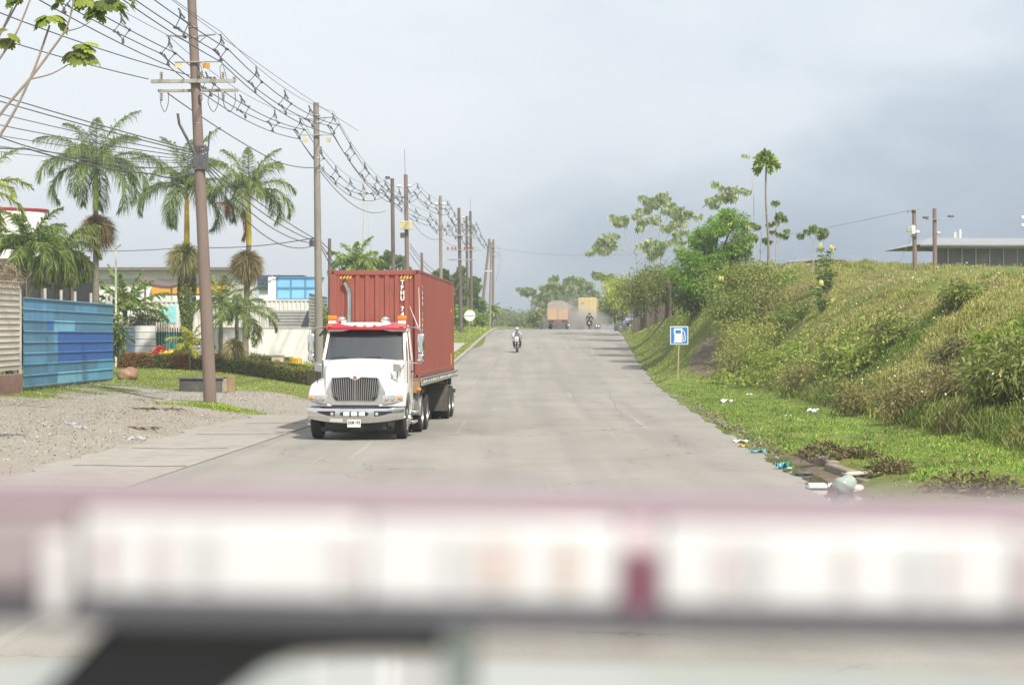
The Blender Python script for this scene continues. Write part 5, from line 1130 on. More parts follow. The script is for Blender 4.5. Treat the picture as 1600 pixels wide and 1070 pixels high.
for i, (px, d, w_, top) in enumerate(((760, 380, 9, 500), (778, 390, 11, 492), (795, 400, 12, 487), (812, 410, 10, 491), (826, 380, 9, 494), (843, 350, 8, 488), (855, 330, 7, 470), (700, 300, 10, 470), (724, 320, 9, 478), (745, 400, 10, 498))):
    far_tree(['rounded far tree left of the crest', 'wide far tree near the road left edge', 'broad dome shaped far tree, widest on the left skyline', 'flat far tree below the dark cloud', 'low far tree left of the dusty truck', 'ragged far tree left of the dusty truck', 'taller far tree touching the dusty truck', 'green tree behind the round white sign', 'low tree right of the round white sign', 'low scrubby tree behind the leaning pole'][i], px, d, w_, top, 515, fa, fb_, size=.45)
for i, (px, d, w_, top) in enumerate(((838, 300, 6, 448), (862, 290, 6, 442), (885, 300, 7, 432), (905, 305, 6, 438), (930, 280, 5, 462), (962, 262, 5, 470))):
    b_ = P(px, 510, d); b_.z = float(gz(b_.x, d)); h_ = P(px, top, d).z-b_.z
    tips = []
    for k in range(11):
        a = rnd(-1, 1); u = rnd(.45, 1.0); tips.append([(px, 500-(500-top)*.3), (px+a*w_*3.5, 500-(500-top)*u*.8), (px+a*w_*5.0, 500-(500-top)*u)])
    cecropia(['sparse pale far tree leaning left of the dusty truck', 'sparse pale far tree directly above the dusty truck', 'tallest sparse pale tree above the two far trucks', 'sparse pale tree above the yellow container', 'sparse pale tree right of the yellow container', 'rounded sparse tree near the far bend'][i], None, d, [(px, 510), (px, 500-(500-top)*.3), (px, 500-(500-top)*.7)], tips, 1.5, 'sparse pale trees behind the far trucks', ca=(.10, .15, .06), cb=(.26, .31, .16), r0=.16, nl=6)
for i, (px, d, w_, top) in enumerate(((845, 285, 3.5, 486), (878, 300, 5, 484), (902, 300, 5, 482), (935, 270, 5.5, 480), (962, 258, 5, 470), (925, 295, 5, 474))):
    far_tree(['dense green tree on the left flank of the dusty truck', 'dense tree behind the dusty truck', 'dense tree behind the gap between the far trucks', 'dense tree just right of the yellow container', 'dense tree above the far bend of the bank', 'brownish tree behind the yellow container top'][i], px, d, w_, top, 512, (.05, .085, .02), (.18, .22, .06), n=3200, size=.4, grp='dense trees behind the far trucks', nb_=14)
cecropia('small palm like tree with a round tuft on the far skyline', None, 268, [(940, 500), (940, 460), (940, 434)], [[(940, 440), (939, 434), (938, 432)], [(940, 440), (944, 434), (945, 433)]], 1.6, None, ca=(.10, .13, .05), cb=(.25, .30, .12), r0=.12, nl=9)
# trees behind the container on the left verge
for i, (px, d, top, L_) in enumerate(((722, 205, 440, 1.3), (612, 175, 402, 1.0), (700, 190, 428, 1.2))):
    tips = [[(px, top+50), (px+rnd(-18, 18), top+rnd(5, 30)), (px+rnd(-26, 26), top+rnd(-4, 40))] for k in range(15)]
    cecropia(['dark leafy tree behind the pole with red insulators', 'dark leafy tree above the container roof', 'dark leafy tree above the rear edge of the container'][i], None, d, [(px, 515), (px, top+60), (px, top+15)], tips, L_, 'trees behind the parked row of poles', ca=(.05, .09, .03), cb=(.16, .22, .08), r0=.12, nl=8, bark=barkm)
bK = P(556, 480, 150); bK.z = float(gz(bK.x, 150)); palm('bright green bushy palm above the left half of the container roof', bK, P(556, 412, 150).z-bK.z, 2.4, 20, (.08, .15, .03), (.25, .32, .08), r0=.15, nl=40, ll=.8, seed=12, el0=-.3, el1=1.3, droop=1.4, lw=.10)
bK = P(770, 512, 222); bK.z = float(gz(bK.x, 222)); palm('small palm in front of the crest poles', bK, P(768, 484, 222).z-bK.z, 1.3, 12, (.10, .16, .04), (.25, .32, .08), r0=.08, nl=24, ll=.5, seed=13, lw=.10)
rng = np.random.default_rng(21)
for i, (px, d, w_, h_) in enumerate(((716, 172, 3.0, 2.4), (722, 185, 3, 2.2), (740, 195, 3.5, 1.5), (508, 120, 2.6, 4.2), (520, 112, 2.0, 3.5))):
    b_ = P(px, 512, d); b_.z = float(gz(b_.x, d)); bushy('verge_bush', ['green bush at the foot of the red insulator pole', 'green bush behind the round white sign', 'low bush on the left verge near the crest', 'green bush seen between the pale pole and the container', 'teal green bush low between the pale pole and the container'][i], b_, w_, 2.0, h_, 1600, .22, (.05, .10, .02), (.20, .28, .06), group='bushes along the left verge')
# sapling leaning into the top left corner
def near_leaves(nb, c, L, n=8):
    for k in range(n):
        a = rnd(0, 6.28); el = rnd(-.6, .5); D0 = np.array([math.cos(a)*math.cos(el), math.sin(a)*math.cos(el), math.sin(el)]); hub = np.array(c)+D0*L*rnd(.5, .95)
        s1 = np.cross(D0, [0, 0, 1.]); s1 /= np.linalg.norm(s1); s2 = np.cross(s1, D0+unit(1)[0]*.5); s2 /= np.linalg.norm(s2); m = 9; aa = np.linspace(-2.4, 2.4, m)
        f = (D0+np.array([0, 0, -.7])); f /= np.linalg.norm(f); D = np.cos(aa)[:, None]*f+np.sin(aa)[:, None]*s1
        nb.leaf(np.repeat(hub[None], m, 0), D, L*(.62-.08*np.abs(aa)), L*.34, np.repeat(cols(1, (.06, .10, .015), (.17, .21, .035), .2), m, 0)*rnd(.85, 1.15, (m, 1)), droop=.35, up=np.cross(f, s1), wtip=.5, wmid=1, wbase=.5)
dT = 38; b_ = Vector((-13.2, dT, float(gz(-13.2, dT)))); th = thing('corner_sapling', 'thin stemmed sapling with big lobed leaves leaning into the top left corner', 'tree', b_); mb = MB()
V = lambda x, y, dy=0: P(x, y, dT)-b_+Vector((0, dy, 0))
for pts, r_ in (([(0, 0, -.2), V(-90, 330), V(0, 212), V(48, 122), V(78, 40)], .030), ([V(-60, 270), V(0, 180), V(50, 120), V(80, 80), V(106, 40), V(120, -20)], .026), ([V(48, 124), V(80, 116), V(108, 101)], .016), ([V(-40, 150), V(0, 92), V(28, 48), V(55, -20)], .022), ([V(-40, 120), V(0, 55), V(28, 5)], .024), ([V(102, 50), V(125, 44), V(142, 34)], .010), ([V(-30, 100), V(2, 50), V(20, 12)], .018)):
    cp = catmull(pts, 5); mb.tube(cp, [r_*(1.25-.6*k/len(cp)) for k in range(len(cp))], 7)
mb.build('stems', mat('grey_stem', (.30, .25, .20), .85, vary=.2), th, smooth=60)
nb = NB()
for x, y, L_, n_ in ((130, 80, .36, 12), (78, 30, .30, 10), (8, 56, .28, 7), (28, 0, .25, 6), (168, 8, .36, 12), (150, 20, .26, 6), (134, -2, .3, 8), (100, 4, .22, 4), (185, 0, .3, 8)): near_leaves(nb, tuple(V(x, y)), L_, n_)
nb.build('leaves', LEAF, th)
# ---------------- grasses ----------------
rng = np.random.default_rng(33)
def hill_foot(Y): return 10.9+.006*(Y-50)
# tall weeds of the hillside
nc = 15000; Y = 36+ (150-36)*rng.random(nc)**1.25; X = hill_foot(Y)-.2+np.abs(rng.normal(0, 1, nc))*7.5
keep = (Y < 98+.55*np.clip(X-Rx(Y)-4, 0, 12)*1.0) | (X-Rx(Y) > 5.2); X, Y = X[keep], Y[keep]; nc = len(X); per = 26
cx = np.repeat(X, per)+rng.normal(0, .16, nc*per); cy = np.repeat(Y, per)+rng.normal(0, .22, nc*per); n = len(cx)
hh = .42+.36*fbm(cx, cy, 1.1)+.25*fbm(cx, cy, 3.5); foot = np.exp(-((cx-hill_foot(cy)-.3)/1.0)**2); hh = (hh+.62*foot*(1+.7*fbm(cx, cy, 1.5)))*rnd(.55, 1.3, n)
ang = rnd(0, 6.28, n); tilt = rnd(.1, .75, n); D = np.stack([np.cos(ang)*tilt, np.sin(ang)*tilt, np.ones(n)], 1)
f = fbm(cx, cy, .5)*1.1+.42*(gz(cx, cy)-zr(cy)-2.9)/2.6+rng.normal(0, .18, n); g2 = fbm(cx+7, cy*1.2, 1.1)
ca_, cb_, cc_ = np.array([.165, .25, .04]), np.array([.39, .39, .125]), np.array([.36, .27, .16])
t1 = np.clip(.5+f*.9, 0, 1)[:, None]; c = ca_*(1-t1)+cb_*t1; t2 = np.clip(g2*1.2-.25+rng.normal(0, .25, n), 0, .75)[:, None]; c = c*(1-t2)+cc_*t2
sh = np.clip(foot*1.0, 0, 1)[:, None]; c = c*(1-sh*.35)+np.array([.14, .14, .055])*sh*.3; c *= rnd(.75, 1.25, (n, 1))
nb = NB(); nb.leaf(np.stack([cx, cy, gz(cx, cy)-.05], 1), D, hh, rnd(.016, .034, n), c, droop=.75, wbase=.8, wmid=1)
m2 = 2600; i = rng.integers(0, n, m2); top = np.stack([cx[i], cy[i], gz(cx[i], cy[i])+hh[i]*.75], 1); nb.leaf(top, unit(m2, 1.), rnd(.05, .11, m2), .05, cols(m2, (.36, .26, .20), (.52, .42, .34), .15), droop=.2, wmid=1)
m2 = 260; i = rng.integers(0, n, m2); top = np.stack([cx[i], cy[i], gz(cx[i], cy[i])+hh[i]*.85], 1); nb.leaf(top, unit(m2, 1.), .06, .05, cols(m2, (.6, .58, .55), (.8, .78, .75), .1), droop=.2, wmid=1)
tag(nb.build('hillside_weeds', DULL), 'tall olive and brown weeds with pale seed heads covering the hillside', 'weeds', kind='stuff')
# leafy vines patches lighter green on hill
vx = []
for (px, py, d, w_, dd, k) in ((1290, 545, 76, 2.2, 5, 0), (1210, 525, 86, 3.4, 6, 1), (1350, 560, 70, 1.6, 3, 2), (1175, 560, 92, 2.0, 4, 3)):
    v = P(px, py, d); n = 1500; x = v.x+rng.normal(0, w_/3, n); y = v.y+rng.normal(0, dd/2.5, n); nb = NB(); z = gz(x, y)+.45+.2*fbm(x, y, 2)+rng.normal(0, .09, n)
    nb.leaf(np.stack([x, y, z], 1)-np.array(v), unit(n, .8), rnd(.12, .24, n), .11, cols(n, (.09, .14, .02), (.19, .24, .05), .2), droop=.3); o = nb.build('vine_patch', LEAF); o.location = v
    tag(o, ['bright green leafy vine mound in the middle of the hillside', 'bright green leafy vine mound below the tall tufted tree', 'light green vine mound right of the middle one', 'light green vine mound above the bare soil at the weeds edge'][k], 'vine', 'vine mounds on the hillside')
b_ = G(1575, 45); bushy('weedy_bush', 'big dark leafy weed clump at the right edge of the photo', b_+Vector((0.3, .5, 0)), 2.4, 2.8, 1.9, 5200, .22, (.06, .095, .025), (.19, .21, .06), aspect=.25, nb_=16)
bushy('weedy_bush', 'brownish weed clump at the foot of the hill left of the right edge clump', G(1470, 50)+Vector((.6, 0, 0)), 1.8, 3.0, 1.5, 3400, .18, (.08, .08, .03), (.20, .17, .08), aspect=.2)
yg1, yg2 = (.09, .12, .03), (.22, .23, .07)
for i, (px, py, d, w_, h_, lb, c1, c2, sz) in enumerate((
 (1160, 585, 93, 3.0, 2.5, 'tall rounded weed mass at the left end of the hillside weeds', yg1, yg2, .16), (1185, 560, 96, 3.4, 2.9, 'tall yellow green weed mass behind the leftmost rounded one', (.10,.14,.03), (.26,.28,.08), .16),
 (1152, 545, 99, 2.4, 2.8, 'weedy bush overhanging the bare soil from the right', yg1, (.18,.19,.06), .15), (1215, 585, 86, 3.0, 1.8, 'spreading green weed clump right of the leftmost mass', (.08,.13,.02), (.20,.25,.05), .15),
 (1190, 520, 103, 3.6, 2.4, 'mixed olive bush below the tall tufted tree', yg1, (.22,.21,.08), .17), (1240, 490, 96, 2.6, 1.6, 'dark green leafy clump left of the candle bushes', (.05,.08,.02), (.13,.17,.04), .2),
 (1262, 600, 74, 2.6, 1.3, 'brown stemmed clump low on the left half of the hill foot', (.085,.09,.035), (.19,.185,.07), .14), (1325, 560, 72, 2.6, 1.2, 'dark leafy clump in the middle of the hillside', (.08,.12,.03), (.21,.24,.07), .2),
 (1410, 500, 68, 2.0, 1.1, 'dark leafy clump high on the right half of the hillside', (.08,.11,.03), (.20,.22,.07), .2), (1500, 470, 66, 2.2, 1.1, 'dark green clump near the crest below the building', (.06,.09,.02), (.17,.20,.05), .2),
 (1490, 560, 58, 1.8, .9, 'small dark bush on the right part of the slope', (.05,.07,.025), (.15,.13,.07), .16), (1345, 640, 58, 1.8, 1.3, 'brown weed clump at the middle of the hill foot', (.09,.09,.035), (.20,.185,.075), .14),
 (1420, 665, 52, 1.6, 1.4, 'tangled brown clump at the right half of the hill foot', (.085,.085,.035), (.19,.175,.075), .14), (1570, 600, 50, 2.0, 1.4, 'broad leaved green clump near the right edge above the dark one', (.07,.13,.02), (.20,.26,.05), .26),
 (1215, 450, 108, 3.0, 1.4, 'leafy green patch at the foot of the tall tufted tree', (.08,.13,.03), (.20,.25,.07), .2))):
    b_ = P(px, py, d); b_.z = float(gz(b_.x, d))-.1; bushy('hill_weed_clump', lb, b_, w_, w_*.9, h_, int(900+900*w_*h_/4), sz, c1, c2, cat='weeds', group='weed clumps on the hillside', aspect=.3, nb_=14, m=DULL)
# short verge grass
def lawn(name, label, X, Y, h0, h1, ca, cb, w_=(.012, .024), m=LEAF, z0=0, dr=.8, dead=.0):
    n = len(X); ang = rnd(0, 6.28, n); tl_ = rnd(.2, 1.0, n); D = np.stack([np.cos(ang)*tl_, np.sin(ang)*tl_, np.ones(n)], 1); nb = NB(); c = cols(n, ca, cb, .16)*np.clip(1+.3*fbm(X, Y, 1.6)[:, None], .5, 1.6)
    k = rng.random(n) < dead; c[k] = cols(k.sum(), (.22, .17, .09), (.38, .30, .18), .15)
    nb.leaf(np.stack([X, Y, gz(X, Y)-.02+z0], 1), D, rnd(h0, h1, n)*(1+.45*fbm(X, Y, 2.2)), rnd(w_[0], w_[1], n), c, droop=dr, wbase=.9, wmid=1); return tag(nb.build(name, m), label, 'grass', kind='stuff')
n = 78000; Y = 29+(98-29)*rng.random(n)**1.5; s = rng.random(n); X0 = Rx(Y)+.25+.25*np.sin(Y*1.7)+np.where(Y < 44, .9*np.clip((44-Y)/5, 0, 1.0), 0); X = X0+(hill_foot(Y)+.3-X0)*s
k = rng.random(n) > .85*(np.exp(-(((X-10.6)/1.1)**2+((Y-101.5)/3.5)**2))); X, Y = X[k], Y[k]
k = ~((Y < 40) & (X-Rx(Y) < 1.35+.5*np.clip((34-Y)/2, 0, 5)+.3*fbm(X, Y, 1.5))); X, Y = X[k], Y[k]
lawn('verge_grass', 'short bright green grass on the right hand verge', X, Y, .07, .17, (.085, .16, .025), (.185, .265, .05), dead=.03)
n = 22000; Y = rnd(29, 47, n); X = 9.2+1.4*rng.random(n)+rng.random(n)*6-(47-Y)*.03; k = X-Rx(Y) > 2.0+.3*fbm(X, Y, 1); X, Y = X[k], Y[k]
lawn('lush_grass', 'taller lush grass in the right foreground below the weeds', X, Y, .12, .30, (.09, .165, .025), (.19, .27, .045), (.02, .035), dead=.05)
n0 = 420; tx = rng.random(n0); ty = 31+(92-31)*rng.random(n0)**1.2; txx = Rx(ty)+.5+(hill_foot(ty)-Rx(ty)-.6)*tx; X = np.repeat(txx, 22)+rng.normal(0, .11, n0*22); Y = np.repeat(ty, 22)+rng.normal(0, .14, n0*22); k = ~((Y < 41) & (X-Rx(Y) < 1.6)); X, Y = X[k], Y[k]
lawn('weed_tufts', 'scruffy longer tufts scattered through the right hand verge', X, Y, .15, .38, (.07, .13, .022), (.18, .25, .055), (.015, .03), dead=.05)
n = 36000; Y = rnd(96, 175, n); s = rnd(.2, 6.5, n); X = Rx(Y)+s; k = rng.random(n) > np.exp(-(((X-10.8)/1.3)**2+((Y-101.5)/3.5)**2))*1.2; X, Y = X[k], Y[k]
lawn('bank_grass', 'mown pale green grass draped over the roadside bank', X, Y, .10, .22, (.10, .17, .025), (.20, .26, .05), (.03, .05), dead=.08)
n = 34000; Y = 55+(106-55)*rng.random(n); X = -7-rng.random(n)*17; k = lot_grass(X, Y)*rnd(.3, 1.2, n) > .5; X, Y = X[k], Y[k]
lawn('lot_grass', 'patchy green grass along the fences and hedge on the left lot', X, Y, .08, .22, (.11, .19, .025), (.24, .32, .06), (.025, .04), dead=.12)
n = 1500; a = rnd(0, 6.28, n); q = np.abs(rng.normal(0, 1, n))*.85; X = -10.2+np.cos(a)*q*1.25; Y = 64.7+np.sin(a)*q*1.0
lawn('pole_grass', 'tuft of bright grass at the foot of the nearest pole', X, Y, .12, .30, (.11, .19, .02), (.24, .32, .05), (.02, .035))
n = 9000; Y = rnd(100, 205, n); X = Rx(Y)-RW-.25-rng.random(n)**1.0*6
lawn('left_verge_grass', 'grass strip beside the left kerb behind the truck', X, Y, .10, .25, (.12, .20, .03), (.26, .34, .06), (.05, .09))
# litter of stones on the lot, as one mass
nb = NB(); n = 16000; Y = 30+(80-30)*rng.random(n); X = Rx(Y)-RW-3.0-rng.random(n)*12; n = len(X); g = rng.random(n) > lot_grass(X, Y)*.8; X, Y = X[g], Y[g]; n = len(X)
nb.leaf(np.stack([X, Y, gz(X, Y)+.01], 1), np.stack([rng.normal(size=n), rng.normal(size=n), .35*np.ones(n)], 1), rnd(.02, .07, n), rnd(.02, .05, n), cols(n, (.11, .105, .09), (.25, .24, .21), .25), droop=.7, wbase=.8, wtip=.8)
tag(nb.build('gravel_stones', mat('stone_scatter', attr=True, rough=.95, vary=.0)), 'loose grey stones scattered over the left gravel lot', 'gravel', kind='stuff')
n = 1500; Y = 29+(70-29)*rng.random(n)**1.2; X = Rx(Y)+.1+np.abs(rng.normal(0, .22, n))+np.where(Y < 33, rnd(0, 2.2, n), 0); k = ~((Y > 29.5) & (Y < 40.5) & (X-Rx(Y) < 1.15)); X, Y = X[k], Y[k]; n = len(X); nb = NB()
nb.leaf(np.stack([X, Y, gz(X, Y)+.01], 1), np.stack([rng.normal(size=n), rng.normal(size=n), .4*np.ones(n)], 1), rnd(.03, .10, n), rnd(.02, .06, n), cols(n, (.05, .045, .035), (.18, .16, .12), .25), droop=.7, wbase=.7, wtip=.6)
tag(nb.build('roadside_debris', MATS['stone_scatter']), 'crumbled soil, twigs and stones along the right road edge', 'debris', kind='stuff')
# ---------------- left side structures ----------------
rng = np.random.default_rng(55); random.seed(5)
paint = mat('painted_sheet', attr=True, rough=.55, vary=.14, scale=1.5, dirt=(.16, .15, .13), dirt_amt=.35, dscale=1.8)
creamm = mat('cream_sheet', (.56, .52, .44), .6, vary=.10, scale=1.5, dirt=(.34, .29, .22), dirt_amt=.6, dscale=1.5)
wallw = mat('white_wall', (.80, .79, .77), .8, vary=.05, scale=1, dirt=(.5, .48, .44), dirt_amt=.35, dscale=.9)
brickm = mat('rough_brick', (.26, .15, .12), .95, vary=.3, scale=4, bump=.5, dirt=(.16, .13, .11), dirt_amt=.7)
postm = mat('fence_post_grey', (.45, .44, .41), .7, vary=.2)
def lg(x, y): return float(gz(x, y))
FX = -16.9
# cream sheet fence
cf = thing('sheet_fence', 'cream corrugated sheet fence on a low brick base at the left edge', 'fence', (FX, 50, lg(FX, 50)))
zb = 1.37-cf.location.z; mb = MB(); prof = []
nrb = 15; H_ = 3.02
for k in range(nrb):
    z0 = zb+H_*k/nrb; hh = H_/nrb; prof += [(0, z0), (0, z0+hh*.72), (.035, z0+hh*.80), (.035, z0+hh*.92)]
prof.append((0, zb+H_)); vs = []
for (a, z) in prof: vs += [(a, 0, z), (a, 15.9, z+.10)]
mb.add(vs, [(2*i, 2*i+1, 2*i+3, 2*i+2) for i in range(len(prof)-1)]); mb.build('corrugated_sheet', creamm, cf, smooth=0)
mb = MB(); mb.box(-.12, .10, 0, 15.95, -.3, zb-.03); mb.build('brick_base', brickm, cf, bevel=.02)
mb = MB()
for y in np.arange(0, 16, 2.6): mb.box(-.13, -.04, y, y+.08, -.2, zb+H_+.2)
mb.build('posts', postm, cf)
rz_ = thing('razor_wire', 'tangled coils of razor wire on top of the cream sheet fence', 'razor wire', (FX, 50, cf.location.z+zb+H_)); mb = MB(); pts = [(.28*math.cos(t*2.2)+rnd(-.04, .04), t*.42, .30+.34*math.sin(t*2.2)+rnd(-.03, .03)) for t in np.linspace(0, 37, 420)]; mb.tube(pts, .012, 4); mb.build('coil', mat('rusty_wire', (.22, .19, .16), .7, .3), rz_)
nb = NB(); n = 1500; nb.leaf(np.stack([rnd(-.4, .2, n), rnd(8, 16, n), rnd(-.1, .65, n)], 1), unit(n), rnd(.15, .4, n), .02, cols(n, (.10, .08, .06), (.24, .20, .15), .2), droop=.2); o = nb.build('dry_vine', DULL); o.location = rz_.location; tag(o, 'dry brown creeper tangled in the razor wire', 'climbing plant')
# blue fence
bf = thing('blue_fence', 'patchwork blue painted sheet fence with horizontal ribs', 'fence', (FX+.05, 66.2, lg(FX, 66.2))); L0 = 14.9; zt0 = 3.93-bf.location.z; zb0 = .86-bf.location.z
base_c, light_c, deep_c, mid_c = (.085, .235, .36), (.19, .46, .62), (.025, .12, .40), (.10, .29, .46)
rows = 8; rh = (zt0-zb0)/rows; mb = MB(); rib = MB()
colsx = [0, 3.4, 4.4, 5.0, 7.8, 9.0, 11.8, L0]
def cellc(r_, y):   # r_ from top
    if r_ == 2 and 3.4 <= y < 4.0: return (.04, .16, .42)
    if r_ == 2 and 4.0 <= y < 7.8: return light_c
    if r_ in (3, 4, 5) and y >= 5.0 and not (r_ == 3 and False): return deep_c
    if r_ in (6, 7) and y >= 11.8: return (.10, .33, .50)
    if r_ == 7 and y > 5: return light_c if y < 9 else (.12, .36, .54)
    return [base_c, (.075, .22, .34), mid_c][int(y*1.7+r_*2.3) % 3]
for r_ in range(rows):
    z1 = zt0-r_*rh; z0 = z1-rh
    for k in range(len(colsx)-1):
        mb.col = cellc(r_, (colsx[k]+colsx[k+1])/2); y0, y1 = colsx[k], colsx[k+1]; x = .004*(k % 2)
        mb.add([(x, y0, z0+.03), (x, y1, z0+.03), (x, y1, z1-.03), (x, y0, z1-.03)], [(0,1,2,3)])
        mb.add([(x, y0, z1-.03), (x, y1, z1-.03), (.045, y1, z1), (.045, y0, z1)], [(0,1,2,3)]); mb.add([(.045, y0, z1), (.045, y1, z1), (x, y1, z1+.03 if r_ else z1), (x, y0, z1+.03 if r_ else z1)], [(0,1,2,3)])
mb.build('sheet', paint, bf, colors=True, smooth=0)
mb = MB(); mb.tube([(.02, 0, zt0), (.02, L0, zt0)], .035, 6); mb.tube([(.02, 0, zb0), (.02, L0, zb0)], .03, 6); mb.build('rail', mat('blue_rail', (.10, .22, .30), .6), bf)
for y in (-.12, 3.4, 5.9, 8.2, 11.0, 14.0, L0): 
    mb = MB(); mb.tube([(-.08, y, -.3), (-.08, y, zt0+(.42 if y > 0 else .3))], .055, 8); mb.build('post', postm, bf)
# pale blue and white panel wall, green gate, striped panel, white wall
y_ = 112
def xat(px, d): return (px-800)/F*d
def zat(py, d): return EYE-(py-HY)/F*d
x0, x1, x2 = xat(183, y_), xat(211, y_), xat(243, y_); pw = thing('panel_wall', 'wall of pale blue and white horizontal panels between the blue fence and the gate', 'wall', (x0, y_, lg(x0, y_))); oz = pw.location.z
for a, b_, c_, nm in ((x0, x1, (.24, .36, .62), 'blue_panel'), (x1+.01, x2, (.74, .74, .74), 'white_panel')):
    mb = MB(); mb.col = c_; zt_ = zat(508, y_)-oz
    for k in range(5): mb.box(a-x0, b_-x0, 0, .06, .1+k*(zt_-.1)/5, .1+(k+1)*(zt_-.1)/5-.035)
    mb.build(nm, paint, pw, colors=True)
mb = MB(); mb.box(0, x2-x0, .07, .12, 0, zat(508, y_)-oz-.05); 
for k in range(14): mb.box(k*(x2-x0)/13-.02, k*(x2-x0)/13+.02, .03, .06, zat(508, y_)-oz-.05, zat(501, y_)-oz)
mb.build('backing', mat('dark_seam', (.12, .13, .16), .8), pw)
x0, x1 = xat(245, y_), xat(291, y_); gt = thing('gate', 'green barred gate with white pointed tops and teal figures painted behind', 'gate', (x0, y_, lg(x0, y_))); oz = gt.location.z; ztg = zat(512, y_)-oz; wg = x1-x0
mb = MB(); mb.box(0, wg, .12, .16, .1, ztg-.05); mb.build('dark_sheet', mat('teal_dark', (.015, .10, .10), .7, vary=.5, scale=3), gt)
mb = MB(); mb.prism([(.25, .1), (.15, .9), (.35, 1.4), (.6, 1.55), (.8, 1.9), (1.05, 1.5), (1.2, .9), (1.35, .1)], .10, .118, 'y'); mb.build('painted_figure', mat('teal_bright', (.02, .26, .42), .7, vary=.25, scale=4), gt)
mb = MB(); mb.box(.15, .65, .10, .117, 1.75, 1.85); mb.build('white_scrawl', wht, gt)
nbar = 13
for k in range(nbar):
    x = wg*k/(nbar-1); mb = MB(); mb.box(x-.025, x+.025, -.02, .03, .05, ztg); mb.build('bar', mat('bar_green', (.16, .30, .16), .6, vary=.2) if k % 3 else mat('bar_teal', (.03, .17, .17), .6), gt)
    mb = MB(); mb.prism([(x-.035, ztg-.25), (x+.035, ztg-.25), (x+.035, ztg+.28), (x, ztg+.36), (x-.035, ztg+.28)], -.04, -.022, 'y'); mb.build('picket_tip', mat('picket_cream', (.70, .62, .58), .6), gt)
mb = MB(); mb.box(-.06, wg+.06, -.03, .03, ztg-.08, ztg); mb.box(-.06, wg+.06, -.03, .03, .05, .12); mb.build('frame', mat('frame_brown', (.2, .12, .08), .7), gt)
x0, x1 = xat(293, y_), xat(331, y_); sp_ = thing('slatted_panel', 'blue and white striped slatted panel with pinkish poster patches beside the gate', 'fence panel', (x0, y_, lg(x0, y_))); oz = sp_.location.z
mb = MB(); zt_ = zat(533, y_)-oz
for k in range(9): mb.col = (.05, .13, .36) if k % 2 else (.62, .64, .68); mb.box(0, x1-x0, 0, .05, .1+k*(zt_-.1)/9, .1+(k+1)*(zt_-.1)/9-.012)
mb.col = (.55, .35, .38); mb.box(.75, 1.15, -.02, -.002, .4, 1.25); mb.build('slats', paint, sp_, colors=True)
x0, x1 = xat(331, 108), xat(486, 108); ww = thing('white_wall', 'long plain white wall behind the clipped hedge', 'wall', (x0, 108, lg(x0, 108))); oz = ww.location.z
mb = MB(); mb.box(0, x1-x0, 0, .2, -.3, zat(513, 108)-oz); mb.build('wall', wallw, ww, bevel=.015)
mb = MB(); mb.box(-.03, x1-x0+.03, -.03, .23, zat(513, 108)-oz+.002, zat(513, 108)-oz+.06); mb.build('coping', creamm, ww)
# corrugated grey sheets above and right of the wall
x0, x1 = xat(420, 112), xat(482, 112); gs_ = thing('corrugated_fence', 'pale grey ribbed sheet fence just above the right part of the white wall', 'fence', (x0, 112, lg(x0, 112))); oz = gs_.location.z
mb = MB(); 
for k in range(7):
    z0 = zat(516, 112)-oz+k*.17; mb.box(0, x1-x0, 0, .05+.0*k, z0, z0+.13)
mb.box(0, x1-x0, .055, .08, 0, zat(516, 112)-oz+1.15); mb.build('sheet', mat('pale_grey_sheet', (.42, .43, .42), .6, vary=.15, dirt=(.3,.25,.2), dirt_amt=.4), gs_)
cs_ = thing('corrugated_fence', 'slanting grey ribbed sheet fence seen between the wall and the pale grey pole', 'fence', (xat(483, 108), 108, lg(xat(483, 108), 108))); oz = cs_.location.z
mb = MB(); dx = xat(512, 124)-cs_.location.x
for k in range(20):
    z0 = .1+k*.19; mb.add([(0, 0, z0), (dx, 16, z0+.1), (dx, 16, z0+.24), (0, 0, z0+.15), (.04, 0, z0+.15), (.04, 0, z0+.19)], [(0,1,2,3), (0,3,5)])
mb.build('sheet', mat('grey_sheet', (.40, .40, .38), .6, vary=.15), cs_, smooth=0)
mb = MB(); mb.add([(-.02, .05, 0), (dx-.02, 16.05, 0), (dx-.02, 16.05, 4.1), (-.02, .05, 4.0)], [(0,1,2,3)]); mb.build('backing', mat('dark_seam'), cs_, smooth=0)
# containers behind the wall
def small_container(lb, px0, px1, py0, d, c_, n=9, Ln=2.4, py1=None):
    x0, x1 = xat(px0, d), xat(px1, d); g = lg(x0, d); th = thing('storage_container', lb, 'container', (x0, d, g), 0, 'white storage containers behind the wall'); zt_ = zat(py0, d)-g; z0 = zat(py1, d)-g if py1 else max(0, zt_-2.6)
    mb = MB(); pts = corr(.1, x1-x0-.1, n, .06); vs = []
    for u, dd in pts: vs += [(u, dd, z0+.1), (u, dd, zt_-.1)]
    mb.add(vs, [(2*i, 2*i+2, 2*i+3, 2*i+1) for i in range(len(pts)-1)]); mb.build('front_wall', mat('container_white', (.66, .66, .63), .6, vary=.1, dirt=(.38, .28, .2), dirt_amt=.6, dscale=1.6), th, smooth=0)
    mb = MB(); mb.box(0, x1-x0, -.02, .1, zt_-.1, zt_); mb.box(0, x1-x0, -.02, .1, z0, z0+.1); mb.box(0, .1, -.02, .1, z0+.1, zt_-.1); mb.box(x1-x0-.1, x1-x0, -.02, .1, z0+.1, zt_-.1); mb.box(0, x1-x0, .105, Ln, z0, zt_-.02); mb.build('frame', mat('container_white'), th)
    return th, zt_, z0
sc1, zt_, z0 = small_container('white ribbed container with a cyan patch behind the gate', 226, 336, 470, 128, None, 14)
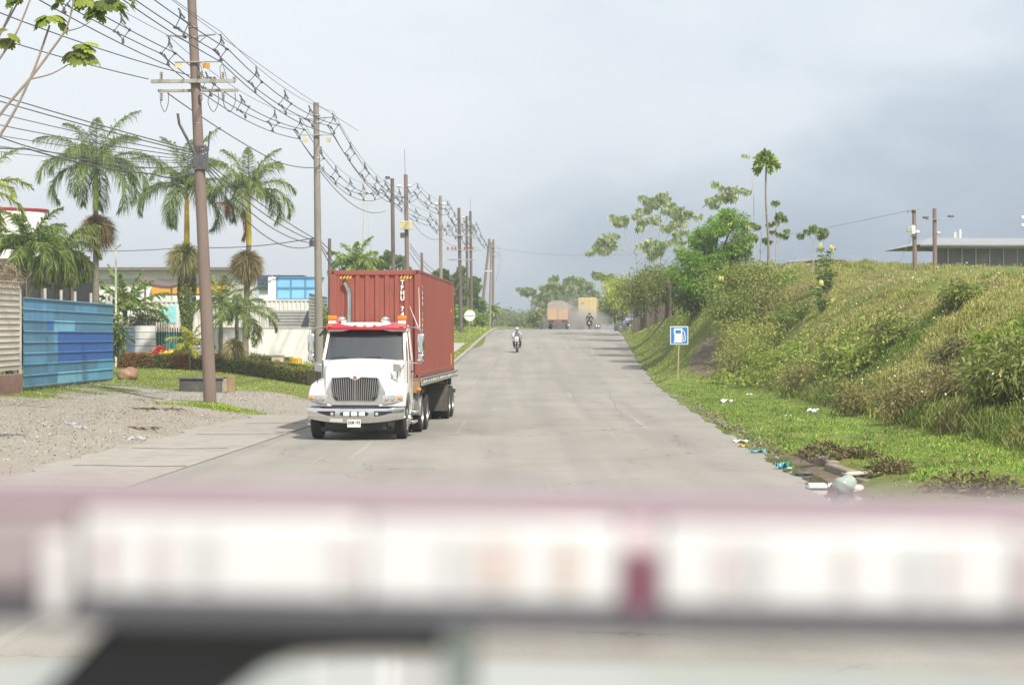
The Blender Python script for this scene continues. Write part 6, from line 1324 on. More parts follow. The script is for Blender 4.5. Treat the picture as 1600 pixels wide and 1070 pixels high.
mb = MB(); mb.box(xat(250, 128)-sc1.location.x, xat(276, 128)-sc1.location.x, -.04, -.022, zt_-1.45, zt_-.35); mb.build('cyan_patch', mat('cyan_paint', (.30, .66, .70), .6, vary=.25, scale=2), sc1)
sc2, zt_, z0 = small_container('white ribbed container below the blue glazed cabin', 408, 512, 468, 132, None, 15)
small_container('white container half hidden by the nearest pole', 338, 408, 474, 130, None, 9)
# blue glazed cabin on top
x0, x1 = xat(419, 134), xat(500, 134); g = zat(468, 134); cb_ = thing('glazed_cabin', 'white framed cabin with big light blue window panes on the containers', 'cabin', (x0, 134, g)); zc = zat(433, 134)-g; wc = x1-x0
mb = MB(); mb.box(0, .55, 0, 2.4, 0, zc+.02); mb.box(.55, wc, .1, 2.4, 0, zc-.06); mb.build('shell', wallw, cb_)
mb = MB(); mb.box(.55, wc+.1, -.06, 2.5, zc-.06, zc+.03); mb.box(.55, wc, -.02, .08, zc*.5-.03, zc*.5+.03); mb.box(.55, wc, -.02, .08, 0, .07)
for k in range(4): mb.box(.55+k*(wc-.6)/3, .62+k*(wc-.6)/3, -.03, .09, .07, zc-.06)
mb.build('window_frame', mat('cabin_frame_blue', (.10, .25, .42), .6), cb_)
for k in range(3):
    for j in range(2): mb = MB(); mb.box(.63+k*(wc-.6)/3, .54+(k+1)*(wc-.6)/3, .04, .08, .08+j*zc*.5, zc*.5-.04+j*(zc*.5-.04)); mb.build('pane', mat('blue_pane', (.20, .47, .72), .25, vary=.12, scale=1), cb_)
mb = MB(); mb.tube([(.25, -.2, zc), (.4, -.25, zc+.16), (.9, -.25, zc+.2)], .04, 6); mb.build('lamp_arm', postm, cb_)
rb = thing('roof_slab', 'dark blue ribbed roof edge behind the glazed cabin', 'roof', (xat(402, 150), 150, zat(452, 150))); mb = MB(); mb.box(0, xat(474, 150)-xat(402, 150), 0, 6, .0, zat(430, 150)-zat(452, 150)); mb.build('roof', mat('navy_roof', (.035, .06, .14), .5, vary=.2), rb)
mb = MB()
for k in range(18): mb.box(k*.2, k*.2+.05, -.04, 0, 0, zat(430, 150)-zat(452, 150)); 
mb.build('ribs', mat('navy_rib', (.07, .10, .2), .5), rb)
mb = MB(); mb.box(.1, 3.4, .3, 5.8, -4.5, -.01); mb.build('wall', wallw, rb)
# warehouse with grey roof and orange band
d = 150; x0, x1 = xat(100, d), xat(366, d); g = lg(x0, d); wh_ = thing('warehouse', 'long white building with a thin grey roof and an orange band', 'building', (x0, d, g)); ht = zat(418, d)-g; wl = x1-x0
mb = MB(); mb.box(.2, wl-.2, .2, 14, 0, ht-.25); mb.build('wall', wallw, wh_)
mb = MB(); mb.box(-.2, wl+.2, -.7, 14.5, ht-.24, ht); mb.build('roof', mat('grey_roof', (.17, .15, .14), .7, vary=.2), wh_)
mb = MB(); mb.box(.2, wl-.2, .05, .195, ht-1.25, ht-.9); mb.build('gutter_band', mat('pale_grey_sheet'), wh_)
mb = MB(); mb.box(xat(238, d)-x0, xat(352, d)-x0, -.25, .05, zat(459, d)-g, zat(446, d)-g); mb.build('orange_band', mat('orange_paint', (.72, .34, .03), .5, vary=.08), wh_)
for a, b_ in ((258, 276), (300, 318), (334, 348)): mb = MB(); mb.box(xat(a, d)-x0, xat(b_, d)-x0, .1, .198, zat(445, d)-g, zat(438, d)-g); mb.build('window', glass, wh_)
mb = MB(); mb.box(xat(240, d)-x0, xat(350, d)-x0, -.2, .05, zat(470, d)-g, zat(462, d)-g); mb.build('ledge', wht, wh_)
# curved brown canopy roofs
for a, b_, py0, py1, d, lb in ((216, 268, 436, 447, 140, 'brown curved canopy roof left of the orange band'), (66, 118, 404, 418, 112, 'brown curved canopy roof among the palms')):
    x0, x1 = xat(a, d), xat(b_, d); g = lg(x0, d); th = thing('canopy', lb, 'canopy', (x0, d, g), 0, 'brown curved canopies'); mb = MB(); secs = []
    for k in range(9): u = k/8; zz = zat(py0+(py1-py0)*(1-(1-u)**2), d)-g if a > 200 else zat(py1+(py0-py1)*(1-(1-u)**2), d)-g; secs.append([((x1-x0)*u, -.5, zz), ((x1-x0)*u, 4, zz+.3), ((x1-x0)*u, 4, zz+.1), ((x1-x0)*u, -.5, zz-.22)])
    mb.loft(secs); mb.build('roof', mat('brown_canopy', (.13, .085, .07), .7, vary=.2), th)
    for u in (.1, .9): mb = MB(); mb.box((x1-x0)*u, (x1-x0)*u+.12, 1, 1.12, 0, zat(py1, d)-g+(.1 if a > 200 else -.1)); mb.build('column', postm, th)
# curved white building with red trim
d = 116; g = lg(xat(30, d), d); wb = thing('curved_building', 'white curved building with a red roof edge at the left edge', 'building', (xat(-20, d), d, g)); R_ = 4.4; zr_ = zat(322, d)-g; mb = MB()
def arcp(R0, z): return [(R0*math.cos(a)*.85-.6, R0*math.sin(a)*.5+2, z) for a in np.linspace(-math.pi, math.pi, 40)[:-1]]
mb.loft([arcp(R_, 0), arcp(R_, zr_-.25)]); mb.build('wall', wallw, wb, smooth=50)
mb = MB(); mb.loft([arcp(R_+.06, zr_-.249), arcp(R_+.12, zr_-.18), arcp(R_+.10, zr_-.08), arcp(.3, zr_+.1)]); mb.build('roof', mat('red_trim', (.38, .03, .04), .5), wb, smooth=50)
mb = MB(); mb.loft([arcp(R_+.012, zr_-2.6), arcp(R_+.012, zr_-1.7)], cap=False); mb.build('window_strip', mat('dark_hall', (.035, .035, .035), .7), wb, smooth=50)
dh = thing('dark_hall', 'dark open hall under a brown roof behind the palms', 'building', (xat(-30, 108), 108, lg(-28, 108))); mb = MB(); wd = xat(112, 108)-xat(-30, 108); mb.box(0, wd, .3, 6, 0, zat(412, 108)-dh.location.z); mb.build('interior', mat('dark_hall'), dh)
mb = MB(); mb.box(-.2, wd+.2, -.2, 6.2, zat(412, 108)-dh.location.z+.003, zat(404, 108)-dh.location.z); mb.build('roof', mat('brown_canopy'), dh)
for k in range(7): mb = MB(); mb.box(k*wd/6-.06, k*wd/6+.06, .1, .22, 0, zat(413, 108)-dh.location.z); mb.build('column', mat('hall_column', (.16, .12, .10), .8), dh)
# street lamp behind the blue fence
b_ = P(181, 560, 104); b_.z = lg(b_.x, 104); sl_ = thing('garden_lamp', 'slim white post lamp with a double winged head behind the blue fence', 'street lamp', b_); ht = P(181, 388, 104).z-b_.z; mb = MB(); mb.tube([(0, 0, -.2), (0, 0, ht)], .05, 8); mb.build('post', lampw, sl_)
for s in (-1, 1): mb = MB(); mb.add([(0, -.1, ht-.02), (s*.30, -.12, ht+.18), (s*.30, .12, ht+.18), (0, .1, ht-.02), (0, -.1, ht+.05), (s*.28, -.12, ht+.23), (s*.28, .12, ht+.23), (0, .1, ht+.05)], [(0,3,2,1),(4,5,6,7),(0,1,5,4),(1,2,6,5),(2,3,7,6),(3,0,4,7)]); mb.build('lamp_head', lampw, sl_)
# objects on the grass
b_ = G(199, 82.5); mb = MB(); bm_ = bmesh.new(); bmesh.ops.create_icosphere(bm_, subdivisions=3, radius=1)
def boulder(name, label, loc, r_, m, cat='boulder', sq=(1, .8, .7), group=None, seed=0.):
    bm_ = bmesh.new(); bmesh.ops.create_icosphere(bm_, subdivisions=3, radius=1)
    for v in bm_.verts:
        c = v.co; k = 1+.12*math.sin(c.x*3+seed)*math.cos(c.y*4+seed*2)+.07*math.sin(c.z*7+c.x*5+seed); v.co = Vector((c.x*k*r_*sq[0], c.y*k*r_*sq[1], c.z*k*r_*sq[2]))
    me = bpy.data.meshes.new(name); bm_.to_mesh(me); bm_.free(); me.materials.append(m)
    for p in me.polygons: p.use_smooth = True
    o = bpy.data.objects.new(name, me); COL.objects.link(o); o.location = loc; return tag(o, label, cat, group)
boulder('boulder', 'round reddish brown and tan boulder at the far end of the blue fence', b_+Vector((0, 0, .2)), .46, mat('red_rock', (.25, .14, .11), .95, vary=.3, scale=2, bump=.5, dirt=(.42, .32, .18), dirt_amt=.9, dscale=.9))
b_ = G(318, 77.5); sb_ = thing('concrete_slab', 'dark grey weathered concrete box lying behind the nearest pole', 'concrete block', b_, R(8)); mb = MB()
mb.box(-.95, .75, -.35, .35, -.05, .52); mb.build('block', mat('dark_concrete', (.085, .082, .078), .9, vary=.35, scale=3, dirt=(.2,.19,.17), dirt_amt=.5), sb_, bevel=.04)
mb = MB(); mb.box(-1.02, .8, -.42, .42, .523, .60); mb.build('lid', mat('slab_lid', (.13, .125, .115), .9, vary=.3), sb_, bevel=.02)
b_ = G(349, 78); cr_ = thing('wooden_crate', 'cream and ochre wooden crate right behind the nearest pole', 'crate', b_, R(-14)); mb = MB(); mb.box(-.34, .30, -.3, .3, 0, .62); mb.build('body', mat('cream_crate', (.46, .40, .31), .9, vary=.3, scale=4), cr_, bevel=.02)
mb = MB(); mb.box(.302, .38, -.32, .32, 0, .66); mb.box(-.36, .302, -.34, -.302, .60, .68); mb.build('ochre_trim', mat('ochre_wood', (.36, .25, .12), .8, vary=.25), cr_)
b_ = G(434, 99); lb_ = thing('stone_letterbox', 'small pale stone box with a dark opening in front of the white wall', 'letterbox', b_); mb = MB(); mb.box(-.30, .30, -.2, .2, -.1, .85); mb.build('body', mat('pale_stone', (.55, .50, .42), .9, vary=.15), lb_, bevel=.03); mb = MB(); mb.box(-.12, .12, -.215, -.201, .45, .68); mb.build('opening', mat('ochre_wood'), lb_); mb = MB(); mb.box(-.36, .36, -.25, .25, .852, .92); mb.build('cap', mat('pale_stone'), lb_)
b_ = G(462, 95); yb = thing('yellow_barrel', 'bright yellow ribbed barrel at the right end of the hedge', 'barrel', b_); mb = MB(); mb.lathe([(.30, 0), (.33, .02), (.31, .1), (.33, .3), (.31, .35), (.33, .6), (.31, .65), (.33, .92), (.30, .95), (.05, .96)], 18); mb.build('drum', mat('yellow_drum', (.68, .40, .02), .5, vary=.15), yb, smooth=40)
# palm litter on the lot
for (px, py, w_, lb, c_) in ((225, 612, 1.6, 'pale strip of dry palm sheath on the grass left of the nearest pole', (.42, .38, .28)), (248, 640, 1.8, 'long dry brown frond lying on the gravel left of the nearest pole', (.16, .12, .08)), (215, 680, 1.0, 'scrap of dry brown frond on the near gravel', (.25, .19, .12)), (205, 690, .5, 'small pale rag on the near gravel', (.6, .58, .54)), (252, 631, .4, 'reddish scrap on the gravel near the pole grass', (.30, .16, .12)), (124, 668, .35, 'white scrap on the near gravel', (.7, .7, .68)), (107, 664, .35, 'crumpled white paper left of the white scrap', (.7, .7, .68))):
    d = 2.3*F/(py-HY); x = xat(px, d); d = float(d); z = lg(x, d); d = (EYE-z)*F/(py-HY); x = xat(px, d); z = lg(x, d)
    nb = NB(); n = 26; nb.leaf(np.stack([rnd(-w_/2, w_/2, n), rnd(-.12, .12, n), rnd(.0, .05, n)], 1), np.stack([np.ones(n), rnd(-.35, .35, n), rnd(-.05, .25, n)], 1), rnd(.2, .5, n)*w_*.6, .06, cols(n, c_, tuple(q*1.2 for q in c_), .15)/LEAFK, droop=.4, wmid=1); o = nb.build('ground_scrap', DULL); o.location = (x, d, z+.01); tag(o, lb, 'litter')
# ---------------- right side hill building ----------------
d = 122; x0 = xat(1445, d); zf = zat(440, d); hb = thing('hill_building', 'long low building with a pale grey pitched roof on the hill at the right edge', 'building', (x0, d, zf), R(6))
Lb = 12; ze = zat(384, d)-zf; mb = MB(); mb.box(.9, Lb, 1.0, 7, -1.5, .95); mb.build('wall', mat('hill_wall', (.42, .36, .30), .9, vary=.15), hb)
mb = MB()
mb.box(.88, Lb, .96, 1.02, .90, 1.0); mb.box(.88, Lb, .96, 1.02, ze-.12, ze); k = 0
while k < 12: mb.box(.9+k*.92, .96+k*.92, .95, 1.03, 1.0, ze-.12); k += 1
mb.build('window_frame', mat('pale_frame', (.52, .53, .52), .6), hb)
mb = MB(); mb.box(.92, Lb, 1.05, 1.08, 1.0, ze-.1); mb.build('window_screen', mat('grey_screen', (.16, .16, .155), .5, vary=.35, scale=.8), hb)
mb = MB(); mb.add([(-.3, .1, ze+.0), (Lb+1, -.2, ze+.05), (Lb+1, 4, ze+.62), (1.6, 4, ze+.62), (-.3, .1, ze+.09), (Lb+1, -.2, ze+.14), (Lb+1, 4, ze+.72), (1.6, 4, ze+.72), (-.3, 8, ze), (Lb+1, 8, ze)], [(0,3,2,1), (4,5,6,7), (0,1,5,4), (0,4,7,3), (7,6,9,8), (4,7,8)]); mb.build('roof', mat('pale_metal_roof', (.30, .31, .32), .5, .2, vary=.12, scale=1), hb, smooth=0)
mb = MB(); mb.box(-.32, Lb+1, -.02, .05, ze-.08, ze+.02); mb.add([(-.2, .2, ze-.05), (.9, 1.0, ze-.35), (.9, 1.0, ze-.28), (-.2, .2, ze+.0)], [(0,1,2,3)]); mb.build('gutter', mat('dark_gutter', (.05, .065, .07), .6), hb)
an = thing('antenna_cluster', 'cluster of white panel antennas behind the pale grey roof', 'antenna', P(1495, 400, 150)); mb = MB(); mb.tube([(0, 0, -4), (0, 0, 1.6)], .08, 6); mb.build('mast', postm, an)
for k, x in enumerate((-.75, -.5, -.15, .25, .5, .7)): mb = MB(); hh = (.8, .9, 1.5, 1.7, .9, 1.1)[k]; mb.box(x-.08, x+.08, -.1, .05, .35, .35+hh); mb.build('panel_antenna', lampw if 1 < k < 4 else postm, an, bevel=.02)
mb = MB(); mb.tube([(-.8, 0, .5), (.8, 0, .5)], .04, 5); mb.build('bracket', cablem, an)
lr = thing('low_roof', 'pale low vaulted roof barely rising over the hill crest', 'building', P(1240, 430, 150)); wl = xat(1345, 150)-xat(1240, 150); mb = MB(); mb.loft([[(wl*u, -.4, P(0, 409-6*math.sin(math.pi*u), 150).z-lr.location.z), (wl*u, 4, P(0, 408-6*math.sin(math.pi*u), 150).z-lr.location.z+.1), (wl*u, 4, .3), (wl*u, -.4, P(0, 412-6*math.sin(math.pi*u), 150).z-lr.location.z)] for u in np.linspace(0, 1, 12)]); mb.build('roof', mat('pale_metal_roof'), lr); mb = MB(); mb.box(.3, wl-.3, .2, 3.8, -3, .55); mb.build('wall', mat('hill_wall'), lr)
cl = thing('corner_lamp', 'white lamp pair half cut off by the right edge high above the roof', 'street lamp', P(1606, 440, 118)); mb = MB(); mb.tube([(0, 0, 0), (0, 0, 4.2)], .08, 8); mb.build('post', postm, cl)
for py in (340, 352): z = P(0, py, 118).z-cl.location.z; mb = MB(); mb.box(-.42, -.05, -.1, .1, z-.1, z+.1); mb.build('lamp_head', lampw, cl, bevel=.03)
# ---------------- litter and kerb at the right edge ----------------
kb_ = mat('broken_concrete', (.24, .20, .16), .95, vary=.3, scale=4, bump=.5, dirt=(.11, .08, .05), dirt_amt=.8, dscale=2)
for k, (y0, y1) in enumerate(((37.6, 41.5), (35.4, 37.4), (33.0, 35.2))):
    ya, yb_ = y0, y1; xa, xb = float(Rx(ya))+.95+.05*k, float(Rx(yb_))+.85; zz = 0.0; c = Vector((xa, ya, zz)); a = math.atan2(xb-xa, yb_-ya)
    o = MB(); o.box(-.11, .13, 0, (yb_-ya), -.25, .17-.03*k); oo = o.build('kerb_block', kb_, None, bevel=.035); oo.location = c; oo.rotation_euler = (0, R(2)*k, -a); tag(oo, ['longest broken kerb block, at the far end of the puddle', 'middle broken kerb block beside the puddle', 'nearest tilted kerb block by the plastic ball'][k], 'kerb block', 'broken kerb blocks beside the puddle')
def gpt(px, py, z=0.): d = (EYE-z)*F/(py-HY); return Vector((xat(px, d), d, z))
o = MB(); o.prism([(-.17, 0), (.17, 0), (.14, .08), (-.14, .08)], -.12, .12, 'y'); oo = o.build('foam_box', mat('foam_white', (.8, .8, .78), .6), None, bevel=.012); oo.location = gpt(1277, 762); tag(oo, 'white foam food box floating in the puddle', 'litter')
boulder('plastic_ball', 'grey green inflated plastic bag like a ball in the puddle beside the kerb', gpt(1320, 768)+Vector((0, 0, .10)), .20, mat('grey_green_plastic', (.33, .38, .33), .35, vary=.3, scale=6, dirt=(.05,.35,.33), dirt_amt=.5), cat='litter', sq=(1, 1, .85))
boulder('stone', 'pale stone right of the plastic ball', gpt(1338, 768)+Vector((0, 0, .04)), .11, mat('pale_stone'), 'stone', (1.2, 1, .7))
boulder('flat_stone', 'flat dark stone at the far end of the puddle', gpt(1256, 740)+Vector((0, 0, .01)), .16, mat('dark_concrete'), 'stone', (1.1, .8, .25)); boulder('flat_stone', 'flat pale stone on top of the nearest kerb block', gpt(1338, 756)+Vector((.1, .3, .16)), .2, mat('pale_stone'), 'stone', (1.3, .8, .22))
def rag(px, py, w_, c_, lb, z=.12, h_=.08, nm='plastic_scrap'):
    p = gpt(px, py, z); p.z = float(gz(p.x, p.y)); bm_ = bmesh.new(); bmesh.ops.create_grid(bm_, x_segments=7, y_segments=6, size=.5)
    for v in bm_.verts: v.co = Vector((v.co.x*w_, v.co.y*w_*.8, h_*(.5+.5*math.sin(v.co.x*9+px)*math.cos(v.co.y*8+py))+random.random()*h_*.4))
    me = bpy.data.meshes.new(nm); bm_.to_mesh(me); bm_.free(); cn_ = 'plastic_%02d%02d%02d' % tuple(int(q*99) for q in c_); me.materials.append(mat(cn_, c_, .4, vary=.15, scale=5)); so_ = bpy.data.objects.new(nm, me); COL.objects.link(so_); so_.location = p; md = so_.modifiers.new('solid', 'SOLIDIFY'); md.thickness = .006; tag(so_, lb, 'litter')
for a in ((1185, 704, .34, (.10, .34, .50), 'light blue plastic bag at the road edge', .05, .07), (1222, 729, .25, (.03, .30, .38), 'small teal plastic scrap nearer than the blue bag', .05, .12), (1158, 688, .38, (.75, .74, .7), 'white scrap at the road edge beyond the blue bag', .05, .06), (1161, 695, .22, (.65, .38, .05), 'yellow orange wrapper beside the blue bag', .05, .05), (1135, 629, .42, (.78, .78, .76), 'white plastic bag on the verge grass, farthest left', .2, .14), (1270, 647, .34, (.74, .77, .76), 'white plastic bag on the verge grass near the weeds', .2, .18), (1229, 649, .26, (.72, .72, .66), 'flat white scrap left of the bag near the weeds', .2, .06), (1171, 619, .22, (.7, .7, .62), 'tiny pale scrap on the grass below the fuel sign', .2, .08), (1228, 731, .2, (.7, .74, .76), 'pale wet scrap next to the teal one', .02, .03), (1299, 767, .12, (.75, .75, .72), 'curl of white plastic in the puddle', 0., .06)): rag(*a)
for px, py, r_, lb in ((963, 511, .30, 'upper white roadside stone near the crest'), (963, 516, .26, 'lower white roadside stone near the crest')): p = P(px, py, 168); p.z = float(gz(p.x, 168)); boulder('white_stone', lb, p+Vector((0, 0, .1)), r_, wht, 'stone')
boulder('clod', 'brown earth clod on the verge beside the fuel sign', gpt(1072, 588, .3), .3, mat('clod_brown', (.17, .11, .07), .95, vary=.3, bump=.5), 'clod', (1.3, 1, .6))
for i, (px, py, r_) in enumerate(((1285, 722, .34), (1390, 748, .30), (1500, 775, .42), (1558, 778, .36), (1345, 722, .25))):
    p = gpt(px, py, .1); nb = NB(); n = 420; d_ = unit(n); d_[:, 2] = np.abs(d_[:, 2]); nb.leaf(d_*r_*np.array([1.5, 1, .8])*rng.random((n, 1))**.4, d_+unit(n)*.8, rnd(.08, .25, n), .035, cols(n, (.055, .05, .028), (.16, .14, .08), .25), droop=.4); o = nb.build('dead_weed_tuft', DULL); p.z = float(gz(p.x, p.y)); o.location = p; tag(o, ['dead brown weed tuft above the kerb blocks', 'dead weed tuft in the grass right of the puddle', 'large dead weed tuft low at the right', 'dead weed tuft nearest the right edge', 'dead weed tuft beyond the puddle in the grass'][i], 'weeds', 'dead weed tufts on the right verge')
# ---------------- far vehicles ----------------
def far_wheels(th, xs, ys, r=.5):
    for x in xs:
        for y in ys: make_wheel(th, x, y, r=r, wd=.28, side=1 if x > 0 else -1, deep=False)
d = 231; p = Vector((xat(871.5, d), d, float(zr(d)))); ct = thing('cargo_truck', 'dusty cargo truck with orange lower panels, left one of the two far trucks', 'truck', p, R(-3)); orm = mat('orange_panel', (.52, .33, .18), .6, vary=.15, dirt=(.5, .40, .28), dirt_amt=.7)
hw_ = 1.25
mb = MB(); mb.box(-hw_, -.03, -.06, .0, 1.15, 2.45); mb.box(.03, hw_, -.06, .0, 1.15, 2.45); mb.build('tailgate', orm, ct, bevel=.02)
mb = MB(); mb.box(-hw_, hw_, .0, 6.5, 1.12, 2.45); mb.build('cargo_bed', mat('orange_side', (.45, .20, .08), .7, vary=.2), ct)
mb = MB(); mb.loft([[(-hw_, y, 2.452), (-hw_*.97, y, 3.2), (-.5, y, 3.45), (.5, y, 3.45), (hw_*.97, y, 3.2), (hw_, y, 2.452)] for y in (0, 6.4)]); mb.build('tarpaulin', mat('dusty_tarp', (.36, .30, .27), .9, vary=.25), ct)
mb = MB(); mb.box(-1.1, 1.1, -.1, 0, .7, .85); mb.box(-.5, .5, 0, 6.5, .8, 1.1); mb.build('frame', mat('redbrown_frame', (.16, .08, .06), .8, vary=.3), ct)
mb = MB(); mb.box(-1.15, 1.15, 6.7, 8.6, .8, 2.9); mb.build('cab', mat('dusty_cab', (.5, .45, .38), .6), ct, bevel=.1)
far_wheels(ct, (-1.15, 1.15), (1.2, 2.5, 7.4))
d = 254; p = Vector((xat(917.5, d), d, float(zr(d)))); ct = thing('container_truck', 'truck carrying a yellow container seen from behind, right one of the two far trucks', 'truck', p, R(-4)); ylm = mat('container_yellow', (.58, .46, .22), .6, vary=.10, dirt=(.5, .42, .28), dirt_amt=.5)
mb = MB(); mb.box(-1.2, 1.2, 0, 12, 1.35, 4.2); bx = mb.build('container', ylm, ct, bevel=.03)
for a, b_ in ((-1.12, -.02), (.02, 1.12)): mb = MB(); mb.box(a, b_, -.05, -.003, 1.45, 4.1); mb.build('door', ylm, bx, bevel=.015)
for x in (-.85, -.35, .35, .85): mb = MB(); mb.tube([(x, -.07, 1.4), (x, -.07, 4.15)], .025, 6); mb.build('locking_bar', mat('dusty_steel', (.5, .42, .28), .6), bx)
mb = MB(); mb.box(-.75, -.45, -.06, -.052, 3.35, 3.6); mb.build('door_mark', mat('brown_mark', (.3, .2, .08), .7), bx)
mb = MB(); mb.box(-1.2, 1.2, -.1, 12.2, 1.15, 1.348); mb.box(-1.1, 1.1, -.05, .05, .55, .7); mb.build('frame', chas, ct)
mb = MB(); mb.box(-1.15, 1.15, 12.8, 15, .9, 3.0); mb.build('cab', mat('dusty_cab'), ct, bevel=.1)
far_wheels(ct, (-1.15, 1.15), (1.4, 2.7, 13.5))
# parked car half behind the bank, tyres beside it
def small_car(loc, rz, col, lb):
    th = thing('parked_car', lb, 'car', loc, rz); pnt = mat('car_'+col[0], col[1], .3, vary=.05, coat=.5)
    def sec(y, hw, z0, z1): return [(-hw, y, z0), (-hw, y, z1*.8), (-hw*.9, y, z1), (hw*.9, y, z1), (hw, y, z1*.8), (hw, y, z0)]
    mb = MB(); mb.loft([sec(0, .72, .35, .62), sec(.15, .80, .28, .75), (sec(1.1, .84, .25, .90)), sec(3.0, .85, .25, .92), sec(3.9, .80, .28, .88), sec(4.05, .7, .35, .7)]); bd = mb.build('body', pnt, th, smooth=40, bevel=.03)
    mb = MB(); mb.loft([[(-.76, .95, .88), (.76, .95, .88), (.6, 1.65, 1.36), (-.6, 1.65, 1.36)], [(-.78, 2.0, .9), (.78, 2.0, .9), (.64, 2.2, 1.42), (-.64, 2.2, 1.42)], [(-.74, 3.5, .9), (.74, 3.5, .9), (.58, 3.0, 1.34), (-.58, 3.0, 1.34)]]); mb.build('windows', glass, bd, smooth=40)
    mb = MB(); mb.loft([[(-.62, 1.6, 1.34), (.62, 1.6, 1.34), (.55, 1.65, 1.40), (-.55, 1.65, 1.40)], [(-.65, 2.3, 1.40), (.65, 2.3, 1.40), (.6, 2.3, 1.46), (-.6, 2.3, 1.46)], [(-.6, 3.05, 1.33), (.6, 3.05, 1.33), (.52, 3.0, 1.38), (-.52, 3.0, 1.38)]]); mb.build('roof', pnt, bd, smooth=50)
    for s in (-1, 1): mb = MB(); mb.ell((s*.6, .06, .62), .14, .06, .08); mb.build('headlight', lensm, bd)
    mb = MB(); mb.box(-.35, .35, -.03, .03, .48, .60); mb.build('grille', black, bd)
    for x in (-.82, .82):
        for y in (.75, 3.2): make_wheel(th, x, y, r=.30, wd=.18, side=1 if x > 0 else -1)
    return th
p = P(984, 505, 186); p.z = float(gz(p.x, 186))-.05
small_car(Vector((p.x+.3, 186, p.z)), R(-8), ('slate', (.16, .18, .24)), 'slate grey car parked beyond the near end of the bank, half hidden by grass')
for i, (px, py, dd) in enumerate(((968, 502, 176), (972, 505, 174))):
    p = P(px, py, dd); p.z = float(gz(p.x, dd)); mb = MB(); mb.lathe([(.28, -.12), (.45, -.13), (.52, -.06), (.52, .06), (.45, .13), (.28, .12), (.28, -.12)], 20, Matrix.Rotation(R(90), 4, 'X') @ Matrix.Rotation(R(12), 4, 'Y'), cap=False); o = mb.build('old_tyre', mat('grey_tyre', (.12, .12, .12), .9, vary=.3)); o.location = p+Vector((0, 0, .4)); tag(o, ['old grey tyre standing at the end of the bank', 'second old tyre leaning just right of the first'][i], 'tyre', 'old tyres at the end of the bank')
# ---------------- motorcycles and riders ----------------
def moto(loc, rz, lb, front, tank, plate=None):
    th = thing('motorcycle', lb, 'motorcycle', loc, rz)     # faces local -y
    for y in (-.66, .66):
        mb = MB(); Mx = Matrix.Translation((0, y, .31)) @ Matrix.Rotation(R(90), 4, 'Y'); mb.lathe([(.24, -.05), (.29, -.05), (.31, -.02), (.31, .02), (.29, .05), (.24, .05), (.24, -.05)], 24, Mx, cap=False); w_ = mb.build('wheel', rubber, th)
        mb = MB(); mb.lathe([(.245, -.03), (.22, -.03), (.22, .03), (.245, .03)], 24, Mx, cap=False)
        for k in range(6): a = k*math.pi/3; mb.tube([(0, y, .31), (0, y+.23*math.cos(a), .31+.23*math.sin(a))], .012, 4)
        mb.lathe([(.05, -.06), (.05, .06)], 10, Mx); mb.build('rim', steel, w_)
    mb = MB()
    for s in (-1, 1): mb.tube([(s*.09, -.66, .31), (s*.09, -.42, .95)], .022, 6)
    mb.box(-.1, .1, -.46, -.38, .9, .97); mb.build('fork', steel, th)
    mb = MB(); mb.tube([(-.36, -.28, 1.02), (-.2, -.38, 1.02), (0, -.40, .98), (.2, -.38, 1.02), (.36, -.28, 1.02)], .016, 6); mb.build('handlebar', black, th)
    mb = MB(); mb.box(-.13, .13, -.25, .25, .28, .62); mb.tube([(0, -.4, .92), (0, -.25, .4), (0, .3, .35), (0, .35, .75), (0, -.35, .85)], .03, 6); mb.build('engine', chas, th, bevel=.03)
    mb = MB(); mb.ell((0, -.12, .82), .15, .26, .13, 14, 10); mb.build('fuel_tank', mat('tank_'+tank[0], tank[1], .3, coat=.4), th)
    mb = MB(); mb.loft([[(-.12, y, z-.05), (.12, y, z-.05), (.10, y, z+.03), (-.10, y, z+.03)] for y, z in ((.05, .80), (.4, .80), (.78, .88), (.95, .92))]); mb.build('seat', black, th, bevel=.02)
    mb = MB(); mb.loft([[(-.07, y, z), (.07, y, z), (.06, y, z+.03), (-.06, y, z+.03)] for y, z in ((-.95, .60), (-.66, .66), (-.4, .62))]); mb.build('front_fender', mat('tank_'+tank[0]), th, smooth=50)
    mb = MB(); mb.prism([(-.12, .78), (.12, .78), (.15, 1.0), (.08, 1.12), (-.08, 1.12), (-.15, 1.0)], -.56, -.46, 'y'); fr = mb.build('headlight_cowl', mat('cowl_'+front[0], front[1], .4), th, bevel=.02)
    mb = MB(); mb.ell((0, -.56, .93), .08, .03, .07); mb.build('headlight', lensm, fr)
    for s in (-1, 1):
        mb = MB(); mb.tube([(s*.28, -.3, 1.03), (s*.34, -.3, 1.2)], .008, 5); mb.ell((s*.36, -.3, 1.22), .06, .015, .04); mb.build('mirror', black, th)
        mb = MB(); mb.tube([(s*.10, .1, .36), (s*.24, .1, .36)], .018, 6); mb.build('foot_peg', steel, th)
    mb = MB(); mb.box(-.09, .09, .96, .985, .62, .74); mb.build('license_plate', mat('plate_white' if not plate else plate), th)
    mb = MB(); mb.ell((0, .96, .82), .07, .03, .04); mb.build('tail_light', mat('tail_red', (.5, .02, .02), .3), th)
    mb = MB(); mb.tube([(.14, -.1, .36), (.15, .4, .36), (.16, .85, .48)], .04, 8); mb.build('exhaust', steel, th)
    return th
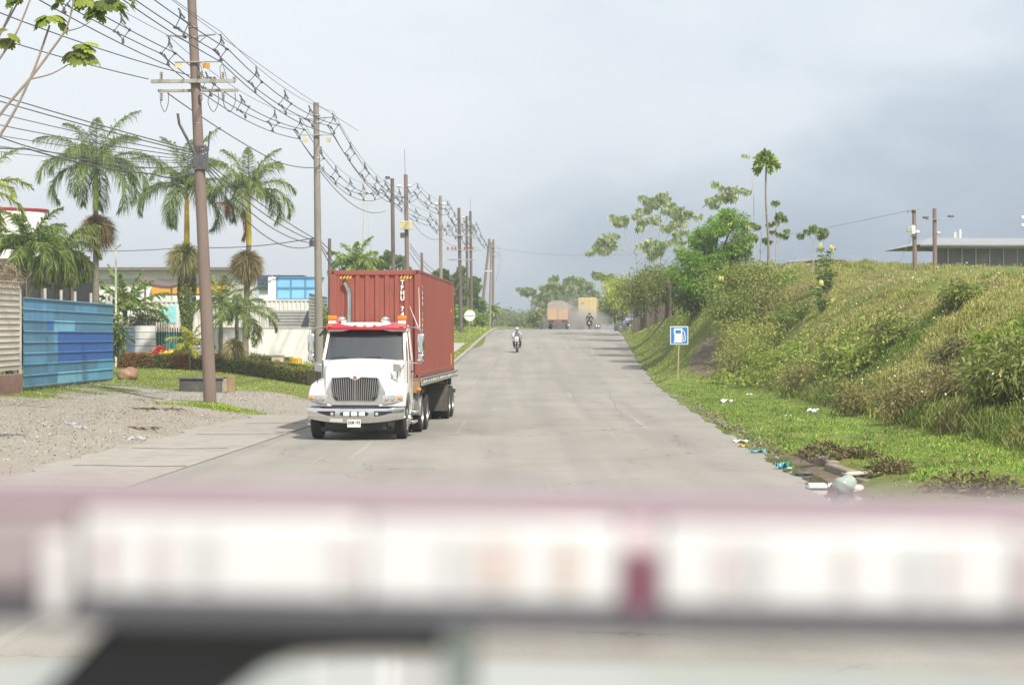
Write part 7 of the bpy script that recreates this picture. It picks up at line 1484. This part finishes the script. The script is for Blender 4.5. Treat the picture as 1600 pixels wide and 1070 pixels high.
def skin_body(name, joints, edges, m, parent=None, sub=2):
    me = bpy.data.meshes.new(name); me.from_pydata([j[:3] for j in joints], edges, []); o = bpy.data.objects.new(name, me); COL.objects.link(o); o.parent = parent
    md = o.modifiers.new('skin', 'SKIN'); md.use_smooth_shade = True
    for i, j in enumerate(joints): v = me.skin_vertices[0].data[i]; r_ = j[3]; v.radius = (r_, j[4] if len(j) > 4 else r_); v.use_root = (i == 0)
    s_ = o.modifiers.new('sub', 'SUBSURF'); s_.levels = sub; s_.render_levels = sub; me.materials.append(m); return o
def rider(loc, rz, lb, jacket, trousers, helmet, lean=.12):
    skinm = mat('skin', (.30, .17, .11), .6, vary=.05)
    # pelvis at seat .88; facing -y
    J = [(0, .32, .93, .15, .13), (0, .28, 1.12, .145, .11), (0, .20, 1.30, .17, .12), (0, .14, 1.42, .13, .10), (0, .10, 1.50, .06), (0, .06, 1.60, .085)]
    E_ = [(0, 1), (1, 2), (2, 3), (3, 4), (4, 5)]
    for s in (-1, 1):
        b0 = len(J); J += [(s*.19, .14, 1.40, .075), (s*.33, .0, 1.20, .055), (s*.35, -.22, 1.07, .042), (s*.33, -.28, 1.04, .035)]; E_ += [(3, b0), (b0, b0+1), (b0+1, b0+2), (b0+2, b0+3)]
        b1 = len(J); J += [(s*.13, .26, .88, .105), (s*.24, -.14, .80, .085), (s*.22, .10, .42, .058), (s*.22, .0, .35, .045)]; E_ += [(0, b1), (b1, b1+1), (b1+1, b1+2), (b1+2, b1+3)]
    body = skin_body('person', J, E_, skinm); body.location = loc; body.rotation_euler = (0, 0, rz); tag(body, lb, 'person')
    jj = [(0, .32, .98, .165, .145), (0, .28, 1.12, .16, .125), (0, .20, 1.30, .185, .135), (0, .14, 1.42, .145, .115), (0, .115, 1.48, .07)]; ee = [(0, 1), (1, 2), (2, 3), (3, 4)]
    for s in (-1, 1): b0 = len(jj); jj += [(s*.19, .14, 1.40, .088), (s*.33, .0, 1.20, .068), (s*.35, -.20, 1.08, .052)]; ee += [(3, b0), (b0, b0+1), (b0+1, b0+2)]
    skin_body('jacket', jj, ee, jacket, body)
    jj = [(0, .33, .93, .165, .14)]; ee = []
    for s in (-1, 1): b1 = len(jj); jj += [(s*.13, .26, .88, .115), (s*.24, -.14, .80, .098), (s*.22, .08, .46, .072)]; ee += [(0, b1), (b1, b1+1), (b1+1, b1+2)]
    skin_body('trousers', jj, ee, trousers, body)
    mb = MB(); mb.ell((0, .05, 1.64), .135, .155, .15, 20, 14); hm = mb.build('helmet', helmet, body, smooth=80)
    mb = MB(); vs = []
    for k in range(9):
        a = R(-60+15*k); vs += [(.14*math.sin(a), .05-.162*math.cos(a), 1.60), (.138*math.sin(a), .05-.16*math.cos(a), 1.69)]
    mb.add(vs, [(2*i, 2*i+2, 2*i+3, 2*i+1) for i in range(8)]); mb.build('visor', glass, hm)
    for s in (-1, 1):
        mb = MB(); mb.loft([[(s*.22-.045, y, z0), (s*.22+.045, y, z0), (s*.22+.04, y, z1), (s*.22-.04, y, z1)] for y, z0, z1 in ((-.16, .31, .36), (-.05, .31, .41), (.10, .31, .43))]); mb.build('shoe', black, body, bevel=.015)
        for f in range(4): mb = MB(); mb.tube([(s*(.30+.02*f), -.285, 1.05), (s*(.30+.02*f), -.32, 1.035), (s*(.30+.02*f), -.31, 1.0)], .0095, 6); mb.build('finger', skinm, body)
        mb = MB(); mb.tube([(s*.30, -.27, 1.04), (s*.27, -.27, 1.02), (s*.275, -.295, .995)], .011, 6); mb.build('thumb', skinm, body)
    return body
d = 137.5; p = Vector((xat(808, d), d, float(zr(d))+.004))
moto(p, R(-3), 'motorcycle with a white front cowl riding towards the viewer in the left lane', ('white', (.75, .75, .75)), ('dark', (.03, .03, .035)))
jk = mat('jacket_blue_white', (.45, .52, .66), .7, vary=.45, scale=3.5); rider(p, R(-3), 'rider in a pale blue and white jacket and white helmet riding towards the viewer', jk, mat('trousers_dark', (.035, .04, .05), .8), mat('helmet_white', (.8, .8, .8), .2, vary=0, coat=.6))
d = 204; p = Vector((xat(921, d), d, float(zr(d))+.004))
moto(p, R(180-4), 'dark motorcycle riding away near the crest behind the far trucks', ('black', (.02, .02, .02)), ('maroon', (.12, .02, .03)))
rider(p, R(180-4), 'rider in dark clothes and dark helmet riding away near the crest', mat('jacket_dark', (.035, .03, .04), .8, vary=.3), mat('trousers_brown', (.05, .03, .035), .8), mat('helmet_dark', (.03, .03, .035), .2, coat=.6))
# ---------------- dust ----------------
def volmat(name, col, dens, noise=0, sc=.3, aniso=.2):
    m = bpy.data.materials.new(name); m.use_nodes = True; nt = m.node_tree; nt.nodes.clear(); out = nt.nodes.new('ShaderNodeOutputMaterial'); pv = nt.nodes.new('ShaderNodeVolumePrincipled')
    pv.inputs['Color'].default_value = (*col, 1); pv.inputs['Anisotropy'].default_value = aniso; pv.inputs['Density'].default_value = dens; nt.links.new(pv.outputs[0], out.inputs['Volume'])
    if noise:
        t_ = nt.nodes.new('ShaderNodeTexCoord'); nz = nt.nodes.new('ShaderNodeTexNoise'); nz.inputs['Scale'].default_value = sc; nz.inputs['Detail'].default_value = 3; nt.links.new(t_.outputs['Object'], nz.inputs[0])
        ln = nt.nodes.new('ShaderNodeVectorMath'); ln.operation = 'LENGTH'; mpn = nt.nodes.new('ShaderNodeMapping'); mpn.inputs['Scale'].default_value = noise; nt.links.new(t_.outputs['Object'], mpn.inputs[0]); nt.links.new(mpn.outputs[0], ln.inputs[0])
        mr = nt.nodes.new('ShaderNodeMapRange'); mr.inputs[1].default_value = 1; mr.inputs[2].default_value = .2; mr.inputs[3].default_value = 0; mr.inputs[4].default_value = 1; nt.links.new(ln.outputs['Value'], mr.inputs[0])
        m2 = nt.nodes.new('ShaderNodeMapRange'); m2.inputs[1].default_value = .38; m2.inputs[2].default_value = .68; nt.links.new(nz.outputs['Fac'], m2.inputs[0])
        mu = nt.nodes.new('ShaderNodeMath'); mu.operation = 'MULTIPLY'; nt.links.new(mr.outputs[0], mu.inputs[0]); nt.links.new(m2.outputs[0], mu.inputs[1])
        m3 = nt.nodes.new('ShaderNodeMath'); m3.operation = 'MULTIPLY'; nt.links.new(mu.outputs[0], m3.inputs[0]); m3.inputs[1].default_value = dens; nt.links.new(m3.outputs[0], pv.inputs['Density'])
    return m
def dust(c, r_, dens, lb, sc=.35):
    mb = MB(); mb.ell((0, 0, 0), *r_, 20, 12); o = mb.build('dust_cloud', volmat('dust', (.93, .88, .80), dens, tuple(1/q for q in r_), sc)); o.location = c; tag(o, lb, 'dust', kind='stuff')
dust(Vector((xat(898, 240), 240, float(zr(240))+.8)), (5.0, 13, 2.2), .42, 'pale dust rising behind the far trucks')
dust(Vector((xat(885, 224), 223, float(zr(224))+2.2)), (3.0, 6, 2.4), .12, 'thin dust veil in front of the orange panelled truck', .5)
# ---------------- foreground: light bar on the roof of a white van ----------------
fz = lambda py, d: EYE-(py-HY)/F*d
D = 1.0; lb_ = thing('light_bar', 'long white light bar with a dark red divider, very close and blurred', 'light bar', (0, D, fz(865, D)), 0); lb_.rotation_euler = (0, R(1.1), R(0))
X0, X1 = -.27, .62; zt_, zb_ = fz(784, D)-fz(865, D), fz(976, D)-fz(865, D); z_l = fz(938, D)-fz(865, D)
clearw = mat('lens_white', (.565, .56, .565), .35, vary=.05, scale=9); redl = mat('lens_red', (.17, .065, .095), .3, vary=.08); redt = mat('lens_red_top', (.27, .17, .19), .3, vary=.08)
mb = MB(); mb.box(-.33, X1, -.03, .14, zb_, z_l); mb.build('base_rail', mat('rail_dark_grey', (.075, .075, .085), .8, vary=.1), lb_, bevel=.003)
mb = MB(); mb.box(-.33, X1, -.02, .13, zt_-.007, zt_-.002); mb.build('top_edge', redt, lb_, bevel=.002)
xs = [(-.22, -.075), (-.0745, .055), (.075, .2555), (.2565, .44), (.442, X1)]
for a, b_ in xs: mb = MB(); mb.box(a, b_, -.025, .12, z_l+.0005, zt_-.0075); s_ = mb.build('lens_section', clearw, lb_, bevel=.004)
mb = MB(); mb.box(.0565, .0735, -.027, .12, zb_-.002, zt_-.022); mb.build('divider', redl, lb_, bevel=.002)
mb = MB(); mb.box(.0565, .0735, -.02, .12, zt_-.0215, zt_-.0075); mb.build('divider_cap', mat('lens_pale', (.66, .58, .60), .4), lb_)
mb = MB(); mb.box(-.33, -.222, -.02, .12, z_l+.0005, zt_-.0075); mb.build('end_cap', mat('end_cap_grey', (.30, .25, .26), .5, vary=.2), lb_, bevel=.006)
mb = MB(); mb.box(-.238, -.224, -.032, -.021, z_l-.008, zt_-.02); mb.build('end_clip', mat('clip_grey', (.55, .53, .53), .5), lb_, bevel=.003)
for x, c_, w_, nm in ((-.205, (.45, .34, .34), .006, 'a'), (-.178, (.55, .49, .49), .01, 'b'), (-.155, (.48, .49, .49), .008, 'c'), (-.085, (.55, .48, .48), .008, 'd'), (-.03, (.50, .51, .51), .007, 'e'), (-.008, (.55, .47, .44), .022, 'f'), (.028, (.54, .44, .39), .010, 'g'), (.11, (.55, .47, .47), .010, 'h'), (.125, (.48, .49, .50), .010, 'i'), (.17, (.55, .49, .49), .006, 'j'), (.205, (.48, .49, .52), .008, 'k'), (.222, (.55, .47, .47), .006, 'l'), (.262, (.46, .28, .28), .006, 'm')):
    mb = MB(); mb.box(x-w_/2, x+w_/2, -.0275, -.0255, -.014+.0, .010); mb.build('lamp_module', mat('module_'+nm, tuple(.86*v for v in c_), .5, vary=.1), lb_)
mb = MB(); mb.box(-.036, -.017, .02, .06, fz(1120, D)-fz(865, D), zb_-.001); mb.build('mounting_foot', mat('foot_pale', (.42, .46, .42), .6), lb_, bevel=.003)
mb = MB(); mb.box(.36, .38, .02, .06, fz(1120, D)-fz(865, D), zb_-.001); mb.build('mounting_foot', mat('foot_pale'), lb_, bevel=.003)
# black mounting bracket under the left half
q = lambda x, y: ((x-800)/F*1.06, fz(y, 1.06)-fz(865, D)); mb = MB()
mb.prism([q(60, 1110), q(165, 992), q(200, 974), q(700, 976), q(700, 1018), q(560, 1020), q(470, 1028), q(420, 1048), q(340, 1110)], .045, .085, 'y'); mb.build('bracket', mat('bracket_black', (.02, .02, .02), .6, vary=.1), lb_, bevel=.004)
vn = thing('white_van', 'white vehicle roof edge running blurred along the bottom of the photo', 'vehicle', (.1, 2.25, 0)); vw = mat('van_white', (.46, .48, .46), .35, vary=.05, coat=.4)
def vsec(y, dz, hw=.98):
    pts = []
    for k in range(21):
        u = k/20*2-1; x = u*hw; z = 2.231+dz-.035*abs(u)**3*1.0-.02*u-(.045 if abs(u) > .97 else 0); pts.append((x, y, z))
    return pts+[(hw, y, 2.0), (-hw, y, 2.0)]
mb = MB(); mb.loft([vsec(0, -.06), vsec(-.02, -.02), vsec(-.08, .0), vsec(-.8, .02), vsec(-3.5, .02)]); mb.build('roof', vw, vn, smooth=50)
mb = MB(); mb.loft([[(-.97, .45, 1.15), (.97, .45, 1.15), (.98, -.01, 1.999), (-.98, -.01, 1.999)], [(-.98, .40, 1.15), (.98, .40, 1.15), (.98, -.06, 1.999), (-.98, -.06, 1.999)]]); mb.build('windscreen', glass, vn)
mb = MB(); mb.box(-.98, .98, -3.5, .5, .45, 1.15); mb.box(-.98, .98, -3.5, -.7, 1.152, 1.998); mb.build('body', vw, vn, bevel=.05)
mb = MB(); mb.box(-.95, .95, .5, 1.2, .45, 1.05); mb.build('bonnet', vw, vn, bevel=.1, seg=3)
for x in (-.98, .98):
    for y in (.4, -2.6): make_wheel(vn, x, y, r=.36, wd=.24, side=1 if x > 0 else -1)
# ---------------- haze ----------------
mb = MB(); mb.box(-340, 370, -40, 920, -6, 36); hz = mb.build('haze', volmat('haze', (.90, .93, .96), .00075, aniso=.3)); tag(hz, 'thin humid haze over the whole road', 'haze', kind='stuff')
